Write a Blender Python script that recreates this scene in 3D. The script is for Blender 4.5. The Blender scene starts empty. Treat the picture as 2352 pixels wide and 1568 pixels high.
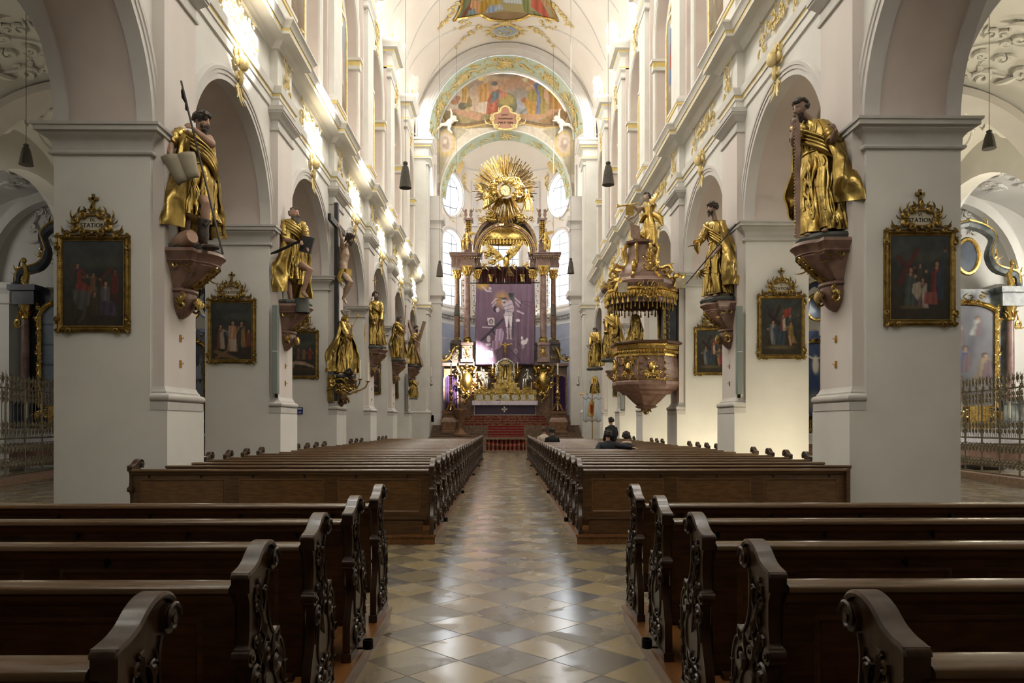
import bpy, math, random
import numpy as np
from math import pi, sin, cos, tan, atan, sqrt, radians, hypot
from mathutils import Vector, Matrix, Euler

scene = bpy.context.scene
COL = scene.collection
F = 1700.0            # focal length in pixels of the 2352 px wide frame
CAMZ = 1.6            # eye height
YAW = atan(17/F)
NX = 0.08             # nave axis
SUN_DIR = Vector((-1.0, 0.53, -0.90)).normalized()

def P(px, py, y):
    """world point that stands at depth y and shows at pixel px,py"""
    a = (px-1176)/F
    t = atan(a)+YAW
    x = y*tan(t)
    d = y*cos(YAW)+x*sin(YAW)
    return (x, y, CAMZ+(975-py)/F*d)

# ------------------------------------------------------------------ materials
def s2l(c):
    return tuple((v/12.92 if v <= 0.04045 else ((v+0.055)/1.055)**2.4) for v in c)

def new_mat(name):
    m = bpy.data.materials.new(name); m.use_nodes = True
    nt = m.node_tree
    b = nt.nodes['Principled BSDF']
    return m, nt, b

def N(nt, typ, **kw):
    n = nt.nodes.new(typ)
    for k, v in kw.items():
        if k.startswith('i_'):
            key = k[2:]
            key = int(key) if key.isdigit() else key.replace('_', ' ')
            n.inputs[key].default_value = v
        else:
            setattr(n, k, v)
    return n

def mat(name, col, rough=.6, metal=0., col2=None, nscale=4., bump=0., bscale=20., coat=0., stretch=None, detail=4., contrast=(.35, .65), rvar=0., spec=None):
    m, nt, b = new_mat(name)
    L = nt.links.new
    c1 = (*s2l(col), 1)
    b.inputs['Base Color'].default_value = c1
    b.inputs['Roughness'].default_value = rough
    b.inputs['Metallic'].default_value = metal
    if spec is not None: b.inputs['Specular IOR Level'].default_value = spec
    if coat: b.inputs['Coat Weight'].default_value = coat; b.inputs['Coat Roughness'].default_value = .12
    tc = N(nt, 'ShaderNodeTexCoord'); src = tc.outputs['Object']
    if stretch:
        mp = N(nt, 'ShaderNodeMapping'); mp.inputs['Scale'].default_value = stretch
        L(src, mp.inputs['Vector']); src = mp.outputs['Vector']
    if col2 is not None:
        n = N(nt, 'ShaderNodeTexNoise'); n.inputs['Scale'].default_value = nscale; n.inputs['Detail'].default_value = detail
        L(src, n.inputs['Vector'])
        r = N(nt, 'ShaderNodeValToRGB')
        r.color_ramp.elements[0].position = contrast[0]; r.color_ramp.elements[1].position = contrast[1]
        r.color_ramp.elements[0].color = c1; r.color_ramp.elements[1].color = (*s2l(col2), 1)
        L(n.outputs['Fac'], r.inputs['Fac']); L(r.outputs['Color'], b.inputs['Base Color'])
        if rvar:
            mr = N(nt, 'ShaderNodeMapRange'); mr.inputs['To Min'].default_value = rough-rvar; mr.inputs['To Max'].default_value = rough+rvar
            L(n.outputs['Fac'], mr.inputs['Value']); L(mr.outputs['Result'], b.inputs['Roughness'])
    if bump:
        n2 = N(nt, 'ShaderNodeTexNoise'); n2.inputs['Scale'].default_value = bscale; n2.inputs['Detail'].default_value = 3
        L(src, n2.inputs['Vector'])
        bp = N(nt, 'ShaderNodeBump'); bp.inputs['Strength'].default_value = bump; bp.inputs['Distance'].default_value = .02
        L(n2.outputs['Fac'], bp.inputs['Height']); L(bp.outputs['Normal'], b.inputs['Normal'])
    return m

M = {}
M['plaster'] = mat('plaster', (.85, .84, .815), .85, col2=(.82, .81, .785), nscale=1.3, bump=.12, bscale=9)
M['plaster_grey'] = mat('plaster_grey', (.80, .785, .765), .8, col2=(.775, .755, .74), nscale=1.6, bump=.1, bscale=9)
M['plaster_pink'] = mat('plaster_pink', (.80, .75, .72), .85, col2=(.77, .715, .685), nscale=1.2, bump=.1, bscale=7)
M['pilaster'] = mat('pilaster_stucco', (.83, .80, .775), .7, col2=(.80, .76, .735), nscale=1.1, bump=.08, bscale=8, stretch=(1, 1, .3))
M['trim_grey'] = mat('trim_grey', (.76, .745, .725), .75, col2=(.73, .715, .69), nscale=3, bump=.08, bscale=14)
M['white'] = mat('white_stucco', (.85, .84, .815), .7, col2=(.82, .81, .78), nscale=2, bump=.06, bscale=10)
M['trim_yellow'] = mat('yellow_band', (.88, .79, .52), .6, col2=(.84, .74, .45), nscale=5)
M['vault'] = mat('vault_plaster', (.90, .87, .83), .9, col2=(.88, .845, .80), nscale=.6, bump=.05, bscale=5)
M['apse'] = mat('apse_blue_grey', (.66, .68, .73), .8, col2=(.60, .62, .68), nscale=1.0)
M['gold'] = mat('gold_leaf', (.76, .65, .38), .30, 1., col2=(.36, .28, .13), nscale=5, bump=.6, bscale=16, contrast=(.38, .72), rvar=.08)
M['gold_bright'] = mat('bright_gold', (.86, .74, .44), .28, 1., col2=(.60, .47, .24), nscale=9, bump=.25, bscale=30, contrast=(.3, .8), rvar=.08)
M['gold_stucco'] = mat('ochre_gilt_stucco', (.89, .82, .62), .55, .1, col2=(.80, .69, .42), nscale=8, bump=.1, bscale=20)
M['old_gold'] = mat('old_gold', (.60, .50, .27), .38, .9, col2=(.40, .29, .12), nscale=9, bump=.35, bscale=40, contrast=(.3, .75), rvar=.1)
M['silver'] = mat('silver', (.80, .79, .74), .3, .95, col2=(.62, .60, .55), nscale=12, bump=.2, bscale=40)
M['skin'] = mat('painted_wood_skin', (.68, .54, .46), .5, col2=(.55, .42, .35), nscale=10)
M['dark_skin'] = mat('dark_wood_skin', (.60, .49, .42), .5, col2=(.46, .37, .31), nscale=9)
M['pale_skin'] = mat('pale_painted_skin', (.74, .64, .55), .5, col2=(.62, .52, .44), nscale=10)
M['hair'] = mat('carved_hair', (.17, .14, .12), .55, col2=(.24, .19, .15), nscale=18, bump=.6, bscale=60)
M['grey_hair'] = mat('grey_carved_hair', (.42, .40, .36), .6, col2=(.28, .26, .24), nscale=18, bump=.6, bscale=60)
M['red_marble'] = mat('red_marble', (.55, .44, .385), .38, col2=(.43, .32, .28), nscale=5, detail=8, bump=.05)
M['marble_column'] = mat('pink_marble_column', (.58, .48, .45), .28, col2=(.45, .34, .31), nscale=4, detail=8)
M['dark_marble'] = mat('dark_marble', (.33, .27, .24), .35, col2=(.22, .18, .17), nscale=3, detail=8)
M['grey_marble'] = mat('grey_green_marble', (.52, .54, .52), .35, col2=(.22, .24, .25), nscale=3, detail=8)
M['tan_marble'] = mat('tan_marble', (.50, .38, .28), .35, col2=(.40, .28, .20), nscale=6, detail=8)
M['step_stone'] = mat('step_stone', (.50, .42, .34), .3, col2=(.38, .30, .24), nscale=7, detail=8)
M['kerb'] = mat('red_speckled_kerb', (.47, .36, .29), .35, col2=(.62, .52, .44), nscale=16, detail=8)
M['rock'] = mat('green_grey_rock', (.30, .31, .29), .7, col2=(.20, .20, .19), nscale=8, bump=.5, bscale=15)
M['iron'] = mat('wrought_iron', (.52, .48, .40), .5, .3, col2=(.40, .37, .31), nscale=20)
M['dark_iron'] = mat('dark_metal', (.06, .06, .06), .4, .5)
M['brass'] = mat('brass', (.78, .60, .25), .3, 1.)
M['black_wood'] = mat('black_wood', (.09, .085, .085), .45, col2=(.13, .12, .12), nscale=8, stretch=(6, 6, 1))
M['wood'] = mat('dark_oak', (.36, .245, .13), .34, col2=(.25, .165, .08), nscale=5, detail=6, stretch=(1.2, 9, 9), bump=.08, bscale=22, coat=.25, rvar=.06)
M['wood_panel'] = mat('oak_panel', (.43, .30, .16), .36, col2=(.32, .215, .11), nscale=5, detail=6, stretch=(1.5, 8, 7), bump=.06, bscale=24, coat=.2, rvar=.05)
M['wood_end'] = mat('carved_oak', (.27, .18, .105), .32, col2=(.18, .115, .065), nscale=5, detail=4, stretch=(4, 4, 1.5), bump=.05, bscale=14, coat=.2)
M['wood_top'] = mat('polished_oak_rail', (.38, .28, .17), .26, col2=(.32, .23, .135), nscale=3, detail=4, stretch=(.6, 10, 10), coat=.3)
M['wood_platform'] = mat('orange_oak', (.50, .33, .17), .3, col2=(.38, .24, .12), nscale=3, detail=6, stretch=(9, 1, 9), coat=.3, rvar=.05)
M['purple'] = mat('purple_cloth', (.27, .16, .33), .7, col2=(.20, .11, .25), nscale=3)
M['dark_purple'] = mat('dark_purple_cloth', (.17, .10, .19), .6, col2=(.14, .08, .16), nscale=3)
M['lace'] = mat('lace_cloth', (.80, .77, .80), .8, col2=(.66, .63, .68), nscale=40)
M['cloth_white'] = mat('white_linen', (.78, .78, .80), .85, col2=(.70, .70, .73), nscale=14)
M['red_carpet'] = mat('red_carpet', (.55, .12, .12), .9, col2=(.45, .09, .10), nscale=20, bump=.3, bscale=100)
M['pattern_carpet'] = mat('patterned_carpet', (.42, .10, .09), .9, col2=(.52, .36, .20), nscale=9, contrast=(.5, .56))
M['candle'] = mat('candle_wax', (.88, .85, .76), .5)
M['paper'] = mat('painted_page', (.66, .62, .54), .7, col2=(.58, .54, .46), nscale=6)
M['ink'] = mat('dark_lettering', (.10, .08, .06), .7)
M['oval_cream'] = mat('cream_oval', (.76, .72, .63), .6)
M['speaker_grey'] = mat('grey_green_metal', (.50, .53, .51), .5)
M['blue'] = mat('blue_painted_wood', (.20, .27, .42), .45, col2=(.15, .20, .34), nscale=4)
M['slate'] = mat('slate_painted_wood', (.22, .24, .28), .4, col2=(.15, .16, .19), nscale=4)
M['blue_sign'] = mat('blue_sign', (.10, .14, .42), .4)
M['sign_white'] = mat('sign_white', (.85, .86, .9), .4)
M['tassel'] = mat('grey_brown_tassel', (.33, .31, .27), .8, col2=(.22, .21, .19), nscale=12, stretch=(8, 8, .5))
M['cord'] = mat('grey_cord', (.45, .42, .38), .8)
M['jacket'] = mat('dark_navy_jacket', (.09, .10, .14), .8, col2=(.06, .07, .10), nscale=6, bump=.3, bscale=10)
M['black_cloth'] = mat('black_cloth', (.07, .07, .075), .85, col2=(.10, .10, .105), nscale=14)
M['beige_cloth'] = mat('beige_cloth', (.74, .68, .62), .85)
M['human_skin'] = mat('person_skin', (.72, .53, .43), .5)
M['human_hair'] = mat('brown_hair', (.13, .09, .07), .6, bump=.5, bscale=50)
M['human_hair2'] = mat('light_brown_hair', (.30, .21, .15), .6, bump=.5, bscale=50)
M['drape_red'] = mat('dark_red_drapery', (.30, .13, .10), .6, col2=(.20, .08, .07), nscale=5)
M['pipe_dark'] = mat('glass_lead', (.25, .26, .28), .5)
M['red_tape'] = mat('red_rod', (.7, .25, .15), .5)

# window glass: leaded, translucent, lit by the sky outside
def glass_mat(name, strength, tint=(1, 1, 1), leadscale=None, through=.55):
    m = bpy.data.materials.new(name); m.use_nodes = True; nt = m.node_tree; nt.nodes.clear(); L = nt.links.new
    out = N(nt, 'ShaderNodeOutputMaterial')
    em = N(nt, 'ShaderNodeEmission'); em.inputs['Color'].default_value = (*tint, 1); em.inputs['Strength'].default_value = strength
    tr = N(nt, 'ShaderNodeBsdfTransparent'); tr.inputs['Color'].default_value = (through, through, through, 1)
    ad = N(nt, 'ShaderNodeAddShader'); L(em.outputs[0], ad.inputs[0]); L(tr.outputs[0], ad.inputs[1])
    L(ad.outputs[0], out.inputs['Surface'])
    return m
M['glass'] = glass_mat('daylight_glass', 1.1, (.93, .97, 1.0), through=.8)
M['glass_glow'] = glass_mat('yellow_glass', 1.1, (.95, .85, .35), through=.3)
M['glass_dim'] = mat('dark_lead_glass', (.30, .33, .38), .2, col2=(.38, .41, .46), nscale=3)

def vcol_mat(name, rough=.7, spec=.3):
    m, nt, b = new_mat(name)
    a = N(nt, 'ShaderNodeVertexColor'); a.layer_name = 'Col'
    nt.links.new(a.outputs['Color'], b.inputs['Base Color'])
    b.inputs['Roughness'].default_value = rough; b.inputs['Specular IOR Level'].default_value = spec
    return m
M['canvas'] = vcol_mat('painted_canvas', .45, .35)
M['fresco'] = vcol_mat('fresco_paint', .9, .15)
M['cloth_paint'] = vcol_mat('painted_cloth', .8, .15)

def floor_mat():
    m, nt, b = new_mat('stone_floor_tiles'); L = nt.links.new
    tc = N(nt, 'ShaderNodeTexCoord'); mp = N(nt, 'ShaderNodeMapping')
    side = .622/sqrt(2)
    mp.vector_type = 'POINT'
    mp.inputs['Rotation'].default_value = (0, 0, radians(45)); mp.inputs['Scale'].default_value = (1/side, 1/side, 1)
    # put a tile corner on x=.0, y=4.72
    c, s_ = cos(radians(45)), sin(radians(45))
    vx, vy = 0.0/side, 4.72/side
    mp.inputs['Location'].default_value = (-(c*vx-s_*vy), -(s_*vx+c*vy), 0)
    L(tc.outputs['Object'], mp.inputs['Vector'])
    # slightly wavy joints
    nz = N(nt, 'ShaderNodeTexNoise'); nz.inputs['Scale'].default_value = 3.5; nz.inputs['Detail'].default_value = 5; L(mp.outputs['Vector'], nz.inputs['Vector'])
    vs = N(nt, 'ShaderNodeVectorMath', operation='SUBTRACT'); L(nz.outputs['Color'], vs.inputs[0]); vs.inputs[1].default_value = (.5, .5, .5)
    vm = N(nt, 'ShaderNodeVectorMath', operation='SCALE'); L(vs.outputs[0], vm.inputs[0]); vm.inputs['Scale'].default_value = .018
    va = N(nt, 'ShaderNodeVectorMath', operation='ADD'); L(mp.outputs['Vector'], va.inputs[0]); L(vm.outputs[0], va.inputs[1])
    fl = N(nt, 'ShaderNodeVectorMath', operation='FLOOR'); L(va.outputs[0], fl.inputs[0])
    fr = N(nt, 'ShaderNodeVectorMath', operation='FRACTION'); L(va.outputs[0], fr.inputs[0])
    sx = N(nt, 'ShaderNodeSeparateXYZ'); L(fl.outputs[0], sx.inputs[0])
    ad = N(nt, 'ShaderNodeMath', operation='ADD'); L(sx.outputs['X'], ad.inputs[0]); L(sx.outputs['Y'], ad.inputs[1])
    md = N(nt, 'ShaderNodeMath', operation='FLOORED_MODULO'); L(ad.outputs[0], md.inputs[0]); md.inputs[1].default_value = 2
    cb = N(nt, 'ShaderNodeCombineXYZ'); L(sx.outputs['X'], cb.inputs[0]); L(sx.outputs['Y'], cb.inputs[1])
    wn = N(nt, 'ShaderNodeTexWhiteNoise', noise_dimensions='2D'); L(cb.outputs[0], wn.inputs['Vector'])
    def ramp(cols):
        r = N(nt, 'ShaderNodeValToRGB'); r.color_ramp.interpolation = 'LINEAR'
        while len(r.color_ramp.elements) < len(cols): r.color_ramp.elements.new(.5)
        for i, c in enumerate(cols):
            r.color_ramp.elements[i].position = i/(len(cols)-1); r.color_ramp.elements[i].color = (*s2l(c), 1)
        L(wn.outputs['Value'], r.inputs['Fac']); return r
    r1 = ramp([(.52, .47, .37), (.58, .52, .40), (.48, .44, .36)])
    r2 = ramp([(.38, .34, .28), (.36, .36, .37), (.45, .41, .33), (.33, .31, .28)])
    mx = N(nt, 'ShaderNodeMix', data_type='RGBA'); L(md.outputs[0], mx.inputs[0]); L(r1.outputs[0], mx.inputs[6]); L(r2.outputs[0], mx.inputs[7])
    # worn, rubbed patches
    n2 = N(nt, 'ShaderNodeTexNoise'); n2.inputs['Scale'].default_value = 2.1; n2.inputs['Detail'].default_value = 8; n2.inputs['Distortion'].default_value = .4
    L(tc.outputs['Object'], n2.inputs['Vector'])
    rr = N(nt, 'ShaderNodeValToRGB'); rr.color_ramp.elements[0].position = .49; rr.color_ramp.elements[1].position = .58
    L(n2.outputs['Fac'], rr.inputs['Fac'])
    mp2 = N(nt, 'ShaderNodeMath', operation='MULTIPLY'); L(rr.outputs['Color'], mp2.inputs[0]); mp2.inputs[1].default_value = .35
    mx2 = N(nt, 'ShaderNodeMix', data_type='RGBA'); L(mp2.outputs[0], mx2.inputs[0]); L(mx.outputs[2], mx2.inputs[6]); mx2.inputs[7].default_value = (*s2l((.33, .29, .22)), 1)
    # joints
    sf = N(nt, 'ShaderNodeSeparateXYZ'); L(fr.outputs[0], sf.inputs[0])
    def edge(o):
        a = N(nt, 'ShaderNodeMath', operation='SUBTRACT'); a.inputs[0].default_value = 1; L(o, a.inputs[1])
        b_ = N(nt, 'ShaderNodeMath', operation='MINIMUM'); L(o, b_.inputs[0]); L(a.outputs[0], b_.inputs[1]); return b_
    e = N(nt, 'ShaderNodeMath', operation='MINIMUM'); L(edge(sf.outputs['X']).outputs[0], e.inputs[0]); L(edge(sf.outputs['Y']).outputs[0], e.inputs[1])
    gr = N(nt, 'ShaderNodeMath', operation='LESS_THAN'); L(e.outputs[0], gr.inputs[0]); gr.inputs[1].default_value = .011
    mx3 = N(nt, 'ShaderNodeMix', data_type='RGBA'); L(gr.outputs[0], mx3.inputs[0]); L(mx2.outputs[2], mx3.inputs[6]); mx3.inputs[7].default_value = (*s2l((.27, .23, .17)), 1)
    L(mx3.outputs[2], b.inputs['Base Color'])
    # roughness
    mr = N(nt, 'ShaderNodeMapRange'); mr.inputs['To Min'].default_value = .19; mr.inputs['To Max'].default_value = .33; L(rr.outputs['Color'], mr.inputs['Value'])
    ma = N(nt, 'ShaderNodeMath', operation='MAXIMUM'); L(mr.outputs[0], ma.inputs[0])
    mg = N(nt, 'ShaderNodeMath', operation='MULTIPLY'); L(gr.outputs[0], mg.inputs[0]); mg.inputs[1].default_value = .6; L(mg.outputs[0], ma.inputs[1])
    L(ma.outputs[0], b.inputs['Roughness'])
    n3 = N(nt, 'ShaderNodeTexNoise'); n3.inputs['Scale'].default_value = 3.; n3.inputs['Detail'].default_value = 2; L(tc.outputs['Object'], n3.inputs['Vector'])
    bp = N(nt, 'ShaderNodeBump'); bp.inputs['Strength'].default_value = .12; bp.inputs['Distance'].default_value = .01
    su = N(nt, 'ShaderNodeMath', operation='SUBTRACT'); L(n3.outputs['Fac'], su.inputs[0])
    mg2 = N(nt, 'ShaderNodeMath', operation='MULTIPLY'); L(gr.outputs[0], mg2.inputs[0]); mg2.inputs[1].default_value = .5; L(mg2.outputs[0], su.inputs[1])
    L(su.outputs[0], bp.inputs['Height']); L(bp.outputs['Normal'], b.inputs['Normal'])
    b.inputs['Specular IOR Level'].default_value = .42
    return m
M['floor'] = floor_mat()

# ------------------------------------------------------------------ mesh builder
class MB:
    def __init__(s): s.v = []; s.f = []; s.m = []; s.n = 0
    def add(s, verts, faces, mi=0):
        k = s.n
        verts = [tuple(map(float, v)) for v in verts]
        s.v.extend(verts); s.n += len(verts)
        s.f.extend([tuple(i+k for i in f) for f in faces]); s.m.extend([mi]*len(faces))
        return s
    def box(s, a, b, mi=0):
        x0, y0, z0 = a; x1, y1, z1 = b
        v = [(x, y, z) for z in (z0, z1) for y in (y0, y1) for x in (x0, x1)]
        return s.add(v, [(0, 2, 3, 1), (4, 5, 7, 6), (0, 1, 5, 4), (2, 6, 7, 3), (0, 4, 6, 2), (1, 3, 7, 5)], mi)
    def cbox(s, c, d, rz=0, mi=0, M_=None):
        v = []
        for z in (-.5, .5):
            for y in (-.5, .5):
                for x in (-.5, .5):
                    X, Y = x*d[0], y*d[1]
                    v.append((c[0]+X*cos(rz)-Y*sin(rz), c[1]+X*sin(rz)+Y*cos(rz), c[2]+z*d[2]))
        if M_ is not None: v = [tuple(M_ @ Vector(p)) for p in v]
        return s.add(v, [(0, 2, 3, 1), (4, 5, 7, 6), (0, 1, 5, 4), (2, 6, 7, 3), (0, 4, 6, 2), (1, 3, 7, 5)], mi)
    def grid(s, rows, close_u=False, close_v=False, cap=False, mi=0):
        """rows: list of equal-length point lists"""
        nr = len(rows); nc = len(rows[0]); v = [p for r in rows for p in r]; f = []
        for i in range(nr if close_u else nr-1):
            i2 = (i+1) % nr
            for j in range(nc if close_v else nc-1):
                j2 = (j+1) % nc
                f.append((i*nc+j, i*nc+j2, i2*nc+j2, i2*nc+j))
        if cap:
            f.append(tuple(range(nc-1, -1, -1))); f.append(tuple((nr-1)*nc+j for j in range(nc)))
        return s.add(v, f, mi)
    def tube(s, pts, r, n=8, mi=0, flat=1., cap=True, up=None):
        pts = [Vector(p) for p in pts]; k = len(pts)
        if not hasattr(r, '__len__'): r = [r]*k
        rows = []; prev = None
        for i in range(k):
            t = pts[min(i+1, k-1)]-pts[max(i-1, 0)]
            if t.length < 1e-9: t = Vector((0, 0, 1))
            t.normalize()
            if prev is None:
                a = Vector(up) if up else (Vector((0, 0, 1)) if abs(t.z) < .9 else Vector((1, 0, 0)))
            else: a = prev
            u = (a-t*a.dot(t))
            if u.length < 1e-6: u = t.orthogonal()
            u.normalize(); w = t.cross(u); prev = u
            rows.append([pts[i]+(u*cos(2*pi*j/n)*flat+w*sin(2*pi*j/n))*r[i] for j in range(n)])
        return s.grid(rows, close_v=True, cap=cap, mi=mi)
    def lathe(s, prof, c=(0, 0, 0), n=24, mi=0, sx=1, sy=1, M_=None, a0=0, a1=2*pi, cap=False):
        full = abs(a1-a0-2*pi) < 1e-6
        rows = []
        for (r, z) in prof:
            row = []
            for j in range(n if full else n+1):
                a = a0+(a1-a0)*j/n
                p = Vector((c[0]+r*cos(a)*sx, c[1]+r*sin(a)*sy, c[2]+z))
                if M_ is not None: p = M_ @ p
                row.append(p)
            rows.append(row)
        return s.grid(rows, close_v=full, cap=cap, mi=mi)
    def ell(s, c, r, n=12, mi=0, M_=None, rows=None):
        if not hasattr(r, '__len__'): r = (r, r, r)
        m = rows or max(6, n//2+1)
        rr = []
        for i in range(m+1):
            p = -pi/2+pi*i/m
            row = []
            for j in range(n):
                a = 2*pi*j/n
                q = Vector((r[0]*cos(p)*cos(a), r[1]*cos(p)*sin(a), r[2]*sin(p)))
                if M_ is not None: q = M_ @ q
                row.append(q+Vector(c))
            rr.append(row)
        return s.grid(rr, close_v=True, mi=mi)
    def prism(s, poly, d0, d1, ax='y', mi=0, mapf=None, bevel=0):
        """poly in (u,v); extruded along axis from d0 to d1"""
        def mp(u, v, d):
            if mapf: return mapf(u, v, d)
            return {'y': (u, d, v), 'x': (d, u, v), 'z': (u, v, d)}[ax]
        n = len(poly)
        v = [mp(u, w, d0) for u, w in poly]+[mp(u, w, d1) for u, w in poly]
        f = [tuple(range(n-1, -1, -1)), tuple(range(n, 2*n))]
        for i in range(n):
            j = (i+1) % n; f.append((i, j, n+j, n+i))
        return s.add(v, f, mi)
    def build(s, name, m, parent=None, smooth=True, mods=None, autosm=None):
        me = bpy.data.meshes.new(name); me.from_pydata(s.v, [], s.f)
        ms = m if isinstance(m, (list, tuple)) else [m]
        for x in ms: me.materials.append(M[x] if isinstance(x, str) else x)
        if len(ms) > 1: me.polygons.foreach_set('material_index', s.m)
        me.validate(); me.update()
        o = bpy.data.objects.new(name, me); COL.objects.link(o)
        if parent is not None: o.parent = parent
        if smooth:
            me.polygons.foreach_set('use_smooth', [True]*len(me.polygons))
            if autosm is None: autosm = 35
            me.set_sharp_from_angle(angle=radians(autosm))
        return o

def tag(o, label=None, cat=None, group=None, kind=None):
    if label: o['label'] = label
    if cat: o['category'] = cat
    if group: o['group'] = group
    if kind: o['kind'] = kind
    return o
def empty(name, loc=(0, 0, 0), label=None, cat=None, group=None, rz=0, parent=None):
    o = bpy.data.objects.new(name, None); COL.objects.link(o); o.location = loc; o.rotation_euler = (0, 0, rz)
    o.empty_display_size = .1
    if parent is not None: o.parent = parent
    return tag(o, label, cat, group)
KIDS = {}
def copy_tree(o, parent=None):
    c = o.copy(); COL.objects.link(c)
    c.parent = parent
    for ch in o.children: copy_tree(ch, c)
    return c
def struct(o): o['kind'] = 'structure'; return o

# moulding swept along a plan path; profile = [(projection, z)...]; side=+1 pushes to the right of the path direction
def sweep(mb, path, prof, side=1, closed=False, mi=0):
    n = len(path); rows = []
    for i in range(n):
        p = Vector(path[i])
        def nrm(a, b):
            d = (Vector(b)-Vector(a)).normalized(); return Vector((d.y, -d.x))*side
        if closed or 0 < i < n-1:
            n1 = nrm(path[i-1], path[i]); n2 = nrm(path[i], path[(i+1) % n])
            m = n1+n2; k = m.length
            m = n1 if k < 1e-6 else m*(2/(k*k))
        elif i == 0: m = nrm(path[0], path[1])
        else: m = nrm(path[-2], path[-1])
        rows.append([(p.x+m.x*(q or (-.03 if j in (0, len(prof)-1) else .005)), p.y+m.y*(q or (-.03 if j in (0, len(prof)-1) else .005)), z) for j, (q, z) in enumerate(prof)])
    mb.grid(rows, close_u=closed, mi=mi)
    if not closed:
        for r in (rows[0], rows[-1]):
            mb.add(r, [tuple(range(len(r)))], mi)

def arc(cx, cz, r, a0, a1, n):
    return [(cx+r*cos(a0+(a1-a0)*i/n), cz+r*sin(a0+(a1-a0)*i/n)) for i in range(n+1)]
# moulding along a curve lying in a vertical plane; mapf(u, v, depth)->3D; prof = [(radial offset, depth)...]
def sweep_plane(mb, pts, prof, mapf, closed=False, mi=0, side=1):
    n = len(pts); rows = []
    for i in range(n):
        a = pts[i-1] if (i > 0 or closed) else pts[i]
        b = pts[(i+1) % n] if (i < n-1 or closed) else pts[i]
        d = Vector((b[0]-a[0], b[1]-a[1]))
        if d.length < 1e-9: d = Vector((1, 0))
        d.normalize(); nn = Vector((-d.y, d.x))*side
        rows.append([mapf(pts[i][0]+nn.x*q, pts[i][1]+nn.y*q, e) for q, e in prof])
    mb.grid(rows, close_u=closed, mi=mi)
def sweep_rect(mb, x0, x1, z0, z1, prof, mapf, mi=0):
    rows = []
    for (x, z, sx, sz) in ((x0, z0, -1, -1), (x1, z0, 1, -1), (x1, z1, 1, 1), (x0, z1, -1, 1)):
        rows.append([mapf(x+sx*q, z+sz*q, e) for q, e in prof])
    mb.grid(rows, close_u=True, mi=mi)

# rectangle in (u,v) with an elliptical or arched hole
def hole_curve(kind, cu, cv, w, h, n=40):
    if kind == 'ellipse': return [(cu+w/2*cos(2*pi*i/n), cv+h/2*sin(2*pi*i/n)) for i in range(n)]
    # arched: rectangle with semicircle top; (cu, cv) is the centre of the whole shape
    r = w/2; zb = cv-h/2; zt = cv+h/2-r; pts = []
    for i in range(n//2+1): pts.append((cu+r*cos(pi*i/(n//2)), zt+r*sin(pi*i/(n//2))))
    m = n//6
    for i in range(1, m): pts.append((cu-r, zt-(zt-zb)*i/m))
    pts.append((cu-r, zb)); pts.append((cu, zb)); pts.append((cu+r, zb))
    for i in range(1, m): pts.append((cu+r, zb+(zt-zb)*i/m))
    return pts
def panel_hole(mb, u0, u1, v0, v1, hole, mapf, depth=.4, d0=0., mi=0, mi_rev=None, steps=3, c=None):
    n = len(hole)
    cu, cv = c or (sum(p[0] for p in hole)/n, sum(p[1] for p in hole)/n)
    rings = [[] for _ in range(steps+1)]
    outer = []
    for (u, v) in hole:
        du, dv = u-cu, v-cv
        t = 1e9
        if du > 1e-9: t = min(t, (u1-cu)/du)
        if du < -1e-9: t = min(t, (u0-cu)/du)
        if dv > 1e-9: t = min(t, (v1-cv)/dv)
        if dv < -1e-9: t = min(t, (v0-cv)/dv)
        outer.append([cu+du*t, cv+dv*t])
    for cx_, cy_ in ((u0, v0), (u1, v0), (u1, v1), (u0, v1)):      # snap the nearest ray to each corner
        j = min(range(n), key=lambda q: (outer[q][0]-cx_)**2+(outer[q][1]-cy_)**2); outer[j] = [cx_, cy_]
    for k in range(steps+1):
        q = k/steps
        rings[k] = [mapf(hole[i][0]*(1-q)+outer[i][0]*q, hole[i][1]*(1-q)+outer[i][1]*q, d0) for i in range(n)]
    mb.grid(rings, close_v=True, mi=mi)
    mb.grid([[mapf(u, v, d0) for u, v in hole], [mapf(u, v, d0+depth) for u, v in hole]], close_v=True, mi=mi if mi_rev is None else mi_rev)

# ------------------------------------------------------------------ rocaille ornament
def flatmap(o, ux, vz, d):
    """plane map: origin o, in-plane unit vectors ux, vz, outward d"""
    o = Vector(o); ux = Vector(ux); vz = Vector(vz); d = Vector(d)
    return lambda u, v, e=0.: tuple(o+ux*u+vz*v+d*e)
def cscroll(mb, mp, u, v, size, rot, flip=1, thick=.16, n=5, tail=1., turns=1.35, mi=0, lift=.35):
    pts = []; rad = []; k = 13
    for i in range(k):
        t = i/(k-1)
        a = turns*2*pi*(1-t)*flip
        r = size*(.14+.5*t**1.3)
        x = r*cos(a)+(tail*size*max(0, t-.72)*2.2)*0
        y = r*sin(a)
        pts.append((x, y)); rad.append(size*thick*(.55+.6*sin(pi*min(1, t*1.15))**.7*(1 if t < .9 else .5)))
    # tail leaf
    x, y = pts[-1]
    for q in (.25, .55, .85):
        pts.append((x+size*q*.35*tail, y+flip*size*q*.9*tail)); rad.append(size*thick*(1-q)*.9+.001)
    c, s_ = cos(rot), sin(rot)
    P3 = [mp(u+a*c-b*s_, v+a*s_+b*c, size*thick*lift*2) for a, b in pts]
    mb.tube(P3, rad, n=n, mi=mi)
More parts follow.
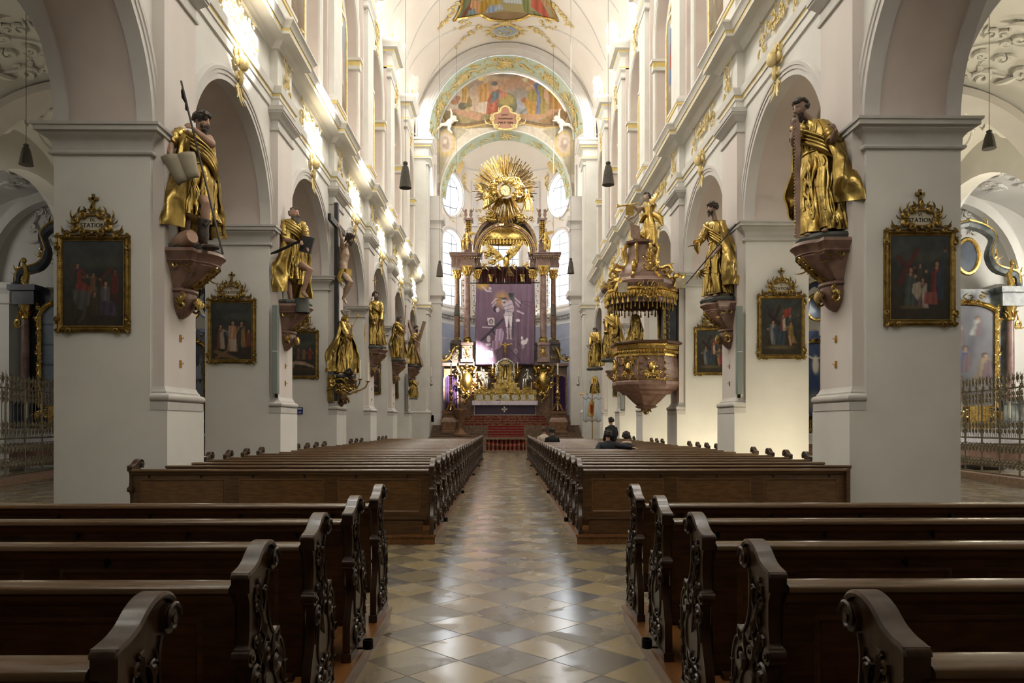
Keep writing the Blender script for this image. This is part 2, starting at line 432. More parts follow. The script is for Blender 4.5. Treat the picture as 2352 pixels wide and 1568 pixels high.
def leaf(mb, mp, u, v, L_, rot, w=.3, mi=0, curl=.5, n=5, bend=.6):
    pts = []; rad = []
    for i in range(7):
        t = i/6; a = rot+bend*t
        pts.append(mp(u+L_*t*cos(a), v+L_*t*sin(a), L_*(.08+curl*.25*t*t))); rad.append(L_*w*.5*(sin(pi*min(.97, .12+.88*t))**.8)*(1-.3*t)+.0008)
    mb.tube(pts, rad, n=n, mi=mi, flat=.55)
def shell(mb, mp, u, v, R_, a0, a1, k=7, mi=0, thick=.16):
    for i in range(k):
        a = a0+(a1-a0)*(i+.5)/k
        pts = [mp(u+R_*t*cos(a), v+R_*t*sin(a), R_*(.10+.12*sin(pi*t))) for t in (.15, .4, .7, .95, 1.0)]
        w = R_*abs(a1-a0)/k*.5
        mb.tube(pts, [w*.3, w*.6, w*.9, w*1.05, w*.5], n=5, mi=mi)
def rocaille(mb, mp, w, h, n, seed, size=(.12, .25), mi=0, sym=True, mask=None, u0=0, v0=0, fat=.16):
    rg = random.Random(seed); cnt = 0; tries = 0
    while cnt < n and tries < n*30:
        tries += 1
        u = rg.uniform(0 if sym else -w/2, w/2); v = rg.uniform(-h/2, h/2)
        if mask and not mask(u, v): continue
        s_ = rg.uniform(*size); rot = rg.uniform(0, 2*pi); fl = rg.choice((1, -1)); typ = rg.random()
        for sg in ((1, -1) if sym else (1,)):
            if typ < .55:
                cscroll(mb, lambda a, b, e=0., sg=sg: mp(u0+sg*a, v0+b, e), u, v, s_, rot, fl, mi=mi, thick=fat)
            else:
                leaf(mb, lambda a, b, e=0., sg=sg: mp(u0+sg*a, v0+b, e), u, v, s_*1.7, rot, mi=mi, bend=rg.uniform(-.9, .9), w=fat*1.9)
        cnt += 1

# ------------------------------------------------------------------ painter: small raster laid on a grid mesh as colours
class Paint:
    def __init__(s, w, h, nx, ny, base=(.5, .5, .5)):
        s.w, s.h, s.nx, s.ny = w, h, nx, ny
        xs = np.linspace(0, w, nx+1); ys = np.linspace(0, h, ny+1)
        s.X, s.Y = np.meshgrid(xs, ys)                 # y counts downward like in a picture
        s.C = np.zeros((ny+1, nx+1, 3)); s.C[:] = base
        s.rs = np.random.RandomState(5)
    def vgrad(s, top, bot):
        t = (s.Y/s.h)[..., None]; s.C = np.array(top)*(1-t)+np.array(bot)*t; return s
    def noise(s, amp=.03, cells=8, seed=1, col=(1, 1, 1)):
        rs = np.random.RandomState(seed)
        for k in (1, 2, 4):
            c = cells*k; g = rs.rand(c+2, c+2)
            fx = s.X/s.w*c; fy = s.Y/s.h*c
            ix = np.clip(fx.astype(int), 0, c-1); iy = np.clip(fy.astype(int), 0, c-1); tx = fx-ix; ty = fy-iy
            tx = tx*tx*(3-2*tx); ty = ty*ty*(3-2*ty)
            v = g[iy, ix]*(1-tx)*(1-ty)+g[iy, ix+1]*tx*(1-ty)+g[iy+1, ix]*(1-tx)*ty+g[iy+1, ix+1]*tx*ty
            s.C += ((v-.5)*2*amp/k)[..., None]*np.array(col)
        return s
    def blend(s, mask, col, a=1.):
        m = (np.clip(mask, 0, 1)*a)[..., None]; s.C = s.C*(1-m)+np.array(col)*m; return s
    def ell(s, cx, cy, rx, ry, col, rot=0, soft=.15, a=1.):
        dx, dy = s.X-cx, s.Y-cy; c, q = cos(rot), sin(rot)
        d = np.sqrt(((dx*c+dy*q)/rx)**2+((-dx*q+dy*c)/ry)**2)
        return s.blend((1-d)/max(soft, 1e-3)+.5, col, a)
    def poly(s, pts, col, a=1., shade=0., seed=0):
        x = s.X; y = s.Y; ins = np.zeros(x.shape, bool); n = len(pts)
        for i in range(n):
            x0, y0 = pts[i]; x1, y1 = pts[(i+1) % n]
            if y0 == y1: continue
            cond = ((y0 > y) != (y1 > y)) & (x < (x1-x0)*(y-y0)/(y1-y0)+x0)
            ins ^= cond
        c = np.array(col)
        if shade:
            xs = [p[0] for p in pts]; w = max(xs)-min(xs)+1e-6
            f = 1+shade*.6*np.sin((x-min(xs))/w*pi*5+y/s.h*9+seed)
            m = ins[..., None].astype(float)*a; s.C = s.C*(1-m)+np.clip(c*f[..., None], 0, 1)*m; return s
        return s.blend(ins.astype(float), col, a)
    def line(s, pts, w, col, a=1.):
        best = np.full(s.X.shape, 1e9)
        for (x0, y0), (x1, y1) in zip(pts[:-1], pts[1:]):
            dx, dy = x1-x0, y1-y0; L2 = dx*dx+dy*dy+1e-9
            t = np.clip(((s.X-x0)*dx+(s.Y-y0)*dy)/L2, 0, 1)
            best = np.minimum(best, np.hypot(s.X-x0-t*dx, s.Y-y0-t*dy))
        px = getattr(s, "pw", None) or s.w/s.nx
        return s.blend((w/2-best)/px+.5, col, a)
    def figure(s, x, y, h, robe, skin, lean=0., arm=None, hair=(.12, .08, .05), robe2=None):
        """standing robed figure, feet at (x,y), height h"""
        hd = h*.13; tx = x+lean*h
        s.poly([(x-.17*h, y), (x+.17*h, y), (tx+.12*h, y-.45*h), (tx+.12*h, y-.8*h), (tx-.12*h, y-.8*h), (tx-.13*h, y-.45*h)], robe, shade=.22, seed=x)
        if robe2: s.poly([(x+.0*h, y), (x+.2*h, y-.02*h), (tx+.14*h, y-.5*h), (tx+.13*h, y-.8*h), (tx-.02*h, y-.62*h)], robe2, shade=.2, seed=x+1)
        if arm:
            for ax, ay in arm:
                s.line([(tx+(.1*h if ax > x else -.1*h), y-.74*h), (ax, ay)], .075*h, robe2 or robe)
                s.ell(ax, ay, .04*h, .04*h, skin)
        s.ell(tx, y-.8*h, .04*h, .06*h, skin); s.ell(tx, y-.9*h, hd*.5, hd*.62, hair); s.ell(tx+.01*h, y-.885*h, hd*.36, hd*.46, skin)
        return s
    def mesh(s, name, m, mapf, parent=None, dark=1.):
        """mapf(x, y) -> 3D point for painter coordinates"""
        nx, ny = s.nx, s.ny
        vs = [mapf(float(a), float(b)) for a, b in zip(s.X.ravel(), s.Y.ravel())]
        idx = np.arange((nx+1)*(ny+1)).reshape(ny+1, nx+1)
        f = np.stack([idx[:-1, :-1], idx[1:, :-1], idx[1:, 1:], idx[:-1, 1:]], -1).reshape(-1, 4)
        me = bpy.data.meshes.new(name); me.from_pydata(vs, [], f.tolist())
        C = np.clip(s.C*dark, 0, 1); C = np.where(C <= .04045, C/12.92, ((C+.055)/1.055)**2.4)
        at = me.color_attributes.new('Col', 'FLOAT_COLOR', 'POINT')
        buf = np.ones((C.shape[0]*C.shape[1], 4), np.float32); buf[:, :3] = C.reshape(-1, 3)
        at.data.foreach_set('color', buf.ravel())
        me.materials.append(M[m]); me.update()
        me.polygons.foreach_set('use_smooth', [True]*len(me.polygons))
        o = bpy.data.objects.new(name, me); COL.objects.link(o)
        if parent is not None: o.parent = parent
        return o
def text_obj(body, size, loc, parent, m='ink', rot=(pi/2, 0, 0), name='lettering', extrude=.002, bold=0., xs=1.):
    cu = bpy.data.curves.new(name, 'FONT'); cu.body = body; cu.size = size; cu.extrude = extrude; cu.align_x = 'CENTER'; cu.align_y = 'CENTER'; cu.offset = bold; cu.resolution_u = 3
    t = bpy.data.objects.new('tmp', cu); COL.objects.link(t); dg = bpy.context.evaluated_depsgraph_get(); dg.update()
    me = bpy.data.meshes.new_from_object(t.evaluated_get(dg)); me.name = name; bpy.data.objects.remove(t); me.materials.clear(); me.materials.append(M[m])
    o = bpy.data.objects.new(name, me); COL.objects.link(o); o.parent = parent
    o.location = loc; o.rotation_euler = rot; o.scale = (xs, 1, 1); return o
# ================================================================== ARCHITECTURE
Y0, PITCH, PD = 5.47, 5.53, 1.33
def YK(k): return Y0+PITCH*k
HW, HO, HP, HD = 5.32, 6.74, 5.15, 5.07       # distances of wall, pier back, pilaster, dado from the nave axis
IMP = {-1: 6.0, 1: 6.13}
def SX(s, d): return NX+s*d
K0, K1 = -2, 7
YA, YB = YK(K0)-1.0, YK(7)

# floor
fm = MB(); fm.add([(-21, -8, 0), (21, -8, 0), (21, 46, 0), (-21, 46, 0)], [(0, 1, 2, 3)])
struct(fm.build('floor', 'floor', smooth=False))

# ---- piers with their pilasters, bases, capitals and imposts
def make_pillar(s, k):
    y = YK(k); T = IMP[s]
    m = MB(); x0, x1 = sorted((SX(s, HW), SX(s, HO)))
    m.box((x0, y, 0), (x1, y+PD, T))
    o = struct(m.build('pillar', 'plaster', smooth=False))
    zd = 1.82+.045*max(0, k-1)
    m = MB(); a, b = sorted((SX(s, HD), SX(s, HW-.0))); m.box((a, y, 0), (b, y+PD, zd))
    m.build('plinth', 'plaster', o, smooth=False)
    m = MB(); a, b = sorted((SX(s, HP), SX(s, HW))); m.box((a, y+.08, zd), (b, y+1.20, 8.4))
    m.build('pilaster', 'pilaster', o, smooth=False)
    path = [(SX(s, HW), y+.08), (SX(s, HP), y+.08), (SX(s, HP), y+1.20), (SX(s, HW), y+1.20)]
    m = MB()
    sweep(m, path, [(.0, zd), (.09, zd), (.09, zd+.12), (.075, zd+.125)] + [(.06+.055*cos(a_), zd+.185+.06*sin(a_)) for a_ in np.linspace(-1.4, 1.4, 7)] + [(.05, zd+.25), (.05, zd+.275), (.03, zd+.29), (.012, zd+.34), (.0, zd+.40)], side=-s)
    m.build('base_moulding', 'trim_grey', o, autosm=50)
    m = MB()
    sweep(m, path, [(0, 8.16), (.035, 8.17), (.045, 8.2), (.035, 8.23), (0, 8.24), (0, 8.40), (.03, 8.41), (.05, 8.44), (.10, 8.50), (.15, 8.54), (.15, 8.57), (.17, 8.58), (.17, 8.68), (0, 8.70)], side=-s)
    m.build('capital', 'trim_grey', o, autosm=40)
    m = MB()
    prof = [(0, T-.42), (.05, T-.415), (.06, T-.39), (.05, T-.365), (.015, T-.36), (.02, T-.25), (.06, T-.19), (.12, T-.155), (.13, T-.145), (.13, T-.12), (.19, T-.11), (.19, T-.045), (.215, T-.04), (.22, T), (0, T+.005)]
    sweep(m, [(x0, y), (x1, y), (x1, y+PD), (x0, y+PD)], prof, side=1, closed=True)
    m.build('impost', 'trim_grey', o, autosm=40)
    return o
for s in (-1, 1):
    for k in range(K0, 7): make_pillar(s, k)

# ---- arcade wall with its arches
def arcade(s):
    T = IMP[s]; R_ = (PITCH-PD)/2; m = MB(); top = 9.12
    for k in range(K0, 7):
        y = YK(k); yc = y+PD+R_
        for d in (HW, HO):
            m.add([(SX(s, d), y, T), (SX(s, d), y+PD, T), (SX(s, d), y+PD, top), (SX(s, d), y, top)], [(0, 1, 2, 3)], 0)
            A = arc(yc, T, R_, pi, 0, 36)
            m.grid([[(SX(s, d), a, z) for a, z in A], [(SX(s, d), a, top) for a, z in A]], mi=0)
        A = arc(yc, T, R_, pi, 0, 36); A2 = arc(yc, T, R_+.05, pi, 0, 36)
        m.grid([[(SX(s, HW), a, z) for a, z in A], [(SX(s, HW+.20), a, z) for a, z in A]], mi=2)
        m.grid([[(SX(s, HW+.20), a, z) for a, z in A], [(SX(s, HW+.20), a, z) for a, z in A2]], mi=2)
        m.grid([[(SX(s, HW+.20), a, z) for a, z in A2], [(SX(s, HO-.20), a, z) for a, z in A2]], mi=1)
        m.grid([[(SX(s, HO-.20), a, z) for a, z in A2], [(SX(s, HO-.20), a, z) for a, z in A]], mi=2)
        m.grid([[(SX(s, HO-.20), a, z) for a, z in A], [(SX(s, HO), a, z) for a, z in A]], mi=2)
    y = YK(7)
    o = struct(m.build('wall_left' if s < 0 else 'wall_right', ['plaster', 'plaster_pink', 'plaster_grey'], autosm=30))
    # archivolts
    for k in range(-1, 7):
        mm = MB(); yc = YK(k)+PD+R_
        mp = lambda u, v, e: (SX(s, HW-e), u, v)
        prof = [(.0, 0), (.0, .035), (.10, .035), (.10, .055), (.16, .055), (.17, .075), (.23, .08), (.25, .06), (.27, 0)]
        sweep_plane(mm, arc(yc, T, R_, 0, pi, 40), prof, mp, side=-1)
        mm.build('archivolt', 'plaster_grey', o, autosm=30)
    return o
WALL = {s: arcade(s) for s in (-1, 1)}

# ---- main entablature above the arcade, breaking forward over each pilaster
def ent_path(s, dw, dp, k0=K0, k1=6, e=0.):
    p = [(SX(s, dw), YA)]
    for k in range(k0, k1+1):
        y = YK(k)
        p += [(SX(s, dw), y+.06), (SX(s, dp), y+.06), (SX(s, dp), y+1.22), (SX(s, dw), y+1.22)]
    p += [(SX(s, dw), YK(7)+.2)]
    return p
for s in (-1, 1):
    nm = 'left' if s < 0 else 'right'
    path = ent_path(s, 5.30, 5.13)
    m = MB(); sweep(m, path, [(-.1, 8.66), (.02, 8.68), (.02, 8.86), (.045, 8.87), (.045, 8.92)], side=-s, mi=0)
    sweep(m, path, [(.045, 8.92), (.05, 8.965)], side=-s, mi=1)
    sweep(m, path, [(.05, 8.965), (.08, 8.98), (.09, 9.03), (.10, 9.10), (.105, 9.13), (.0, 9.14)], side=-s, mi=0)
    struct(m.build('trim_1' if s < 0 else 'trim_2', ['white', 'trim_yellow'], autosm=40))
    m = MB(); sweep(m, path, [(0, 9.12), (0, 10.02)], side=-s)
    struct(m.build('trim_3' if s < 0 else 'trim_4', 'white', autosm=40))
    m = MB()
    sweep(m, path, [(0, 9.98), (.03, 9.99), (.05, 10.03), (.10, 10.06), (.11, 10.08), (.17, 10.14), (.34, 10.16), (.34, 10.20), (.345, 10.22)], side=-s, mi=0)
    sweep(m, path, [(.345, 10.22), (.35, 10.27)], side=-s, mi=1)
    sweep(m, path, [(.35, 10.27), (.37, 10.28), (.38, 10.31), (.43, 10.38), (.46, 10.41), (.46, 10.46), (-.2, 10.48)], side=-s, mi=0)
    struct(m.build('trim_5' if s < 0 else 'trim_6', ['white', 'trim_yellow'], autosm=40))

# ---- upper storey
UD = 5.47
WIN = {}
def window_obj(idx, pts, mapf, bars_u, bars_v, glass='glass', bar=.02, inset=0., frame='white', fw=.05):
    """a window: root mesh is the frame, parts pane and glazing bars; pts outline in (u,v)"""
    fr = MB(); sweep_plane(fr, pts, [(0, -.04), (0, .04), (fw, .04), (fw, -.04), (0, -.04)], mapf, closed=True)
    o = struct(fr.build('window_%d' % idx, frame))
    n = len(pts); cu = sum(p[0] for p in pts)/n; cv = sum(p[1] for p in pts)/n
    pm = MB(); pm.grid([[mapf(cu+(u-cu)*q, cv+(v-cv)*q, inset) for u, v in pts] for q in (.001, .5, 1.02)], close_v=True)
    pm.build('pane', glass, o, smooth=False)
    bm_ = MB()
    def span(fixed, val):
        xs = []
        for i in range(n):
            a, b = pts[i], pts[(i+1) % n]
            pa, pb = (a[fixed], b[fixed])
            if (pa-val)*(pb-val) < 0: xs.append(a[1-fixed]+(b[1-fixed]-a[1-fixed])*(val-pa)/(pb-pa))
        return (min(xs), max(xs)) if len(xs) > 1 else None
    for u in bars_u:
        sp = span(0, u)
        if sp: bm_.tube([mapf(u, sp[0]+(sp[1]-sp[0])*t, .02) for t in (0, .5, 1)], bar, n=4)
    for v in bars_v:
        sp = span(1, v)
        if sp: bm_.tube([mapf(sp[0]+(sp[1]-sp[0])*t, v, .02) for t in (0, .25, .5, .75, 1)], bar, n=4)
    if bars_u or bars_v: bm_.build('glazing_bar', 'pipe_dark', o)
    return o
widx = 1
for s in (-1, 1):
    m = MB(); mt = MB()
    mp = lambda u, v, e, s=s: (SX(s, UD+e), u, v)
    for k in range(K0, 7):
        y = YK(k); ya, yb = y+PD, y+PITCH; yc = (ya+yb)/2
        m.add([mp(y, 10.4, 0), mp(ya, 10.4, 0), mp(ya, 22.3, 0), mp(y, 22.3, 0)], [(0, 1, 2, 3)])
        hole = hole_curve('arch', yc, 13.85, 3.0, 6.5, 48)
        panel_hole(m, ya, yb, 10.4, 17.75, hole, mp, depth=.32, c=(yc, 13.9), mi=0, mi_rev=1)
        ov = hole_curve('ellipse', yc, 19.9, 1.9, 3.1, 40)
        panel_hole(m, ya, yb, 17.75, 22.3, ov, mp, depth=.5, mi=0)
        # recess back with a small window opening under the picture
        m.add([mp(yc-1.6, 10.4, .32), mp(yc+1.6, 10.4, .32), mp(yc+1.6, 17.5, .32), mp(yc-1.6, 17.5, .32)], [(0, 1, 2, 3)])
    o = struct(m.build('trim_%d' % (7 if s < 0 else 8), ['white', 'plaster_pink'], autosm=30))
    # pilasters, layered
    for k in range(0, 7):
        y = YK(k)
        q = MB(); a, b = sorted((SX(s, 5.33), SX(s, UD+.02))); q.box((a, y-.12, 10.4), (b, y+1.45, 18.9), 1)
        a, b = sorted((SX(s, 5.17), SX(s, UD))); q.box((a, y+.1, 10.4), (b, y+1.2, 17.2), 0)
        a, b = sorted((SX(s, 5.10), SX(s, UD))); q.box((a, y+.03, 10.4), (b, y+1.27, 11.15), 0)
        path = [(SX(s, 5.33), y+.1), (SX(s, 5.17), y+.1), (SX(s, 5.17), y+1.2), (SX(s, 5.33), y+1.2)]
        sweep(q, path, [(.07, 11.15), (.10, 11.17), (.10, 11.24)], side=-s, mi=2)
        sweep(q, path, [(.10, 11.24), (.12, 11.25), (.12, 11.33), (.07, 11.36), (.05, 11.42), (.0, 11.50)], side=-s, mi=0)
        path2 = [(SX(s, UD), y-.02), (SX(s, 5.17), y-.02), (SX(s, 5.17), y+1.32), (SX(s, UD), y+1.32)]
        sweep(q, path2, [(-.1, 17.10), (.03, 17.12), (.05, 17.17), (.0, 17.20), (0, 17.36), (.06, 17.42), (.10, 17.46), (.10, 17.52)], side=-s, mi=0)
        sweep(q, path2, [(.10, 17.52), (.11, 17.58)], side=-s, mi=2)
        sweep(q, path2, [(.11, 17.58), (.05, 17.6), (.05, 18.05), (.08, 18.07), (.12, 18.15), (.17, 18.2)], side=-s, mi=0)
        sweep(q, path2, [(.17, 18.2), (.18, 18.27)], side=-s, mi=2)
        sweep(q, path2, [(.18, 18.27), (.34, 18.32), (.36, 18.38), (.42, 18.48), (.46, 18.55), (.46, 18.66), (-.2, 18.7)], side=-s, mi=0)
        o2 = q.build('upper_pilaster', ['white', 'plaster_pink', 'trim_yellow'], o, autosm=40)
    # arched recess mouldings with imposts, window below the picture, oval windows
    for k in range(-1, 7):
        y = YK(k); ya, yb = y+PD, y+PITCH; yc = (ya+yb)/2
        q = MB(); mp2 = lambda u, v, e, s=s: (SX(s, UD-e), u, v)
        r = 1.5; zt = 13.85+3.25-r
        sweep_plane(q, [(yc+r, 10.5)]+[(yc+r, 13.5)]+arc(yc, zt, r, 0, pi, 30)+[(yc-r, 10.5)], [(0, 0), (0, .06), (.08, .06), (.10, .09), (.17, .10), (.19, 0)], mp2, side=-1)
        for sg in (-1, 1):
            yy = yc+sg*(r+.05)
            a, b = sorted((SX(s, UD-.14), SX(s, UD+.3))); q.box((a, yy-.16, 14.5), (b, yy+.16, 14.62), 0); q.box((a, yy-.15, 14.62), (b, yy+.15, 14.8), 1)
            a, b = sorted((SX(s, UD-.2), SX(s, UD+.3))); q.box((a, yy-.2, 14.8), (b, yy+.2, 14.9), 0)
        q.build('recess_moulding', ['white', 'trim_yellow'], o, autosm=30)
        # gallery window under the picture
        wp = [(yc-.75, 11.0), (yc+.75, 11.0), (yc+.75, 11.9), (yc-.75, 11.9)]
        w = window_obj(widx, wp, lambda u, v, e, s=s: (SX(s, UD+.28-e), u, v), [yc-.25, yc+.25, yc-.5, yc+.5, yc], [11.3, 11.6], glass='glass_dim', bar=.025, fw=.09); widx += 1
        ov = hole_curve('ellipse', yc, 19.9, 1.9, 3.1, 40)
        w = window_obj(widx, ov, lambda u, v, e, s=s: (SX(s, UD+.42-e), u, v), [yc-.3, yc+.3], [19., 19.9, 20.8], bar=.015, fw=.04); widx += 1
        q = MB(); sweep_plane(q, hole_curve('ellipse', yc, 19.9, 1.95, 3.15, 40), [(0, .0), (.02, .05), (.07, .06), (.10, 0)], mp2, closed=True, side=-1)
        q.build('oval_window_moulding', 'trim_yellow', o)

# ---- nave vault: barrel with lunettes cut in over the windows
VR, VZ = UD, 18.95
def vault_z(x, y):
    dx = abs(x-NX); zb = VZ+sqrt(max(0, VR*VR-dx*dx))
    f = ((y-Y0) % PITCH)-PD; w = (PITCH-PD)/2
    if 0 < f < 2*w:
        q = (f-w)/w; zl = VZ-.9+3.1*sqrt(max(0, 1-q*q))+.25*(VR-dx)
        if y < YK(7)-.02: zb = max(zb, zl)
    return zb
m = MB(); rows = []
y = YA
ys = []
while y < YK(7)+.02: ys.append(y); y += .12 if y > 25 else .35
ys.append(YK(7)+.03)
for y in ys:
    rows.append([(NX+VR*cos(pi-pi*j/72), y, vault_z(NX+VR*cos(pi-pi*j/72), y)) for j in range(73)])
m.grid(rows)
CEIL = struct(m.build('ceiling', 'vault', autosm=25))
# transverse ribs between the bays
for k in range(1, 4):
    y = YK(k); q = MB()
    A = arc(NX, VZ-.25, VR-.16, 0, pi, 48)
    for ya_, yb_ in ((y+.12, y+1.18),):
        q.grid([[(a, ya_, z) for a, z in arc(NX, VZ-.1, VR+.1, 0, pi, 48)], [(a, ya_, z) for a, z in A], [(a, ya_+.12, z-.0) for a, z in arc(NX, VZ-.25, VR-.22, 0, pi, 48)], [(a, yb_-.12, z) for a, z in arc(NX, VZ-.25, VR-.22, 0, pi, 48)], [(a, yb_, z) for a, z in A], [(a, yb_, z) for a, z in arc(NX, VZ-.1, VR+.1, 0, pi, 48)]])
    q.build('rib', 'plaster_grey', CEIL, autosm=30)
# stucco lines on the vault next to the lunettes of the last bay, with scrolls
q = MB()
for s in (-1, 1):
    for k in (5, 6):
        yc = YK(k)+PD+2.1
        for sg in (-1, 1):
            for off in (0.0, .5):
                pts = []
                for i in range(24):
                    t = i/23; a = radians(22+52*t-off*10)
                    x = NX+s*(VR-.03)*cos(a)
                    yy = yc+sg*(2.1-1.95*t*(.9+.1*t)+off*.5)
                    yy = min(max(yy, YK(k)+.2), YK(k+1)-.05)
                    pts.append((x, yy, vault_z(x, yy)-.01))
                q.tube(pts, .026, n=5)
q.build('stucco_line', 'plaster_grey', CEIL)

# ---- chancel arch, its decorated splay, the painted wall and the apse arch
Y7 = YK(7)
m = MB(); CA_Z = 19.1
for s in (-1, 1):
    a, b = sorted((SX(s, 4.78), SX(s, 6.9))); m.box((a, Y7, 0), (b, Y7+1.33, 18.9), 0)
    a, b = sorted((SX(s, 4.66), SX(s, 4.78))); m.box((a, Y7+.1, 2.2), (b, Y7+1.2, 17.2), 0)
    a, b = sorted((SX(s, 4.58), SX(s, 4.78))); m.box((a, Y7, 0), (b, Y7+1.33, 2.15), 0)
    path = [(SX(s, 6.), Y7+.05), (SX(s, 4.64), Y7+.05), (SX(s, 4.64), Y7+1.28), (SX(s, 6.), Y7+1.28)]
    zd = 2.15
    sweep(m, path, [(.0, zd), (.07, zd), (.07, zd+.12)] + [(.05+.05*cos(a_), zd+.18+.06*sin(a_)) for a_ in np.linspace(-1.4, 1.4, 7)] + [(.03, zd+.29), (.0, zd+.38)], side=-s)
    for (z0, tp) in ((8.2, 8.9), (17.1, 18.7)):
        sweep(m, path, [(0, z0), (.05, z0+.03), (0, z0+.07), (0, z0+.2), (.1, z0+.34), (.15, z0+.36), (.15, z0+.42)], side=-s)
        sweep(m, path, [(.15, z0+.42), (.15, z0+.48)], side=-s, mi=1)
        if z0 > 10:
            sweep(m, path, [(.1, z0+.48), (.03, z0+.5), (.03, z0+.9), (.08, z0+1.0), (.17, z0+1.05)], side=-s)
            sweep(m, path, [(.17, z0+1.05), (.18, z0+1.12)], side=-s, mi=1)
            sweep(m, path, [(.18, z0+1.12), (.26, z0+1.2), (.3, z0+1.38), (.34, z0+1.42), (.34, z0+1.55), (-.2, z0+1.6)], side=-s)
        else: sweep(m, path, [(.15, z0+.48), (.2, z0+.55), (.2, z0+.7), (-.1, z0+.72)], side=-s)
A = arc(NX, CA_Z, 4.63, 0, pi, 64)
m.grid([[(a, Y7, z) for a, z in A], [(a, Y7, z) for a, z in arc(NX, VZ, VR+.25, 0, pi, 64)]])
m.box((NX-6.9, Y7, 18.7), (NX-5.4, Y7+.1, 23)); m.box((NX+5.4, Y7, 18.7), (NX+6.9, Y7+.1, 23))
struct(m.build('wall_front', ['white', 'trim_yellow'], autosm=30))
m = MB()
sweep_plane(m, [(NX+4.63, 18.7)]+A+[(NX-4.63, 18.7)], [(0, -.15), (0, .05), (.13, .05), (.14, .09), (.26, .10), (.28, .14), (.60, .15), (.64, .10), (.68, 0)], lambda u, v, e: (u, Y7-e, v), side=-1)
struct(m.build('trim_9', 'plaster_grey', autosm=30))
# splay ring, painted pale green, with ochre stucco
RA, RB = 4.60, 4.20
def splay(t, q, e=0., ra=RA, rb=RB, ya=Y7+.12, yb=Y7+1.25, zc=CA_Z):
    r = ra+(rb-ra)*q-e; return (NX+r*cos(t), ya+(yb-ya)*q-e*.3, zc+r*sin(t))
mg = mat('pale_green_stucco', (.76, .80, .72), .8, col2=(.70, .76, .70), nscale=4)
M['pale_green'] = mg
m = MB(); m.grid([[splay(pi*i/72, q) for i in range(73)] for q in (0, .5, 1)])
m.grid([[splay(pi*i/72, 1), ] + [(NX+(RB-.1)*cos(pi*i/72), Y7+1.27, CA_Z+(RB-.1)*sin(pi*i/72))] for i in range(73)])
spl = struct(m.build('trim_10', 'pale_green'))
m = MB(); rg = random.Random(3)
L_ = pi*4.4
def smap(u, v, e=0.): return splay(pi/2-u/4.4, .5+v/1.15, e)
rocaille(m, smap, L_*.98, .9, 64, 11, size=(.13, .26))
for i in range(17):
    u = (i-8)*.8; leaf(m, smap, u, rg.uniform(-.2, .2), .7, 0 if i % 2 else pi, w=.22, bend=.5)
for u in (0, 2.9, -2.9, 5.2, -5.2):
    for a in range(8): leaf(m, smap, u, 0, .42, a*pi/4, w=.42)
    cscroll(m, smap, u-.28, .1, .38, 2, 1); cscroll(m, smap, u+.28, .1, .38, 1, -1)
tag(m.build('gilt_stucco_garland', 'gold_stucco'), 'ochre and gold stucco garland running along the pale green chancel arch', 'stucco')
m = MB()
sweep_plane(m, arc(NX, CA_Z, RB, 0, pi, 64), [(-.1, 0), (-.1, .07), (.0, .08), (.0, 0)], lambda u, v, e: (u, Y7+1.25-e, v), side=-1)
struct(m.build('trim_11', 'white', autosm=30))

# painted wall between the two arches; colours are the fresco's own
YW = Y7+1.32
OR, OZ = 4.0, 15.65
nx_, ny_ = 330, 150
p = Paint(1, 1, nx_, ny_)
WX = np.zeros((ny_+1, nx_+1)); WZ = WX.copy()
for i in range(nx_+1):
    x = -4.22+8.44*i/nx_
    zi = OZ+sqrt(max(0, OR*OR-x*x)) if abs(x) < OR else OZ-7.0
    if abs(x) < OR: zi = max(OZ-.0, zi)
    zo = CA_Z+sqrt(max(0, 4.3**2-x*x))
    for j in range(ny_+1):
        WX[j, i] = NX+x; WZ[j, i] = zo+(zi-zo)*j/ny_
p.X = 1159+(WX)*F/YW; p.Y = 975-(WZ-CAMZ)*F/YW; p.w, p.h = 2352, 1568
p.pw = 1.0
def bgnoise(p, amp, sc, seed):
    rs = np.random.RandomState(seed); v = np.zeros(p.X.shape)
    for k in range(14):
        a = rs.rand()*2*pi; f = (1+rs.rand()*2.2)/sc; ph = rs.rand()*7
        v += np.sin((p.X*cos(a)+p.Y*sin(a))*f+ph+1.5*np.sin((p.X*sin(a)-p.Y*cos(a))*f*.7+ph))
    p.C += (v/14*3*amp)[..., None]
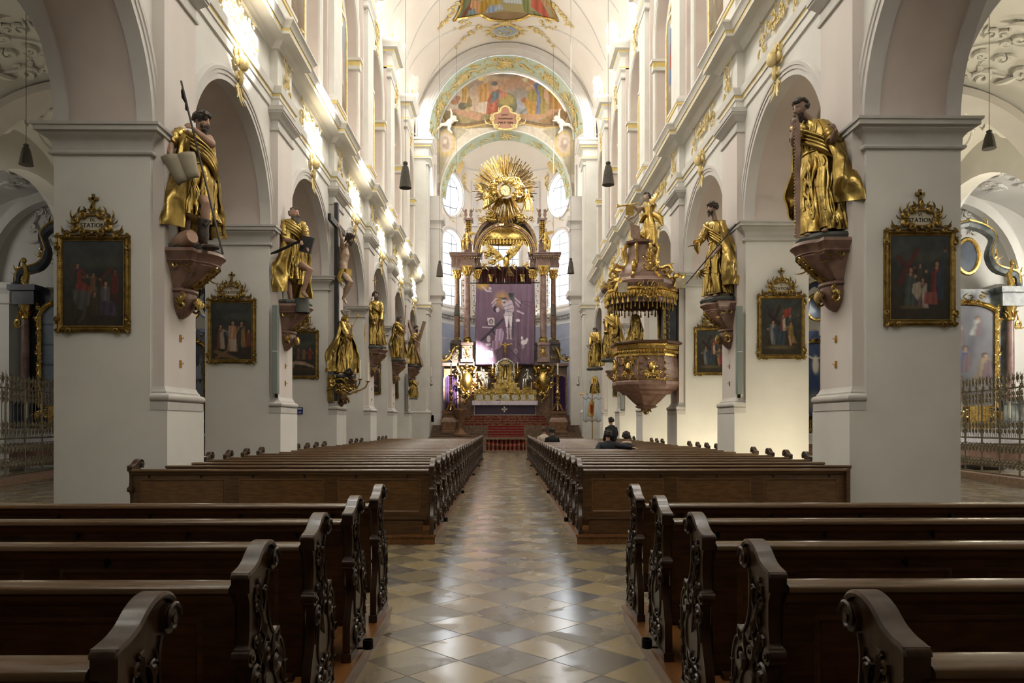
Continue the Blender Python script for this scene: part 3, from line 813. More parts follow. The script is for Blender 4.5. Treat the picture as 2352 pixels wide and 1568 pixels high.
def paint_lunette(p):
    p.C[:] = (.60, .55, .50)
    p.poly([(960, 240), (1350, 240), (1350, 420), (960, 420)], (.80, .78, .73))
    # sky
    p.poly([(990, 140), (1330, 140), (1330, 285), (1250, 292), (1160, 285), (1070, 292), (1005, 270)], (.60, .52, .46))
    p.ell(1160, 195, 95, 38, (.66, .50, .41), soft=.5); p.ell(1120, 172, 45, 14, (.70, .60, .52), soft=.5); p.ell(1210, 185, 50, 22, (.64, .47, .38), rot=-.5, soft=.5)
    p.ell(1165, 168, 38, 9, (.45, .40, .38), soft=.8); p.ell(1153, 164, 6, 4, (.25, .22, .22), soft=.6)
    p.ell(1195, 226, 42, 24, (.52, .50, .50), soft=.5); p.ell(1200, 245, 35, 18, (.58, .60, .68), soft=.5)
    p.ell(1050, 195, 60, 22, (.62, .55, .52), soft=.7); p.ell(1290, 205, 40, 30, (.58, .52, .46), soft=.7)
    bgnoise(p, .03, 9, 3)
    # ground and steps
    p.poly([(1008, 245), (1060, 262), (1130, 258), (1150, 275), (1150, 292), (1070, 296), (1010, 280)], (.50, .44, .30), shade=.15)
    p.poly([(1010, 236), (1040, 250), (1110, 262), (1100, 278), (1050, 262), (1012, 248)], (.70, .50, .40), shade=.08)
    p.poly([(1190, 262), (1240, 258), (1290, 240), (1300, 252), (1230, 275), (1190, 272)], (.72, .52, .38), shade=.06)
    p.poly([(1235, 278), (1300, 246), (1318, 250), (1300, 275), (1250, 285)], (.52, .38, .24), shade=.1)
    # church model
    p.poly([(1070, 215), (1085, 200), (1100, 215), (1103, 258), (1068, 252)], (.76, .66, .58), shade=.08)
    p.poly([(1083, 205), (1092, 190), (1101, 205), (1101, 222), (1083, 222)], (.70, .60, .54)); p.poly([(1073, 232), (1078, 220), (1084, 232), (1084, 246), (1073, 245)], (.50, .40, .20))
    # figures, left
    p.poly([(1008, 248), (1030, 215), (1052, 200), (1062, 195), (1066, 215), (1050, 250), (1030, 255)], (.80, .75, .70), shade=.15)
    p.poly([(1016, 236), (1035, 205), (1062, 190), (1068, 196), (1040, 222), (1022, 240)], (.62, .27, .16), shade=.2)
    p.poly([(1062, 195), (1075, 195), (1068, 245), (1060, 240)], (.72, .54, .24), shade=.2); p.ell(1066, 189, 6, 7, (.72, .55, .42))
    p.poly([(1098, 200), (1118, 188), (1126, 215), (1122, 262), (1102, 262), (1100, 225)], (.74, .52, .28), shade=.2); p.ell(1104, 180, 6, 6, (.92, .82, .5)); p.ell(1115, 184, 6, 8, (.80, .70, .60))
    p.poly([(1100, 236), (1122, 232), (1120, 262), (1098, 258)], (.82, .76, .70), shade=.1)
    p.poly([(1120, 230), (1130, 210), (1145, 205), (1158, 212), (1152, 240), (1140, 262), (1116, 262)], (.66, .28, .22), shade=.25)
    p.poly([(1130, 212), (1148, 208), (1150, 222), (1126, 240)], (.28, .36, .44), shade=.2); p.ell(1137, 199, 7, 9, (.78, .60, .48)); p.ell(1136, 192, 7, 5, (.22, .26, .34))
    p.ell(1063, 244, 11, 8, (.24, .25, .22)); p.ell(1075, 242, 10, 5, (.38, .38, .28)); p.ell(1074, 252, 5, 5, (.78, .64, .40))
    p.ell(1045, 235, 10, 6, (.66, .42, .32)); p.ell(1052, 226, 6, 6, (.60, .36, .25))
    # globe
    p.ell(1166, 240, 22, 27, (.34, .38, .30), soft=.08); p.ell(1164, 230, 17, 14, (.58, .52, .26), soft=.5)
    for q in range(6): p.line([(1150+q*5, 234+(q % 2)*3), (1152+q*5, 224)], 1.5, (.70, .62, .30))
    p.poly([(1148, 213), (1160, 211), (1168, 216), (1160, 224), (1146, 228)], (.74, .42, .34), shade=.15)
    # figures, right
    p.poly([(1209, 225), (1218, 205), (1230, 204), (1234, 228), (1226, 240), (1212, 236)], (.55, .48, .22), shade=.2); p.ell(1214, 203, 6, 6, (.76, .58, .44))
    p.line([(1206, 186), (1228, 200)], 5, (.78, .60, .48)); p.ell(1206, 183, 6, 5, (.80, .80, .66), soft=.6)
    p.poly([(1224, 193), (1240, 186), (1258, 190), (1250, 210), (1240, 262), (1228, 262), (1236, 225)], (.30, .38, .62), shade=.25)
    p.poly([(1234, 196), (1250, 194), (1258, 228), (1254, 262), (1240, 262), (1242, 225)], (.56, .48, .22), shade=.2); p.ell(1231, 184, 6, 7, (.78, .62, .50)); p.ell(1231, 178, 6, 3, (.76, .66, .38))
    p.poly([(1249, 205), (1262, 200), (1266, 218), (1258, 240), (1250, 225)], (.80, .62, .52), shade=.1)
    p.poly([(1258, 205), (1278, 205), (1290, 225), (1286, 250), (1262, 250), (1262, 225)], (.62, .42, .16), shade=.25)
    p.poly([(1278, 215), (1300, 215), (1310, 235), (1290, 246)], (.58, .34, .22), shade=.2)
    p.poly([(1200, 232), (1215, 228), (1232, 236), (1232, 262), (1214, 262), (1206, 245)], (.68, .48, .18), shade=.2); p.ell(1203, 230, 6, 6, (.60, .30, .18)); p.line([(1208, 250), (1196, 260)], 6, (.42, .46, .44))
    # framed lower edge
    e = [(1012, 248), (1020, 272), (1040, 284), (1070, 285), (1110, 278), (1140, 268)]
    e2 = [(2320-x, y) for x, y in e]
    for ee in (e, e2):
        p.line([(x, y+4) for x, y in ee], 7, (.40, .29, .18)); p.line([(x, y+8) for x, y in ee], 4, (.78, .66, .38)); p.line(ee, 2.5, (.30, .24, .16))
    # lower ground: lattice and medallions
    for sg in (0, 1):
        fx = (lambda x: 2320-x) if sg else (lambda x: x)
        p.poly([(fx(1000), 290), (fx(1060), 294), (fx(1075), 300), (fx(1040), 330), (fx(1012), 400), (fx(998), 400)], (.56, .54, .45), a=.7)
        p.ell(fx(1024), 330, 22, 30, (.78, .68, .44), soft=.12); p.ell(fx(1024), 328, 16, 23, (.78, .72, .68), soft=.1)
        p.ell(fx(1024), 330, 8, 14, (.60, .52, .48), soft=.5); p.ell(fx(1022), 325, 5, 6, (.85, .80, .76), soft=.5)
paint_lunette(p)
p.C = p.C*.58+np.array((.60, .54, .46))*.42; bgnoise(p, .025, 5, 9)
idx = np.arange((nx_+1)*(ny_+1))
flatX, flatZ = WX.ravel(), WZ.ravel()
class _PM: pass
def mesh_custom(p, name, m, pts3, parent=None):
    it = iter(pts3)
    return p.mesh(name, m, lambda a, b: next(it), parent)
lun = mesh_custom(p, 'lunette_fresco', 'fresco', [(float(a), YW, float(z)) for a, z in zip(flatX, flatZ)])
tag(lun, 'half round fresco of saints beside a green globe between the two arches', 'fresco')
m = MB()
for s in (-1, 1):
    a, b = sorted((SX(s, OR), SX(s, 5.6))); m.box((a, YW-.02, 0), (b, YW+.9, OZ+.0), 0)
A = arc(NX, OZ, OR, 0, pi, 60)
for s in (-1, 1):
    path = [(SX(s, 6.), YW-.02), (SX(s, OR), YW-.02), (SX(s, OR), YW+.9), (SX(s, 6), YW+.9)]
    for z0 in (9.0, 13.6):
        sweep(m, path, [(0, z0), (.05, z0+.03), (0, z0+.07), (0, z0+.3), (.1, z0+.44), (.2, z0+.5), (.22, z0+.8), (-.1, z0+.82)], side=-s)
sweep_plane(m, A, [(0, 0), (0, .06), (.06, .07), (.08, 0)], lambda u, v, e: (u, YW-e, v), side=-1)
struct(m.build('trim_12', 'plaster_grey', autosm=30))
m = MB(); m.grid([[splay(pi*i/60, q, 0, OR, OR-.25, YW, YW+.9, OZ) for i in range(61)] for q in (0, 1)])
struct(m.build('trim_13', 'pale_green'))
m = MB()
def smap2(u, v, e=0.): return splay(pi/2-u/3.85, .5+v/.9, e, OR, OR-.25, YW, YW+.9, OZ)
rocaille(m, smap2, 11.8, .6, 46, 5, size=(.10, .20))
for i in range(15): leaf(m, smap2, (i-7)*.8, 0, .55, 0 if i % 2 else pi, w=.2, bend=.4)
for u in (0,):
    for a in range(8): leaf(m, smap2, u, 0, .38, a*pi/4, w=.4)
tag(m.build('gilt_stucco_garland', 'gold_stucco'), 'gold and grey stucco garland on the inner apse arch, over the gilded rays', 'stucco')

# ---- apse
AC, AR, AZ = 49.5, 4.95, 19.6
def apm(u, v, e=0.):
    r = AR+e
    if abs(u) < AR*pi/2: t = u/AR; return (NX+r*sin(t), AC+r*cos(t), v)
    sg = 1 if u > 0 else -1
    return (NX+sg*r, AC-(abs(u)-AR*pi/2), v)
m = MB()
uC = [-.9*AR, 0, .9*AR]; hw = 1.55
ulist = [(-AR*pi/2-3.3, -AR*pi/2)]
def plain(m, u0, u1, v0, v1, n=8, mi=0): m.grid([[apm(u0+(u1-u0)*i/n, v) for i in range(n+1)] for v in (v0, v1)], mi=mi)
plain(m, -AR*pi/2-3.3, -AR*pi/2, 2, AZ, 2); plain(m, AR*pi/2, AR*pi/2+3.3, 2, AZ, 2)
edges = [-AR*pi/2]
for c in uC:
    plain(m, edges[-1], c-hw, 2, AZ+.4, 8); edges.append(c+hw)
    plain(m, c-hw, c+hw, 2, 9.9, 8)
    th = hole_curve('arch', c, 12.75, 1.9, 5.3, 40)
    panel_hole(m, c-hw, c+hw, 9.9, 16.0, th, apm, depth=.55, steps=4, c=(c, 12.9))
    if c != 0:
        ov = hole_curve('ellipse', c, 17.95, 2.2, 3.0, 40)
        panel_hole(m, c-hw, c+hw, 16.0, AZ+.4, ov, apm, depth=.55, steps=4)
    else: plain(m, c-hw, c+hw, 16.0, AZ+.4, 8)
plain(m, edges[-1], AR*pi/2, 2, AZ+.4, 8)
# half dome
rows = []
for i in range(13):
    a = pi/2*i/12; rows.append([(NX+AR*cos(a)*sin(t), AC+AR*cos(a)*cos(t), AZ+.4+4.2*sin(a)) for t in np.linspace(-pi/2, pi/2, 33)])
m.grid(rows)
m.grid([[(NX+AR*cos(a), yy, AZ+.4+4.2*sin(a)) for a in np.linspace(0, pi, 33)] for yy in (AC, 46.2)])
aw = struct(m.build('wall_back', 'vault', autosm=30))
# blue-grey dado of the apse with cornice
m = MB()
for (z0, pr) in ((8.7, [(0.01, 0), (.05, .02), (.03, .06), (.02, .3), (.08, .4), (.14, .45), (.14, .52)]), (9.22, [(.14, 0), (.3, .06), (.34, .16), (.40, .26), (.40, .34), (0, .36)]), (7.6, [(0, 0), (.05, .03), (.06, .08), (0, .1)])):
    m.grid([[apm(u, z0+dz, -pj) for pj, dz in pr] for u in np.linspace(-AR*pi/2-3.2, AR*pi/2+3.2, 90)])
for i in range(70):
    u = -AR*pi/2-1+i*(AR*pi+2)/69; m.prism([(u-.05, 9.08), (u+.05, 9.08), (u+.05, 9.2), (u-.05, 9.2)], -.02, -.2, mapf=lambda a, b, d: apm(a, b, d))
struct(m.build('trim_14', 'white', autosm=40))
m = MB(); m.grid([[apm(u, 2.2, -.03), apm(u, 8.72, -.03)] for u in np.linspace(-AR*pi/2-3.2, AR*pi/2+3.2, 60)])
struct(m.build('trim_15', 'apse'))
for c in uC:
    th = hole_curve('arch', c, 12.75, 1.9, 5.3, 40)
    window_obj(widx, th, lambda u, v, e: apm(u, v, .5-e), [c-.48, c, c+.48], [10.1+.75*i for i in range(1, 7)], bar=.034, frame='pipe_dark', fw=.03); widx += 1
    if c:
        ov = hole_curve('ellipse', c, 17.95, 2.2, 3.0, 40)
        window_obj(widx, ov, lambda u, v, e: apm(u, v, .5-e), [c-.36, c+.36], [17.2, 17.95, 18.7], bar=.034, frame='pipe_dark', fw=.03); widx += 1
m = MB()
for c in uC:
    pts = hole_curve('arch', c, 12.75, 2.1, 5.5, 40)
    sweep_plane(m, pts, [(0, 0), (.02, -.07), (.12, -.08), (.14, 0)], lambda u, v, e: apm(u, v, e), closed=True, side=-1)
    if c: sweep_plane(m, hole_curve('ellipse', c, 17.95, 2.35, 3.15, 40), [(0, 0), (.02, -.07), (.10, -.08), (.12, 0)], lambda u, v, e: apm(u, v, e), closed=True, side=-1)
for u in (-.48*AR, .48*AR, -1.35*AR, 1.35*AR):   # slim pilaster strips
    m.prism([(u-.22, 9.6), (u+.22, 9.6), (u+.22, 19.3), (u-.22, 19.3)], 0, -.1, mapf=lambda a, b, d: apm(a, b, d))
    m.prism([(u-.3, 16.0), (u+.3, 16.0), (u+.3, 16.35), (u-.3, 16.35)], 0, -.2, mapf=lambda a, b, d: apm(a, b, d))
sweep_plane(m, [(-AR*1.5+AR*3*i/60, 20.1+.0*i) for i in range(61)], [(0, 0), (.0, -.05), (.08, -.06), (.08, 0)], lambda u, v, e: apm(u, v, e), side=1)
struct(m.build('trim_16', 'plaster_grey', autosm=40))
m = MB()                                             # stucco shells and scrolls over the round windows
for c in (-.9*AR, .9*AR):
    sg = 1 if c > 0 else -1
    mp = lambda u, v, e=0., c=c: apm(c+u, v, -e)
    shell(m, mp, -sg*.55, 19.35, 1.25, radians(60 if sg < 0 else 50), radians(130 if sg < 0 else 120), k=9)
    for q in (-1, 1):
        cscroll(m, mp, -sg*1.25, 19.2+q*.2, .35, q, q); leaf(m, mp, -sg*1.3, 18.9, .7, -1.5, w=.2)
    for q in range(8): leaf(m, mp, 1.2*cos(q*.8), 16.3+.25*sin(q*2.), .4, q*.9, w=.3)
tag(m.build('stucco_shell', 'gold_stucco'), 'ochre stucco shells fanned over the two round apse windows', 'stucco')
# chancel floor and steps
m = MB(); n = 14
for i in range(n): m.box((NX-4.5, 42.7+i*.3, -.1 if i == 0 else .157*i-.02), (NX+4.5, 47.2, .157*(i+1)))
m.box((NX-5.0, 46.9, 1.9), (NX+5.0, 55, 2.2)); 
for i in range(n):
    m.box((NX-4.52, 42.66+i*.3, .157*(i+1)-.04), (NX+4.52, 42.76+i*.3, .157*(i+1)+.004))
STEPS = tag(m.build('floor_steps', 'step_stone', smooth=False), kind='structure')
# side walls that close chancel and crossing
m = MB()
for s in (-1, 1):
    a, b = sorted((SX(s, 6.7), SX(s, 6.9))); m.box((a, Y7-.1, 0), (b, 46.5, 12))
    m.add([(SX(s, 6.8), Y7, 0), (SX(s, 14), Y7, 0), (SX(s, 14), Y7, 12), (SX(s, 6.8), Y7, 12)], [(0, 1, 2, 3)])
struct(m.build('wall_side', 'plaster', smooth=False))

# ---- aisles: outer walls with chapel arches, cross vaults with stucco
AO = 13.0
def aisle_z(d, y):
    dx = (d-(HO+AO)/2)/((AO-HO)/2); yy = ((y-(Y0+PD/2)) % PITCH)/PITCH*2-1
    return 6.25+max(sqrt(max(0, 1-dx*dx)), sqrt(max(0, 1-yy*yy)))*3.15+.5*(1-dx*dx)*(1-yy*yy)
aisle = {}
for s in (-1, 1):
    m = MB(); mp = lambda u, v, e, s=s: (SX(s, AO+e), u, v)
    m.add([mp(-8, 0, 0), mp(17.0, 0, 0), mp(17.0, 11, 0), mp(-8, 11, 0)], [(0, 1, 2, 3)])
    hole = hole_curve('arch', 20.6, 4.2, 6.2, 8.6, 48)
    panel_hole(m, 17.0, 24.2, -.05, 11, hole, mp, depth=.5, c=(20.6, 4.5))
    m.add([mp(24.2, 0, 0), mp(46, 0, 0), mp(46, 11, 0), mp(24.2, 11, 0)], [(0, 1, 2, 3)])
    aw_ = struct(m.build('wall_aisle_left' if s < 0 else 'wall_aisle_right', 'plaster'))
    rows = []
    for y in np.arange(-8, 46.01, .28): rows.append([(SX(s, d), y, aisle_z(d, y)) for d in np.linspace(HO-.3, AO, 30)])
    m = MB(); m.grid(rows); aisle[s] = struct(m.build('ceiling_aisle', 'plaster', autosm=25))
    m = MB()
    for k in range(1, 6):
        y = YK(k)+PD/2
        A = arc(0, 6.25, 1, 0, pi, 30)
        c_, r_ = (HO+AO)/2, (AO-HO)/2
        m.grid([[(SX(s, c_+(r_+.05)*cos(a)), y-.35, 6.2+3.2*sin(a)) for a in np.linspace(0, pi, 31)], [(SX(s, c_+(r_-.12)*cos(a)), y-.35, 6.2+3.02*sin(a)) for a in np.linspace(0, pi, 31)],
                [(SX(s, c_+(r_-.12)*cos(a)), y+.35, 6.2+3.02*sin(a)) for a in np.linspace(0, pi, 31)], [(SX(s, c_+(r_+.05)*cos(a)), y+.35, 6.2+3.2*sin(a)) for a in np.linspace(0, pi, 31)]])
    m.build('rib', 'plaster_grey', aisle[s], autosm=30)
    # stucco on the aisle vault
    m = MB()
    for k, sd in ((1, 4), (2, 7)):
        yc = YK(k)+PD/2+PITCH/2; dc = (HO+AO)/2
        vm = lambda u, v, e=0., s=s, yc=yc, dc=dc: (SX(s, min(AO-.05, max(HO, dc+u))), yc+v, aisle_z(min(AO-.05, max(HO, dc+u)), yc+v)-e)
        rocaille(m, vm, 5.6, 4.6, 62, sd, fat=.24, size=(.16, .36), mask=lambda u, v: 1.1 < hypot(u, v*1.1) < 2.7)
        for rr in (1.5, 2.5):
            m.tube([vm(rr*1.1*cos(a)*(1+.12*sin(4*a)), rr*sin(a)*(1+.12*sin(4*a)), .02) for a in np.linspace(0, 2*pi, 60)], .045, n=5)
    m.build('stucco', 'plaster', aisle[s])
    # chapel beyond the arch
    m = MB()
    x0, x1 = AO+.4, 21.0
    def q4(a, b, c, d): m.add([(SX(s, p_[0]), p_[1], p_[2]) for p_ in (a, b, c, d)], [(0, 1, 2, 3)])
    q4((x0, 28, 0), (x1, 28, 0), (x1, 28, 13), (x0, 28, 13)); q4((x1, 17, 0), (x1, 28, 0), (x1, 28, 13), (x1, 17, 13)); q4((x0, 17, 0), (x1, 17, 0), (x1, 17, 13), (x0, 17, 13))
    q4((x0, 24.2, 0), (x0, 28, 0), (x0, 28, 13), (x0, 24.2, 13))
    cz = lambda d, y: 6.9+3.4*sqrt(max(0, 1-((d-17.)/4.1)**2))
    m.grid([[(SX(s, d), y, cz(d, y)) for d in np.linspace(x0, x1, 26)] for y in (17, 22, 28)])
    # engaged pilasters with capitals, rib
    for (d, y) in ((18.6, 27.6), (13.9, 27.6), (19.0, 23.6)):
        a, b = sorted((SX(s, d-.3), SX(s, d+.3))); m.box((a, y-.2, 0), (b, y+.4, 6.2))
        sweep(m, [(a, y-.2), (b, y-.2), (b, y+.4), (a, y+.4)], [(0, 6.0), (.08, 6.05), (.03, 6.1), (.03, 6.4), (.15, 6.55), (.2, 6.6), (.2, 6.8), (0, 6.85)], closed=True)
    for y in (23.3, 27.3):
        m.grid([[(SX(s, 16.5+r*cos(a)), yy, 6.6+r*1.25*sin(a)) for a in np.linspace(0, pi, 31)] for r, yy in ((2.9, y), (2.6, y), (2.6, y+.4), (2.9, y+.4))])
    struct(m.build('wall_chapel_left' if s < 0 else 'wall_chapel_right', 'plaster', autosm=30))
    m = MB()
    for (yb, sd) in ((25.0, 21), (20.5, 22)):
        vm = lambda u, v, e=0., s=s, yb=yb: (SX(s, 17.+u), yb+v, cz(17.+u, 0)-e)
        rocaille(m, vm, 7, 4.0, 52, sd, size=(.16, .36), fat=.26)
    wm = lambda u, v, e=0., s=s: (SX(s, 16.+u), 27.95-e, v)
    shell(m, wm, .0, 7.4, 1.5, .2, pi-.2, k=13); rocaille(m, lambda u, v, e=0.: wm(u, 9.0+v, e), 3.8, 1.6, 26, 9, size=(.15, .3), fat=.26)
    m.build('stucco', 'plaster', aisle[s])
# rear wall and organ loft over the camera side
m = MB(); m.add([(-21, -7.9, 0), (21, -7.9, 0), (21, -7.9, 26), (-21, -7.9, 26)], [(0, 1, 2, 3)])
struct(m.build('wall_rear', 'plaster', smooth=False))
m = MB(); m.box((NX-5.3, -7.9, 6.2), (NX+5.3, 1.2, 6.6)); struct(m.build('ceiling_loft', 'plaster', smooth=False))
# ================================================================== PEWS
AX = 0.02
def smooth_poly(pts, k=4, closed=True):
    out = []; n = len(pts)
    for i in range(n if closed else n-1):
        p0, p1, p2, p3 = (pts[(i-1) % n] if closed or i > 0 else pts[0]), pts[i], pts[(i+1) % n], (pts[(i+2) % n] if closed or i < n-2 else pts[-1])
        for j in range(k):
            t = j/k; q = []
            for a, b, c, d in zip(p0, p1, p2, p3):
                q.append(.5*((2*b)+(-a+c)*t+(2*a-5*b+4*c-d)*t*t+(-a+3*b-3*c+d)*t**3))
            out.append(tuple(q))
    if not closed: out.append(tuple(pts[-1]))
    return out
END = [(-.055, 0), (-.055, .035), (-.04, .05), (-.04, .21), (-.02, .26), (.03, .36), (.045, .45), (.04, .53), (.015, .565), (-.02, .575), (-.03, .60), (-.02, .625), (.01, .645), (.022, .70), (.022, .80), (.0, .84), (-.005, .875), (-.005, .905)]
ENDTOP = [(-.005, .905), (.05, .915), (.10, .935), (.15, .968), (.20, .985), (.25, .985), (.29, .962), (.305, .925), (.285, .89)]
ENDFAR = [(.25, .885), (.235, .84), (.237, .78), (.252, .70), (.29, .64), (.34, .605), (.385, .618), (.388, .59), (.37, .565), (.40, .572), (.44, .535), (.465, .46), (.462, .36), (.435, .25), (.425, .15), (.435, .08), (.455, .04), (.455, 0)]
END_POLY = END[:-1]+smooth_poly(ENDTOP, 3, False)+smooth_poly(ENDFAR, 3, False)
def end_panel(s, parent, x0=0., flip=1, carve=True, name='end_panel'):
    X = lambda e: s*(x0+e*flip)
    m = MB(); m.prism(END_POLY, 0, .046, mapf=lambda u, v, d: (X(d), u, v))
    m.prism([(-.06, 0), (.46, 0), (.455, .05), (-.055, .05)], -.010, .052, mapf=lambda u, v, d: (X(d), u, v))
    # thick top cap that rolls over into a scroll
    cap = smooth_poly([(-.012, .90)]+ENDTOP, 3, False)
    rows = []
    for e0, off in ((-.012, 0), (-.017, .011), (-.011, .02), (.052, .02), (.058, .011), (.053, 0)):
        r = []
        for i, (u, v) in enumerate(cap):
            a = cap[max(0, i-1)]; b = cap[min(len(cap)-1, i+1)]; du, dv = b[0]-a[0], b[1]-a[1]; l = hypot(du, dv)+1e-9
            r.append((X(e0), u-dv/l*off, v+du/l*off))
        rows.append(r)
    m.grid(rows, close_u=True)
    m.box(tuple(min(a, b) for a, b in zip((X(-.014), -.02, .845), (X(.055), .02, .905))), tuple(max(a, b) for a, b in zip((X(-.014), -.022, .845), (X(.055), .02, .922))))
    # scroll eye and the round boss
    for (u, v, r, e) in ((.262, .925, .042, -.016), (-.0, .60, .034, -.014)):
        for q, h in ((1, 0), (.62, .008), (.3, .014)):
            m.prism([(u+r*q*cos(a), v+r*q*sin(a)) for a in np.linspace(0, 2*pi, 18, endpoint=False)], e-h, .052, mapf=lambda a, b, d: (X(d), a, b))
    o = m.build(name, 'wood_end', parent, autosm=40)
    if carve:
        c = MB(); mp = lambda u, v, e=0.: (X(-e+.001), u, v)
        rim = smooth_poly([(.02, .86)]+[(.10, .915), (.17, .945)], 3, False)
        c.tube([mp(u-.002, v, .004) for u, v in smooth_poly([(u-(.014 if u > .2 else -.014), v) for u, v in ENDFAR], 2, False)], .007, n=5)
        c.tube([mp(u+.018, v, .004) for u, v in smooth_poly(END[5:9], 2, False)], .007, n=5)
        c.tube([mp(.262+.05*(1-t)*cos(t*9), .925+.05*(1-t)*sin(t*9), .026) for t in np.linspace(0, .8, 16)], .006, n=4)
        rg = random.Random(4)
        for i in range(13):                    # hanging leaf chain, then flowers at the foot
            t = i/12; v = .86-.40*t; u = .12+.03*sin(i*1.7)+.02*t
            leaf(c, mp, u, v, .085, -pi/2+(.75 if i % 2 else -.75), w=.36, bend=-.9 if i % 2 else .9)
            cscroll(c, mp, u+(.03 if i % 2 else -.03), v-.02, .045, rg.uniform(0, 6), 1 if i % 2 else -1, thick=.17)
        for i in range(9):                     # along the far swelling edge
            t = i/8; leaf(c, mp, .40+.02*sin(t*3), .52-.36*t, .06, -pi/2+(.6 if i % 2 else -.6), w=.4)
        cscroll(c, mp, .06, .50, .09, .6, 1); cscroll(c, mp, .30, .50, .10, 2.4, -1); cscroll(c, mp, .20, .56, .07, 1, 1)
        for i in range(12): 
            a = i*2*pi/12; leaf(c, mp, .20+.1*cos(a), .15+.07*sin(a), .07, a+.5, w=.42)
        cscroll(c, mp, .10, .14, .08, 0, 1); cscroll(c, mp, .32, .14, .08, 3, -1); c.ell(mp(.205, .15, .01), (.02, .03, .03), n=8)
        c.tube([mp(u, v, .004) for u, v in smooth_poly([(.12, .46), (.09, .34), (.13, .24), (.25, .22), (.33, .28), (.34, .40), (.28, .47)], 4, False)], .007, n=5)
        c.build('carving', 'wood_end', o)
    return o
def make_pew(s, L, outer, label, group, plain_outer=False, first=False):
    root = empty('church_pew', (0, 0, 0), label, 'pew', group)
    end_panel(s, root)
    def bx(m, x0, x1, y0, y1, z0, z1): a, b = sorted((s*x0, s*x1)); m.box((a, y0, z0), (b, y1, z1))
    m = MB(); bx(m, .06, L, .05, .085, .20, .85)
    bx(m, .06, L, .035, .05, .745, .845); bx(m, .06, L, .035, .05, .20, .285)
    n = max(2, round((L-.25)/1.16)); w = (L-.06)/n
    fr = [.06+.0+w*i for i in range(n+1)]
    for i, x in enumerate(fr): bx(m, max(.06, x-.09-(.03 if i == 0 else 0)), min(L, x+.09+(.03 if i == 0 else 0)), .035, .05, .285, .745)
    bk = m.build('backrest', 'wood', root, smooth=False)
    m = MB()
    for i in range(n):
        x0, x1 = fr[i]+.09+(.03 if i == 0 else 0), fr[i+1]-.09
        bx(m, x0+.03, x1-.03, .044, .052, .315, .715)
        for pr in ([(0, .0), (0, -.012), (-.014, -.016), (-.026, -.008), (-.03, .0)],):
            sweep_rect(m, min(s*x0, s*x1), max(s*x0, s*x1), .285, .745, pr, lambda u, v, e: (u, .046+e, v))
    m.build('panelling', 'wood_panel', bk, autosm=40)
    m = MB(); y0 = -.02                         # book rail
    sec = [(.10, .835), (.10, .872), (-.012, .872), (-.026, .862), (-.03, .848), (-.022, .838), (0, .832), (.006, .815), (.02, .80), (.035, .785), (.05, .775)]
    m.grid([[(s*x, a, b) for a, b in sec] for x in (.062, L)], close_v=True, cap=True)
    m.build('book_rail', 'wood_top', root, autosm=40)
    m = MB(); bx(m, .14, L, -.015, .03, 0, .185); bx(m, .10, L, -.035, .04, .20, .222); bx(m, .10, L, .0, .05, .185, .20); m.build('kneeler_box', 'wood', root, smooth=False)
    m = MB()
    pl = [(.09+.0, .11), (.075, .14), (.07, .30), (.075, .36), (.10, .405), (.15, .43), (L, .43), (L, .09)]
    m.prism([(s*a, b) for a, b in pl], .395, .425, ax='z'); m.build('seat', 'wood_top', root, autosm=30)
    k = max(2, int(L/.62))                      # coat hooks
    for i in range(k):
        m = MB(); x = s*(.35+i*(L-.5)/(k-1)*.98); m.tube([(x, .036, .80), (x, .012, .80), (x, .0, .775), (x, .008, .757), (x, .022, .765)], .006, n=5); m.box((x-.010, .030, .765), (x+.010, .036, .825)); m.build('hook', 'dark_iron', root)
    if outer == 'scroll': end_panel(s, root, x0=L+.0, flip=1, carve=False, name='outer_end')
    if outer == 'plain':
        m = MB(); bx(m, L, L+.05, -.03, .40, 0, .60); bx(m, L, L+.05, -.03, .12, .60, .875); m.build('outer_end', 'wood', root, smooth=False)
    return root
ORD = ['first', 'second', 'third', 'fourth', 'fifth', 'sixth', 'seventh', 'eighth', 'ninth', 'tenth', 'eleventh', 'twelfth', 'thirteenth', 'fourteenth', 'fifteenth', 'sixteenth', 'seventeenth', 'eighteenth', 'nineteenth', 'twentieth', 'twenty-first', 'twenty-second', 'twenty-third', 'twenty-fourth', 'twenty-fifth']
PF = .126
NEAR_Y = [5.58-.935*i for i in range(5)]
FAR_Y = [9.98+.91*i for i in range(25)]
proto = {}
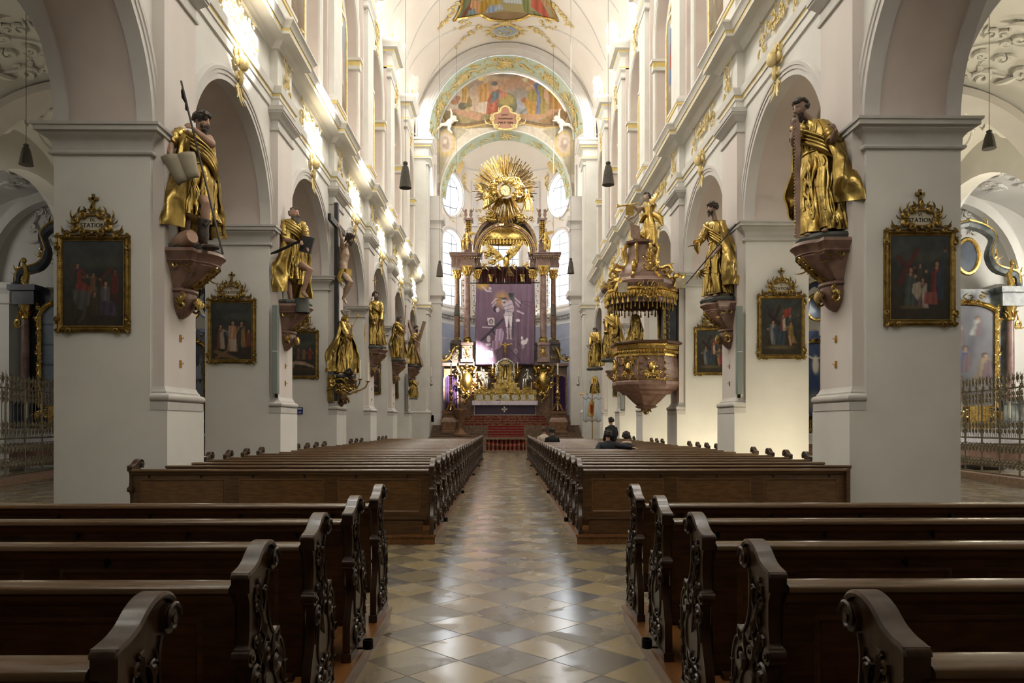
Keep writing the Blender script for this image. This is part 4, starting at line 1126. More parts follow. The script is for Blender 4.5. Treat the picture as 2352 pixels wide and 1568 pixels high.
for s in (-1, 1):
    nm = 'left' if s < 0 else 'right'
    xa = AX+s*.98
    for i, y in enumerate(NEAR_Y):
        order = len(NEAR_Y)-1-i
        lb = 'near dark oak pew %s of the aisle, %s row from the camera' % (nm, ORD[order])
        if i == 0: p_ = make_pew(s, 3.98, None, lb, 'near pews %s of the aisle' % nm); proto[s, 'near'] = p_
        else: p_ = copy_tree(proto[s, 'near']); p_['label'] = lb
        p_.location = (xa, y, PF+.002)
    for i, y in enumerate(FAR_Y):
        lb = 'oak pew of the far block %s of the aisle, %s row behind the crossway' % (nm, ORD[i])
        hit = any(y-.2 < YK(k)+PD+.05 and y+.55 > YK(k)-.1 for k in range(1, 7))
        xo = SX(s, 5.18) if not hit else SX(s, 5.04)
        if i == 0:
            xo = -5.0 if s < 0 else 4.62
            p_ = make_pew(s, abs(xo-xa), 'scroll' if s < 0 else 'plain', lb, None)
        else:
            key = (s, hit)
            if key not in proto: p_ = proto[key] = make_pew(s, abs(xo-xa), None if hit else 'scroll', lb, 'far pews %s of the aisle' % nm)
            else: p_ = copy_tree(proto[key]); p_['label'] = lb
        p_.location = (xa, y, PF+.002)
    for (y0, y1, w_) in ((-1.0, 6.03, 'near'), (9.9, 32.5, 'far')):
        m = MB(); a, b = sorted((AX+s*.965, SX(s, 5.05)))
        m.box((a, y0, 0), (b, y1, PF)); 
        e0, e1 = sorted((AX+s*.935, AX+s*.975)); m.box((e0, y0, PF-.03), (e1, y1+.012, PF+.0015)); m.box((a, y1-.02, PF-.03), (b, y1+.012, PF+.0015))
        e0, e1 = sorted((AX+s*.95, AX+s*.97)); m.box((e0, y0, 0), (e1, y1, PF-.03))
        if w_ == 'far': m.box((a, y0-.025, PF-.03), (b, y0+.02, PF+.0015))
        tag(m.build('pew_platform', 'wood_platform', smooth=False), 'low oak platform under the %s block of pews %s of the aisle' % (w_, nm), 'platform')
    # dark metal sockets for candle poles at the pew ends
    locs = [(4.78, 'near')]+[(FAR_Y[j]+.15, 'far') for j in (1, 6, 12, 17, 22)]
    for j, (y, w_) in enumerate(locs):
        m = MB(); x = AX+s*.90
        m.lathe([(.0, .0), (.03, 0), (.034, .004), (.034, .06), (.028, .06), (.026, .01), (0, .01)], (x, y, PF+.03), n=16)
        a, b = sorted((AX+s*.93, AX+s*.99)); m.box((a, y-.012, PF+.03), (b, y+.012, PF+.04))
        tag(m.build('pole_socket', 'dark_iron'), 'small black metal cup fixed at a pew foot, %s one %s of the aisle' % (ORD[j], nm), 'socket', 'pole sockets at the pew ends')
# ================================================================== FIGURES
class Frame3:
    """local frame of a figure: z up, front is -y; wl() turns a world point into it"""
    def __init__(s, loc, H, face):
        s.loc = Vector(loc); s.H = H; s.rz = math.atan2(face[0], -face[1])
    def wl(s, p):
        d = (Vector(p)-s.loc)/s.H; c, q = cos(-s.rz), sin(-s.rz); return Vector((d.x*c-d.y*q, d.x*q+d.y*c, d.z))
    def root(s, name, label, cat, group=None):
        o = empty(name, s.loc, label, cat, group, rz=s.rz); o.scale = (s.H,)*3; return o
def remesh(o, vox, smooth=3):
    r = o.modifiers.new('r', 'REMESH'); r.mode = 'VOXEL'; r.voxel_size = vox; r.use_smooth_shade = True
    if smooth: q = o.modifiers.new('s', 'SMOOTH'); q.iterations = smooth; q.factor = .5
def noise3(p, f=1.):
    x, y, z = p[0]*f, p[1]*f, p[2]*f
    return (sin(x*1.7+2.1*sin(y*1.3+z*.7))+sin(y*2.3+1.7*sin(z*1.9+x*.5))+sin(z*2.9+1.3*sin(x*2.1+y)))/3
def head_parts(m, c, yaw=0., pitch=0., k=1.):
    """add a head to m, centred at c; front is -y turned by yaw (about z) and pitch (down)"""
    R_ = Matrix.Rotation(yaw, 3, 'Z') @ Matrix.Rotation(pitch, 3, 'X')
    def at(x, y, z): return Vector(c)+R_ @ Vector((x*k, y*k, z*k))
    def e(x, y, z, r, n=12): m.ell(at(x, y, z), tuple(q*k for q in r), n=n, M_=R_)
    e(0, .006, .014, (.042, .052, .050), 16); e(0, -.012, -.020, (.034, .036, .046), 14); e(0, -.026, -.050, (.018, .016, .014))
    m.tube([at(0, -.044, .018), at(0, -.056, -.006), at(0, -.061, -.016), at(0, -.050, -.020)], [.006*k, .008*k, .0105*k, .006*k], n=7)
    e(-.016, -.043, .022, (.015, .007, .005)); e(.016, -.043, .022, (.015, .007, .005))
    e(0, -.047, -.034, (.013, .006, .0035)); e(0, -.046, -.040, (.011, .006, .0035))
    for q in (-1, 1):
        e(q*.042, .004, -.002, (.006, .012, .018)); e(q*.022, -.034, -.012, (.012, .010, .012))
    return at, R_
def hand(m, w, d, up, k=1., curl=.5, spread=.25):
    """wrist w, direction d, palm normal up; palm, four fingers and a thumb"""
    w, d, up = Vector(w), Vector(d).normalized(), Vector(up)
    up = (up-d*up.dot(d)); up = up.normalized() if up.length > 1e-4 else d.orthogonal().normalized()
    sd = d.cross(up)
    m.tube([w-d*.010*k, w+d*.012*k, w+d*.030*k, w+d*.048*k], [.0125*k, .015*k, .019*k, .018*k], n=8, flat=.55, up=up)
    for i, (o, L_) in enumerate(((-.0150, .036), (-.005, .042), (.005, .040), (.0145, .031))):
        b = w+d*.046*k+sd*o*k; p = [b]; dd = (d+sd*o*spread*28).normalized()
        for j, (fr, cu) in enumerate(((.42, curl*.6), (.33, curl*1.5), (.25, curl*2.4))):
            q = (dd*cos(cu)-up*sin(cu)); p.append(p[-1]+q*L_*fr*k)
        m.tube(p, [.0062*k, .0058*k, .0052*k, .0042*k], n=6)
    b = w+d*.016*k-sd*.014*k; t1 = (d*.7-sd*.75-up*.15).normalized(); t2 = (d*.9-sd*.2-up*.4).normalized()
    m.tube([b, b+t1*.022*k, b+t1*.022*k+t2*.018*k], [.0075*k, .0065*k, .005*k], n=6)
def limb(m, pts, rad, n=10): m.tube(pts, rad, n=n)
def interp(p, q, t): return Vector(p)*(1-t)+Vector(q)*t
def arm(m, sh, el, wr, k=1., curl=.5, up=(0, -1, 0), r=(.034, .030, .024, .0255, .020, .0135), handd=None, dohand=True):
    sh, el, wr = Vector(sh), Vector(el), Vector(wr)
    m.tube([sh, interp(sh, el, .5), el, interp(el, wr, .35), interp(el, wr, .7), wr], [q*k for q in r], n=10)
    if dohand: hand(m, wr, handd if handd is not None else wr-el, up, k, curl)
def foot(m, a, d, k=1.):
    a, d = Vector(a), Vector(d).normalized(); s_ = Vector((-d.y, d.x, 0))
    m.tube([a-d*.022*k+Vector((0, 0, -.006))*k, a+Vector((0, 0, -.012))*k, a+d*.05*k+Vector((0, 0, -.022))*k, a+d*.085*k+Vector((0, 0, -.028))*k], [.017*k, .021*k, .020*k, .015*k], n=8)
    for i in range(5): 
        b = a+d*(.083-.004*i)*k+s_*(-.016+.008*i)*k+Vector((0, 0, -.030))*k; m.tube([b, b+d*.02*k], [.006*k, .0045*k], n=5)
def sgnpow(v, p): return math.copysign(abs(v)**p, v)
def robe_surface(m, zs, A, B, cx, cy, amp, nf, ph=0., seed=0, nth=84, a0=0, a1=2*pi, thick=None, tw=3., sharp=.75):
    rg = random.Random(seed); p1, p2, p3 = rg.uniform(0, 6), rg.uniform(0, 6), rg.uniform(0, 6); rows = []
    for z in zs:
        a, b, x0, y0, am = A(z), B(z), cx(z), cy(z), amp(z); row = []; n = nth
        full = thick is None
        ths = [a0+(a1-a0)*j/n for j in range(n if full else n+1)]
        def pt(t, off=0.):
            f = .55*sgnpow(sin(nf*t+p1+tw*z+.6*sin(2*t+p3)), sharp)+.3*sgnpow(sin((nf*1.7)*t+p2-tw*1.6*z), sharp)+.25*sin(3*t+p3+5*z)
            r = 1+am*f+.10*am*sgnpow(sin(nf*3.1*t+p1+4*sin(z*9+p2)), .7)+.018*sin(z*34+t*3+p2)*min(1, am*6)
            return Vector((x0+(a*r+off)*cos(t), y0+(b*r+off)*sin(t), z))
        row = [pt(t) for t in ths]
        if not full: row += [pt(t, -thick) for t in reversed(ths)]
        rows.append(row)
    m.grid(rows, close_v=True, cap=True)
def lerpf(pts):
    xs = [p[0] for p in pts]; ys = [p[1] for p in pts]
    return lambda z: float(np.interp(z, xs, ys))
def curls(m, c, R_, k=1., n=70, seed=1, rad=.050, cover=.2, front=-.25, size=.017):
    rg = random.Random(seed); done = 0
    while done < n:
        v = Vector((rg.gauss(0, 1), rg.gauss(0, 1), rg.gauss(0, 1))).normalized()
        if v.z < -cover-.25 or (v.y < front and v.z < .55): continue
        p = Vector(c)+R_ @ Vector((v.x*.044, v.y*.055+.004, v.z*.052+.014))*k
        q = rg.uniform(.7, 1.25)*size*k; m.ell(p, (q, q, q*.8), n=6, rows=4); done += 1
def beard(m, at, R_, L_=.07, k=1., seed=2):
    rg = random.Random(seed)
    for i in range(26):
        a = rg.uniform(-1.25, 1.25); x, y = .034*sin(a), -.012-.030*cos(a); z = -.030-.014*cos(a)+rg.uniform(-.006, .008)
        l = L_*rg.uniform(.6, 1.05)*(.45+.55*cos(a)); p = []
        for t in (0, .35, .7, 1): p.append(at(x*(1-.35*t)+.004*sin(9*t+i), y-.010*t*cos(a), z-l*t))
        m.tube(p, [.009*k, .0105*k, .008*k, .003*k], n=5)
    for q in (-1, 1): m.tube([at(q*.002, -.053, -.028), at(q*.014, -.050, -.033), at(q*.024, -.040, -.045)], [.004*k, .006*k, .004*k], n=5)
def longhair(m, at, k=1., L_=.12, seed=3, n=30, back=True):
    rg = random.Random(seed)
    for i in range(n):
        a = rg.uniform(.35, 2*pi-.35) if back else rg.uniform(.9, 2*pi-.9)
        x, y = .044*sin(a), -.050*cos(a)+.006; p = []; l = L_*rg.uniform(.6, 1)
        for t in (0, .25, .55, 1): p.append(at(x*(1.02+.1*t)+.005*sin(8*t+i), y*(1+.05*t)+.012*t, .035-l*t*1.1))
        m.tube(p, [.010*k, .012*k, .011*k, .004*k], n=5)
def wing(m, root, tip, nrm, w=.5, k=9):
    root, tip, nrm = Vector(root), Vector(tip), Vector(nrm).normalized(); ax = tip-root; L_ = ax.length; u = ax/L_; v = nrm.cross(u).normalized()
    for lay, (n, ll, of) in enumerate(((k, .62, .0), (k-2, .40, .12), (k-3, .24, .2))):
        for i in range(n):
            t = (i+.5)/n; b = root+u*L_*(.1+.80*t)+nrm*(lay*.012*L_)
            d = (u*(.25+.9*t)+v*(1.15-.75*t)).normalized(); l = L_*w*(ll+.15*sin(pi*t))*1.3
            m.tube([b, b+d*l*.4+nrm*.02*l, b+d*l*.8, b+d*l], [L_*.03, L_*.055, L_*.045, L_*.01], n=5, flat=.3, up=nrm)
    m.tube([root, root+u*L_*.5+v*-.03*L_, tip], [L_*.05, L_*.055, L_*.02], n=6)

def statue(label, feet, Y, H, face, head=None, arms=(), cat='statue', group=None, name='gilded_statue', hem=.04, legs=(), skin='skin', robe='gold', hair='hair', bald=False,
           beardlen=.07, headyaw=0., pitch=.1, seed=1, cloak=None, swag=True, vox=.009, width=1., belt=.60, hairlen=0., bareneck=.80, amp=1., wings=None, rock=True, extra=None, lean=0.):
    """robed figure; feet, head and arm joints are given as picture points at depth Y so that they land where the photo has them"""
    loc = feet if len(feet) == 3 else P(feet[0], feet[1], Y)
    fr = Frame3(loc, H, face); root = fr.root(name, label, cat, group)
    hc = fr.wl(P(head[0], head[1], head[2] if len(head) > 2 else Y)) if head else Vector((0, -.01, .93))
    tx, ty = hc.x*.55, (hc.y+.01)*.55+.0
    cx = lerpf([(0, 0), (.3, -.012*amp+tx*.2), (.52, .016*amp+tx*.45), (.8, tx), (1, hc.x)]); cy = lerpf([(0, 0), (.52, ty*.4), (.8, ty+.0), (1, hc.y)])
    body = MB()
    at, R_ = head_parts(body, hc, headyaw, pitch)
    neck = Vector((cx(.82), cy(.82), .82))
    body.tube([neck-Vector((0, 0, .05)), neck+Vector((0, 0, .02)), hc+Vector((0, .008, -.03))], [.04, .027, .027], n=10)
    body.ell((cx(.79), cy(.79), .785), (.088*width, .052, .045), n=14)
    rb = MB()
    for a_ in arms:
        sh = fr.wl(P(*a_[0])) if a_[0] else None
        el, wr = fr.wl(P(*a_[1])), fr.wl(P(*a_[2])); sgn = 1 if el.x+wr.x*.3 > cx(.8) else -1
        if len(a_) > 3 and isinstance(a_[3], dict) and 'side' in a_[3]: sgn = a_[3]['side']
        op = a_[3] if len(a_) > 3 else {}
        if sh is None: sh = Vector((cx(.8)+sgn*.098*width, cy(.8), .79))
        arm(body, sh, el, wr, curl=op.get('curl', .5), up=op.get('up', (0, -1, 0)), handd=op.get('dir'))
        sl = op.get('sleeve', 1.0)          # how far the sleeve runs: 0 none, 1 to the elbow, 2 to the wrist
        pts = [sh+Vector((-sgn*.02, 0, .01)), interp(sh, el, .35), interp(sh, el, .75)]
        rr = [.045, .046, .043]
        if sl >= 1: pts += [el]; rr += [.040]
        if sl > 1: pts += [interp(el, wr, .4), interp(el, wr, (sl-1)*.9)]; rr += [.036, .042]
        if sl > 0:
            kk = 4; P2 = []; r2 = []
            for i in range(len(pts)-1):
                for j in range(kk): P2.append(interp(pts[i], pts[i+1], j/kk)); r2.append((rr[i]+(rr[i+1]-rr[i])*j/kk)*(1+.13*sin((i*kk+j)*2.3+seed)))
            P2.append(pts[-1]); r2.append(rr[-1]*1.05); rb.tube(P2, r2, n=12)
            if sl > 1.6:                      # hanging wide cuff
                e = pts[-1]; rb.tube([e, e+Vector((0, 0, -.05)), e+Vector((.01, .01, -.11))], [.035, .028, .006], n=8)
    for lg in legs:
        pts = [fr.wl(P(*q)) for q in lg[:-1]]; body.tube(pts, [.05, .042, .034, .036, .020][:len(pts)] if len(pts) != 3 else [.048, .036, .020], n=10)
        foot(body, pts[-1], fr.wl(Vector(P(*lg[-1])))-pts[-1] if lg[-1] else Vector((0, -1, 0)))
    if not legs:
        for q in (-1, 1): foot(body, (q*.045, -.075 if q > 0 else -.05, .045), (q*.25, -1, 0))
    b_o = body.build('body', skin, root); remesh(b_o, vox, 2)
    zs = [hem+(.835-hem)*i/46 for i in range(47)]
    A = lerpf([(hem, .155*width), (.3, .135*width), (.48, .118*width), (belt, .092*width), (.70, .108*width), (.775, .112*width), (.81, .085*width), (.835, .045)])
    B = lerpf([(hem, .115), (.3, .105), (.48, .092), (belt, .072), (.70, .082), (.775, .070), (.81, .055), (.835, .036)])
    am = lerpf([(hem, .30*amp), (.35, .24*amp), (belt-.02, .12*amp), (belt, .05), (belt+.03, .07), (.78, .05), (.835, .02)])
    robe_surface(rb, zs, A, B, cx, cy, am, 6, seed=seed)
    rg = random.Random(seed+5)                  # crisp fold ridges running down the skirt and across the chest
    for i in range(26):
        t0 = rg.uniform(-3.3, .2); zt_ = rg.uniform(.42, .60); zb_ = max(hem, zt_-rg.uniform(.22, .60)); dr = rg.uniform(-.35, .35); pts = []
        for q in np.linspace(0, 1, 9):
            z = zt_+(zb_-zt_)*q; t = t0+dr*q+.06*sin(9*q+i); pts.append((cx(z)+A(z)*1.05*cos(t), cy(z)+B(z)*1.05*sin(t), z))
        rb.tube(pts, [.004]+[.011+.006*sin(i+q*2) for q in range(7)]+[.012], n=6)
    for i in range(8):
        t0 = rg.uniform(-2.7, -.4); pts = []
        for q in np.linspace(0, 1, 7): z = .62+.17*q; t = t0+.5*(q-.5)*(1 if i % 2 else -1); pts.append((cx(z)+A(z)*1.04*cos(t), cy(z)+B(z)*1.04*sin(t), z))
        rb.tube(pts, [.004, .008, .010, .010, .010, .008, .004], n=6)
    # belt
    rb.tube([(cx(belt)+.095*width*cos(t), cy(belt)+.076*sin(t), belt+.006*sin(3*t)) for t in np.linspace(0, 2*pi, 25)], .010, n=6)
    # knee pushing the cloth forward
    rb.tube([(cx(.45)+.04, cy(.45)-.05, .50), (cx(.3)+.055, cy(.3)-.09, .34), (cx(.2)+.05, -.085, .18), (.05, -.08, hem+.02)], [.05, .045, .040, .045], n=10)
    if swag:
        for q in range(4):
            t0 = q*.022; pts = []
            for t in np.linspace(0, 1, 12):
                a = -2.6+2.9*t; z = .80-.26*t-t0*1.3
                pts.append((cx(z)+(.118*width-.004*q)*cos(a), cy(z)+(.09+.012*sin(pi*t))*sin(a), z+.02*sin(pi*t)))
            rb.tube(pts, [.017+.006*sin(5*t+q+seed) for t in np.linspace(0, 1, 12)], n=7)
    r_o = rb.build('robe', robe, root, autosm=60)
    if cloak is not None:
        c = MB(); a0, a1, fl = cloak[:3]; top = cloak[3] if len(cloak) > 3 else .80; hm = cloak[4] if len(cloak) > 4 else hem+.02
        zs2 = [hm+(top-hm)*i/36 for i in range(37)]
        A2 = lerpf([(hm, .165*width+fl), (.35, .150*width+fl*1.15), (.55, .135*width+fl*.5), (.76, .125*width), (top, .10*width)])
        B2 = lerpf([(hm, .135+fl*.7), (.35, .135+fl*.9), (.55, .115+fl*.4), (.76, .086), (top, .068)])
        am2 = lerpf([(hm, .26), (.4, .22), (.65, .12), (top, .05)])
        robe_surface(c, zs2, A2, B2, cx, cy, am2, 5, seed=seed+9, a0=a0, a1=a1, thick=.014, tw=4)
        c.build('cloak', robe, root, autosm=60)
    if hair:
        h = MB()
        if not bald: curls(h, hc, R_, n=78, seed=seed, cover=.15)
        else: curls(h, hc, R_, n=30, seed=seed, cover=.15, front=.35, size=.013)
        if hairlen: longhair(h, at, L_=hairlen, seed=seed)
        h.build('hair', hair, root)
        if beardlen: h = MB(); beard(h, at, R_, L_=beardlen, seed=seed); h.build('beard', hair, root)
    if wings:
        w = MB()
        for wr_ in wings: wing(w, fr.wl(P(*wr_[0])), fr.wl(P(*wr_[1])), fr.wl(Vector(fr.loc)+Vector(wr_[2])))
        w.build('wing', robe, root)
    if rock:
        q = MB(); n = 20; rows = []
        for (r, z) in ((.0, -.035), (.19, -.035), (.20, -.01), (.185, .012), (.12, .022), (0, .024)):
            rows.append([(r*cos(2*pi*j/n)*(1+.09*sin(3*j+seed)), r*.8*sin(2*pi*j/n)*(1+.09*cos(2*j)), z*(1+.15*sin(j*2.2))) for j in range(n)])
        q.grid(rows, close_v=True); q.build('rock_base', 'rock', root)
    return root, fr, at
def wbuild(mb, fr, name, m, root, **kw):
    mb.v = [tuple(fr.wl(v)) for v in mb.v]; return mb.build(name, m, root, **kw)

# ---- marble brackets on the pilasters
def bracket(s, yc, zt, zb, label, group='marble statue brackets', wid=1.0, proj=.62, base=.15, gold=True):
    """console fixed on the nave face of a pilaster; local x points into the nave"""
    xw = SX(s, HP); root = empty('statue_bracket', (xw, yc, zb), label, 'bracket', group)
    h = zt-zb; sx = -s
    m = MB()
    def ring(z, hw_, pr, mi=0):   # plan: rectangle with a rounded bow front
        pts = [(0, -hw_)]+[(sx*(pr*.62), -hw_)]+[(sx*(pr*.62+pr*.38*cos(a)), hw_*.72*sin(a)) for a in np.linspace(-pi/2*.95, pi/2*.95, 11)]+[(sx*(pr*.62), hw_), (0, hw_)]
        return [(x, y, z) for x, y in pts]
    W = wid/2
    prof = [(h, W*1.0, proj), (h-.05, W*1.02, proj+.02), (h-.075, W*.98, proj-.01), (h-.10, W*.93, proj-.04), (h-.16, W*.88, proj-.07), (h-.18, W*.90, proj-.06), (h-.20, W*.86, proj-.09)]
    for t in np.linspace(0, 1, 12): prof.append((h-.22-(h-.22-.42)*t, W*(.82-.34*t**.8), (proj-.12)*(1-t)**.9*.72+.14+.08*(1-t)))
    prof += [(.44, W*.54, .25), (.40, W*.55, .26), (.37, W*.47, .23), (.28, W*.48, .24), (.16, W*.42, .19), (.06, W*.26, .12), (0, W*.08, .05)]
    m.grid([ring(z, w_, p_) for z, w_, p_ in prof], close_v=True, cap=True)
    m.build('console', 'red_marble', root, autosm=40)
    if gold:
        g = MB(); rg = random.Random(int(yc*10))
        # gilded band on the sloping front edge, seen from both sides
        def slope(t, e, y=0.): z = h-.22-(h-.62)*t; return (sx*((proj-.12)*(1-t)**.9*.72+.12+.08*(1-t)+e), y, z)
        for q in (-1, 1):
            g.tube([slope(t, -.02, q*W*(.24-.08*t)) for t in np.linspace(0, 1, 10)], .022, n=6)
        mp = lambda u, v, e=0.: tuple(Vector(slope(min(1, max(0, .5-v/(h-.6))), .01+e*.8, u)))
        for i in range(9):
            v = (h-.6)*(.45-i/8*.9); leaf(g, mp, .0, v, .15, -1.57+(.6 if i % 2 else -.6), w=.5); cscroll(g, mp, .06*(1 if i % 2 else -1), v, .08, i, 1 if i % 2 else -1)
        mpf = lambda u, v, e=0.: (sx*(.25+e), u, .22+v)
        shell(g, mpf, 0, -.10, .2, .6, 2.5, k=6)
        for q in (-1, 1):
            sidem = lambda u, v, e=0., q=q: (sx*(.12+u), q*(W*.5+e), .22+v)
            cscroll(g, sidem, .02, -.04, .13, 1, 1); cscroll(g, sidem, .03, .10, .09, 2, -1); shell(g, sidem, .0, -.04, .12, .8, 2.4, k=5)
            s2 = lambda u, v, e=0., q=q: (sx*(proj*.30+u), q*(W*.82+e), h-.24+v)
            cscroll(g, s2, -.08, 0, .10, 0, 1); leaf(g, s2, .0, -.02, .22, -.3, w=.3); leaf(g, s2, .08, -.06, .2, -.9, w=.3)
        g.build('gilding', 'gold', root)
    return root
# ================================================================== STATIONS OF THE CROSS
def station_paint(kind):
    p = Paint(100, 136, 84, 114); p.vgrad((.20, .215, .205), (.15, .13, .10)); p.noise(.03, 5, kind*3+1); p.ell(62, 34, 30, 9, (.30, .29, .24), soft=.9, a=.5)
    p.poly([(0, 96), (30, 92), (60, 98), (100, 90), (100, 136), (0, 136)], (.17, .145, .10), shade=.12)
    W_, R_, B_, G_, S_ = (.46, .43, .40), (.42, .17, .13), (.17, .22, .27), (.22, .24, .20), (.60, .44, .34)
    if kind == 9:
        p.line([(8, 36), (18, 62)], 2.5, (.30, .15, .10)); p.poly([(16, 78), (32, 74), (46, 80), (44, 100), (36, 112), (24, 108), (18, 96)], (.28, .27, .25), shade=.2); p.line([(38, 104), (34, 122), (26, 130)], 4, (.25, .24, .21)); p.line([(22, 104), (20, 122)], 4, (.2, .19, .17))
        p.figure(24, 76, 42, (.13, .17, .17), S_, robe2=R_, arm=[(40, 56), (22, 38)]); p.poly([(18, 72), (34, 66), (46, 74), (44, 80), (26, 78)], R_, shade=.2)
        p.poly([(78, 42), (83, 46), (62, 66), (58, 62)], (.30, .16, .10)); p.poly([(64, 64), (98, 96), (94, 102), (60, 70)], (.26, .15, .10))
        p.figure(70, 118, 56, (.33, .31, .33), S_); p.poly([(62, 96), (84, 96), (90, 120), (60, 118)], (.24, .20, .26), shade=.2); p.figure(50, 84, 34, (.36, .25, .17), S_, arm=[(62, 62), (34, 58)]); p.figure(86, 84, 40, (.34, .14, .12), (.45, .33, .26)); p.figure(52, 120, 40, (.22, .19, .12), S_)
    elif kind == 6:
        p.poly([(8, 34), (14, 30), (52, 72), (46, 76)], (.28, .12, .10)); p.poly([(44, 18), (50, 22), (18, 82), (10, 78)], (.30, .13, .10))
        p.figure(34, 116, 68, (.24, .27, .25), S_, arm=[(42, 66)]); p.figure(50, 80, 36, (.22, .20, .17), S_, arm=[(40, 52)]); p.figure(78, 104, 66, (.40, .16, .13), S_, robe2=(.15, .20, .25), arm=[(92, 24), (60, 58)])
        p.line([(90, 6), (92, 24)], 2, (.2, .1, .08)); p.figure(54, 118, 52, (.36, .28, .29), S_, robe2=(.58, .53, .47)); p.poly([(38, 78), (50, 74), (52, 92), (46, 106), (36, 92)], (.58, .53, .47), shade=.12); p.poly([(58, 92), (78, 90), (80, 112), (56, 110)], (.48, .26, .24), shade=.15); p.ell(34, 116, 20, 3, (.32, .27, .17), soft=.9)
    elif kind == 10:
        p.figure(22, 112, 62, (.36, .20, .15), S_, robe2=(.55, .50, .44), arm=[(46, 72)]); p.poly([(36, 66), (54, 80), (56, 98), (46, 92), (34, 72)], (.27, .32, .36), shade=.2)
        p.figure(52, 118, 78, S_, S_); p.poly([(44, 88), (60, 88), (60, 118), (48, 116)], (.60, .55, .50), shade=.1); p.figure(74, 108, 66, (.20, .18, .18), S_, robe2=(.46, .36, .20), arm=[(60, 74)]); p.figure(92, 106, 44, (.36, .18, .13), S_)
        p.poly([(2, 118), (10, 112), (70, 134), (62, 136), (30, 132)], (.38, .30, .19)); p.poly([(6, 134), (40, 112), (46, 116), (14, 136)], (.40, .31, .20))
    elif kind == 11:
        p.poly([(14, 96), (34, 88), (66, 92), (94, 104), (92, 110), (60, 102), (34, 100), (16, 104)], (.56, .47, .40), shade=.15); p.ell(14, 98, 5, 6, (.5, .38, .3)); p.line([(34, 92), (24, 112)], 4, (.56, .46, .38)); p.line([(80, 100), (96, 112)], 5, (.5, .4, .33))
        for x, h, c in ((20, 34, G_), (44, 40, (.34, .24, .18)), (62, 36, (.40, .33, .22)), (82, 42, R_)): p.figure(x, 84, h, c, S_, arm=[(x+10, 64)])
        p.poly([(4, 112), (100, 112), (100, 120), (4, 122)], (.24, .18, .12))
    else:
        p.poly([(14, 38), (20, 32), (52, 64), (47, 69)], (.17, .10, .08)); p.poly([(44, 14), (51, 17), (36, 52), (30, 47)], (.17, .10, .08))
        p.poly([(54, 28), (76, 20), (70, 44), (56, 46)], (.48, .20, .15), shade=.2); p.figure(36, 112, 62, (.40, .40, .40), S_, robe2=(.20, .25, .30), arm=[(16, 74)], lean=-.12); p.poly([(32, 72), (50, 62), (60, 80), (58, 114), (34, 112)], (.17, .21, .25), shade=.2)
        p.figure(54, 78, 42, (.36, .20, .16), S_, robe2=(.62, .58, .52)); p.figure(72, 80, 44, (.22, .24, .24), S_, arm=[(93, 40)]); p.figure(80, 108, 54, (.44, .35, .20), S_, lean=-.12, arm=[(58, 74)]); p.line([(70, 92), (74, 112)], 5, S_); p.ell(46, 118, 34, 5, (.33, .29, .19), soft=.9)
        if kind == 4: p.figure(84, 112, 56, (.45, .15, .12), S_, robe2=(.17, .24, .34), arm=[(66, 80)])
    p.noise(.022, 14, kind); p.C = (p.C*2+np.roll(p.C, 1, 0)+np.roll(p.C, 1, 1)+np.roll(p.C, -1, 0)+np.roll(p.C, -1, 1))/6
    return p
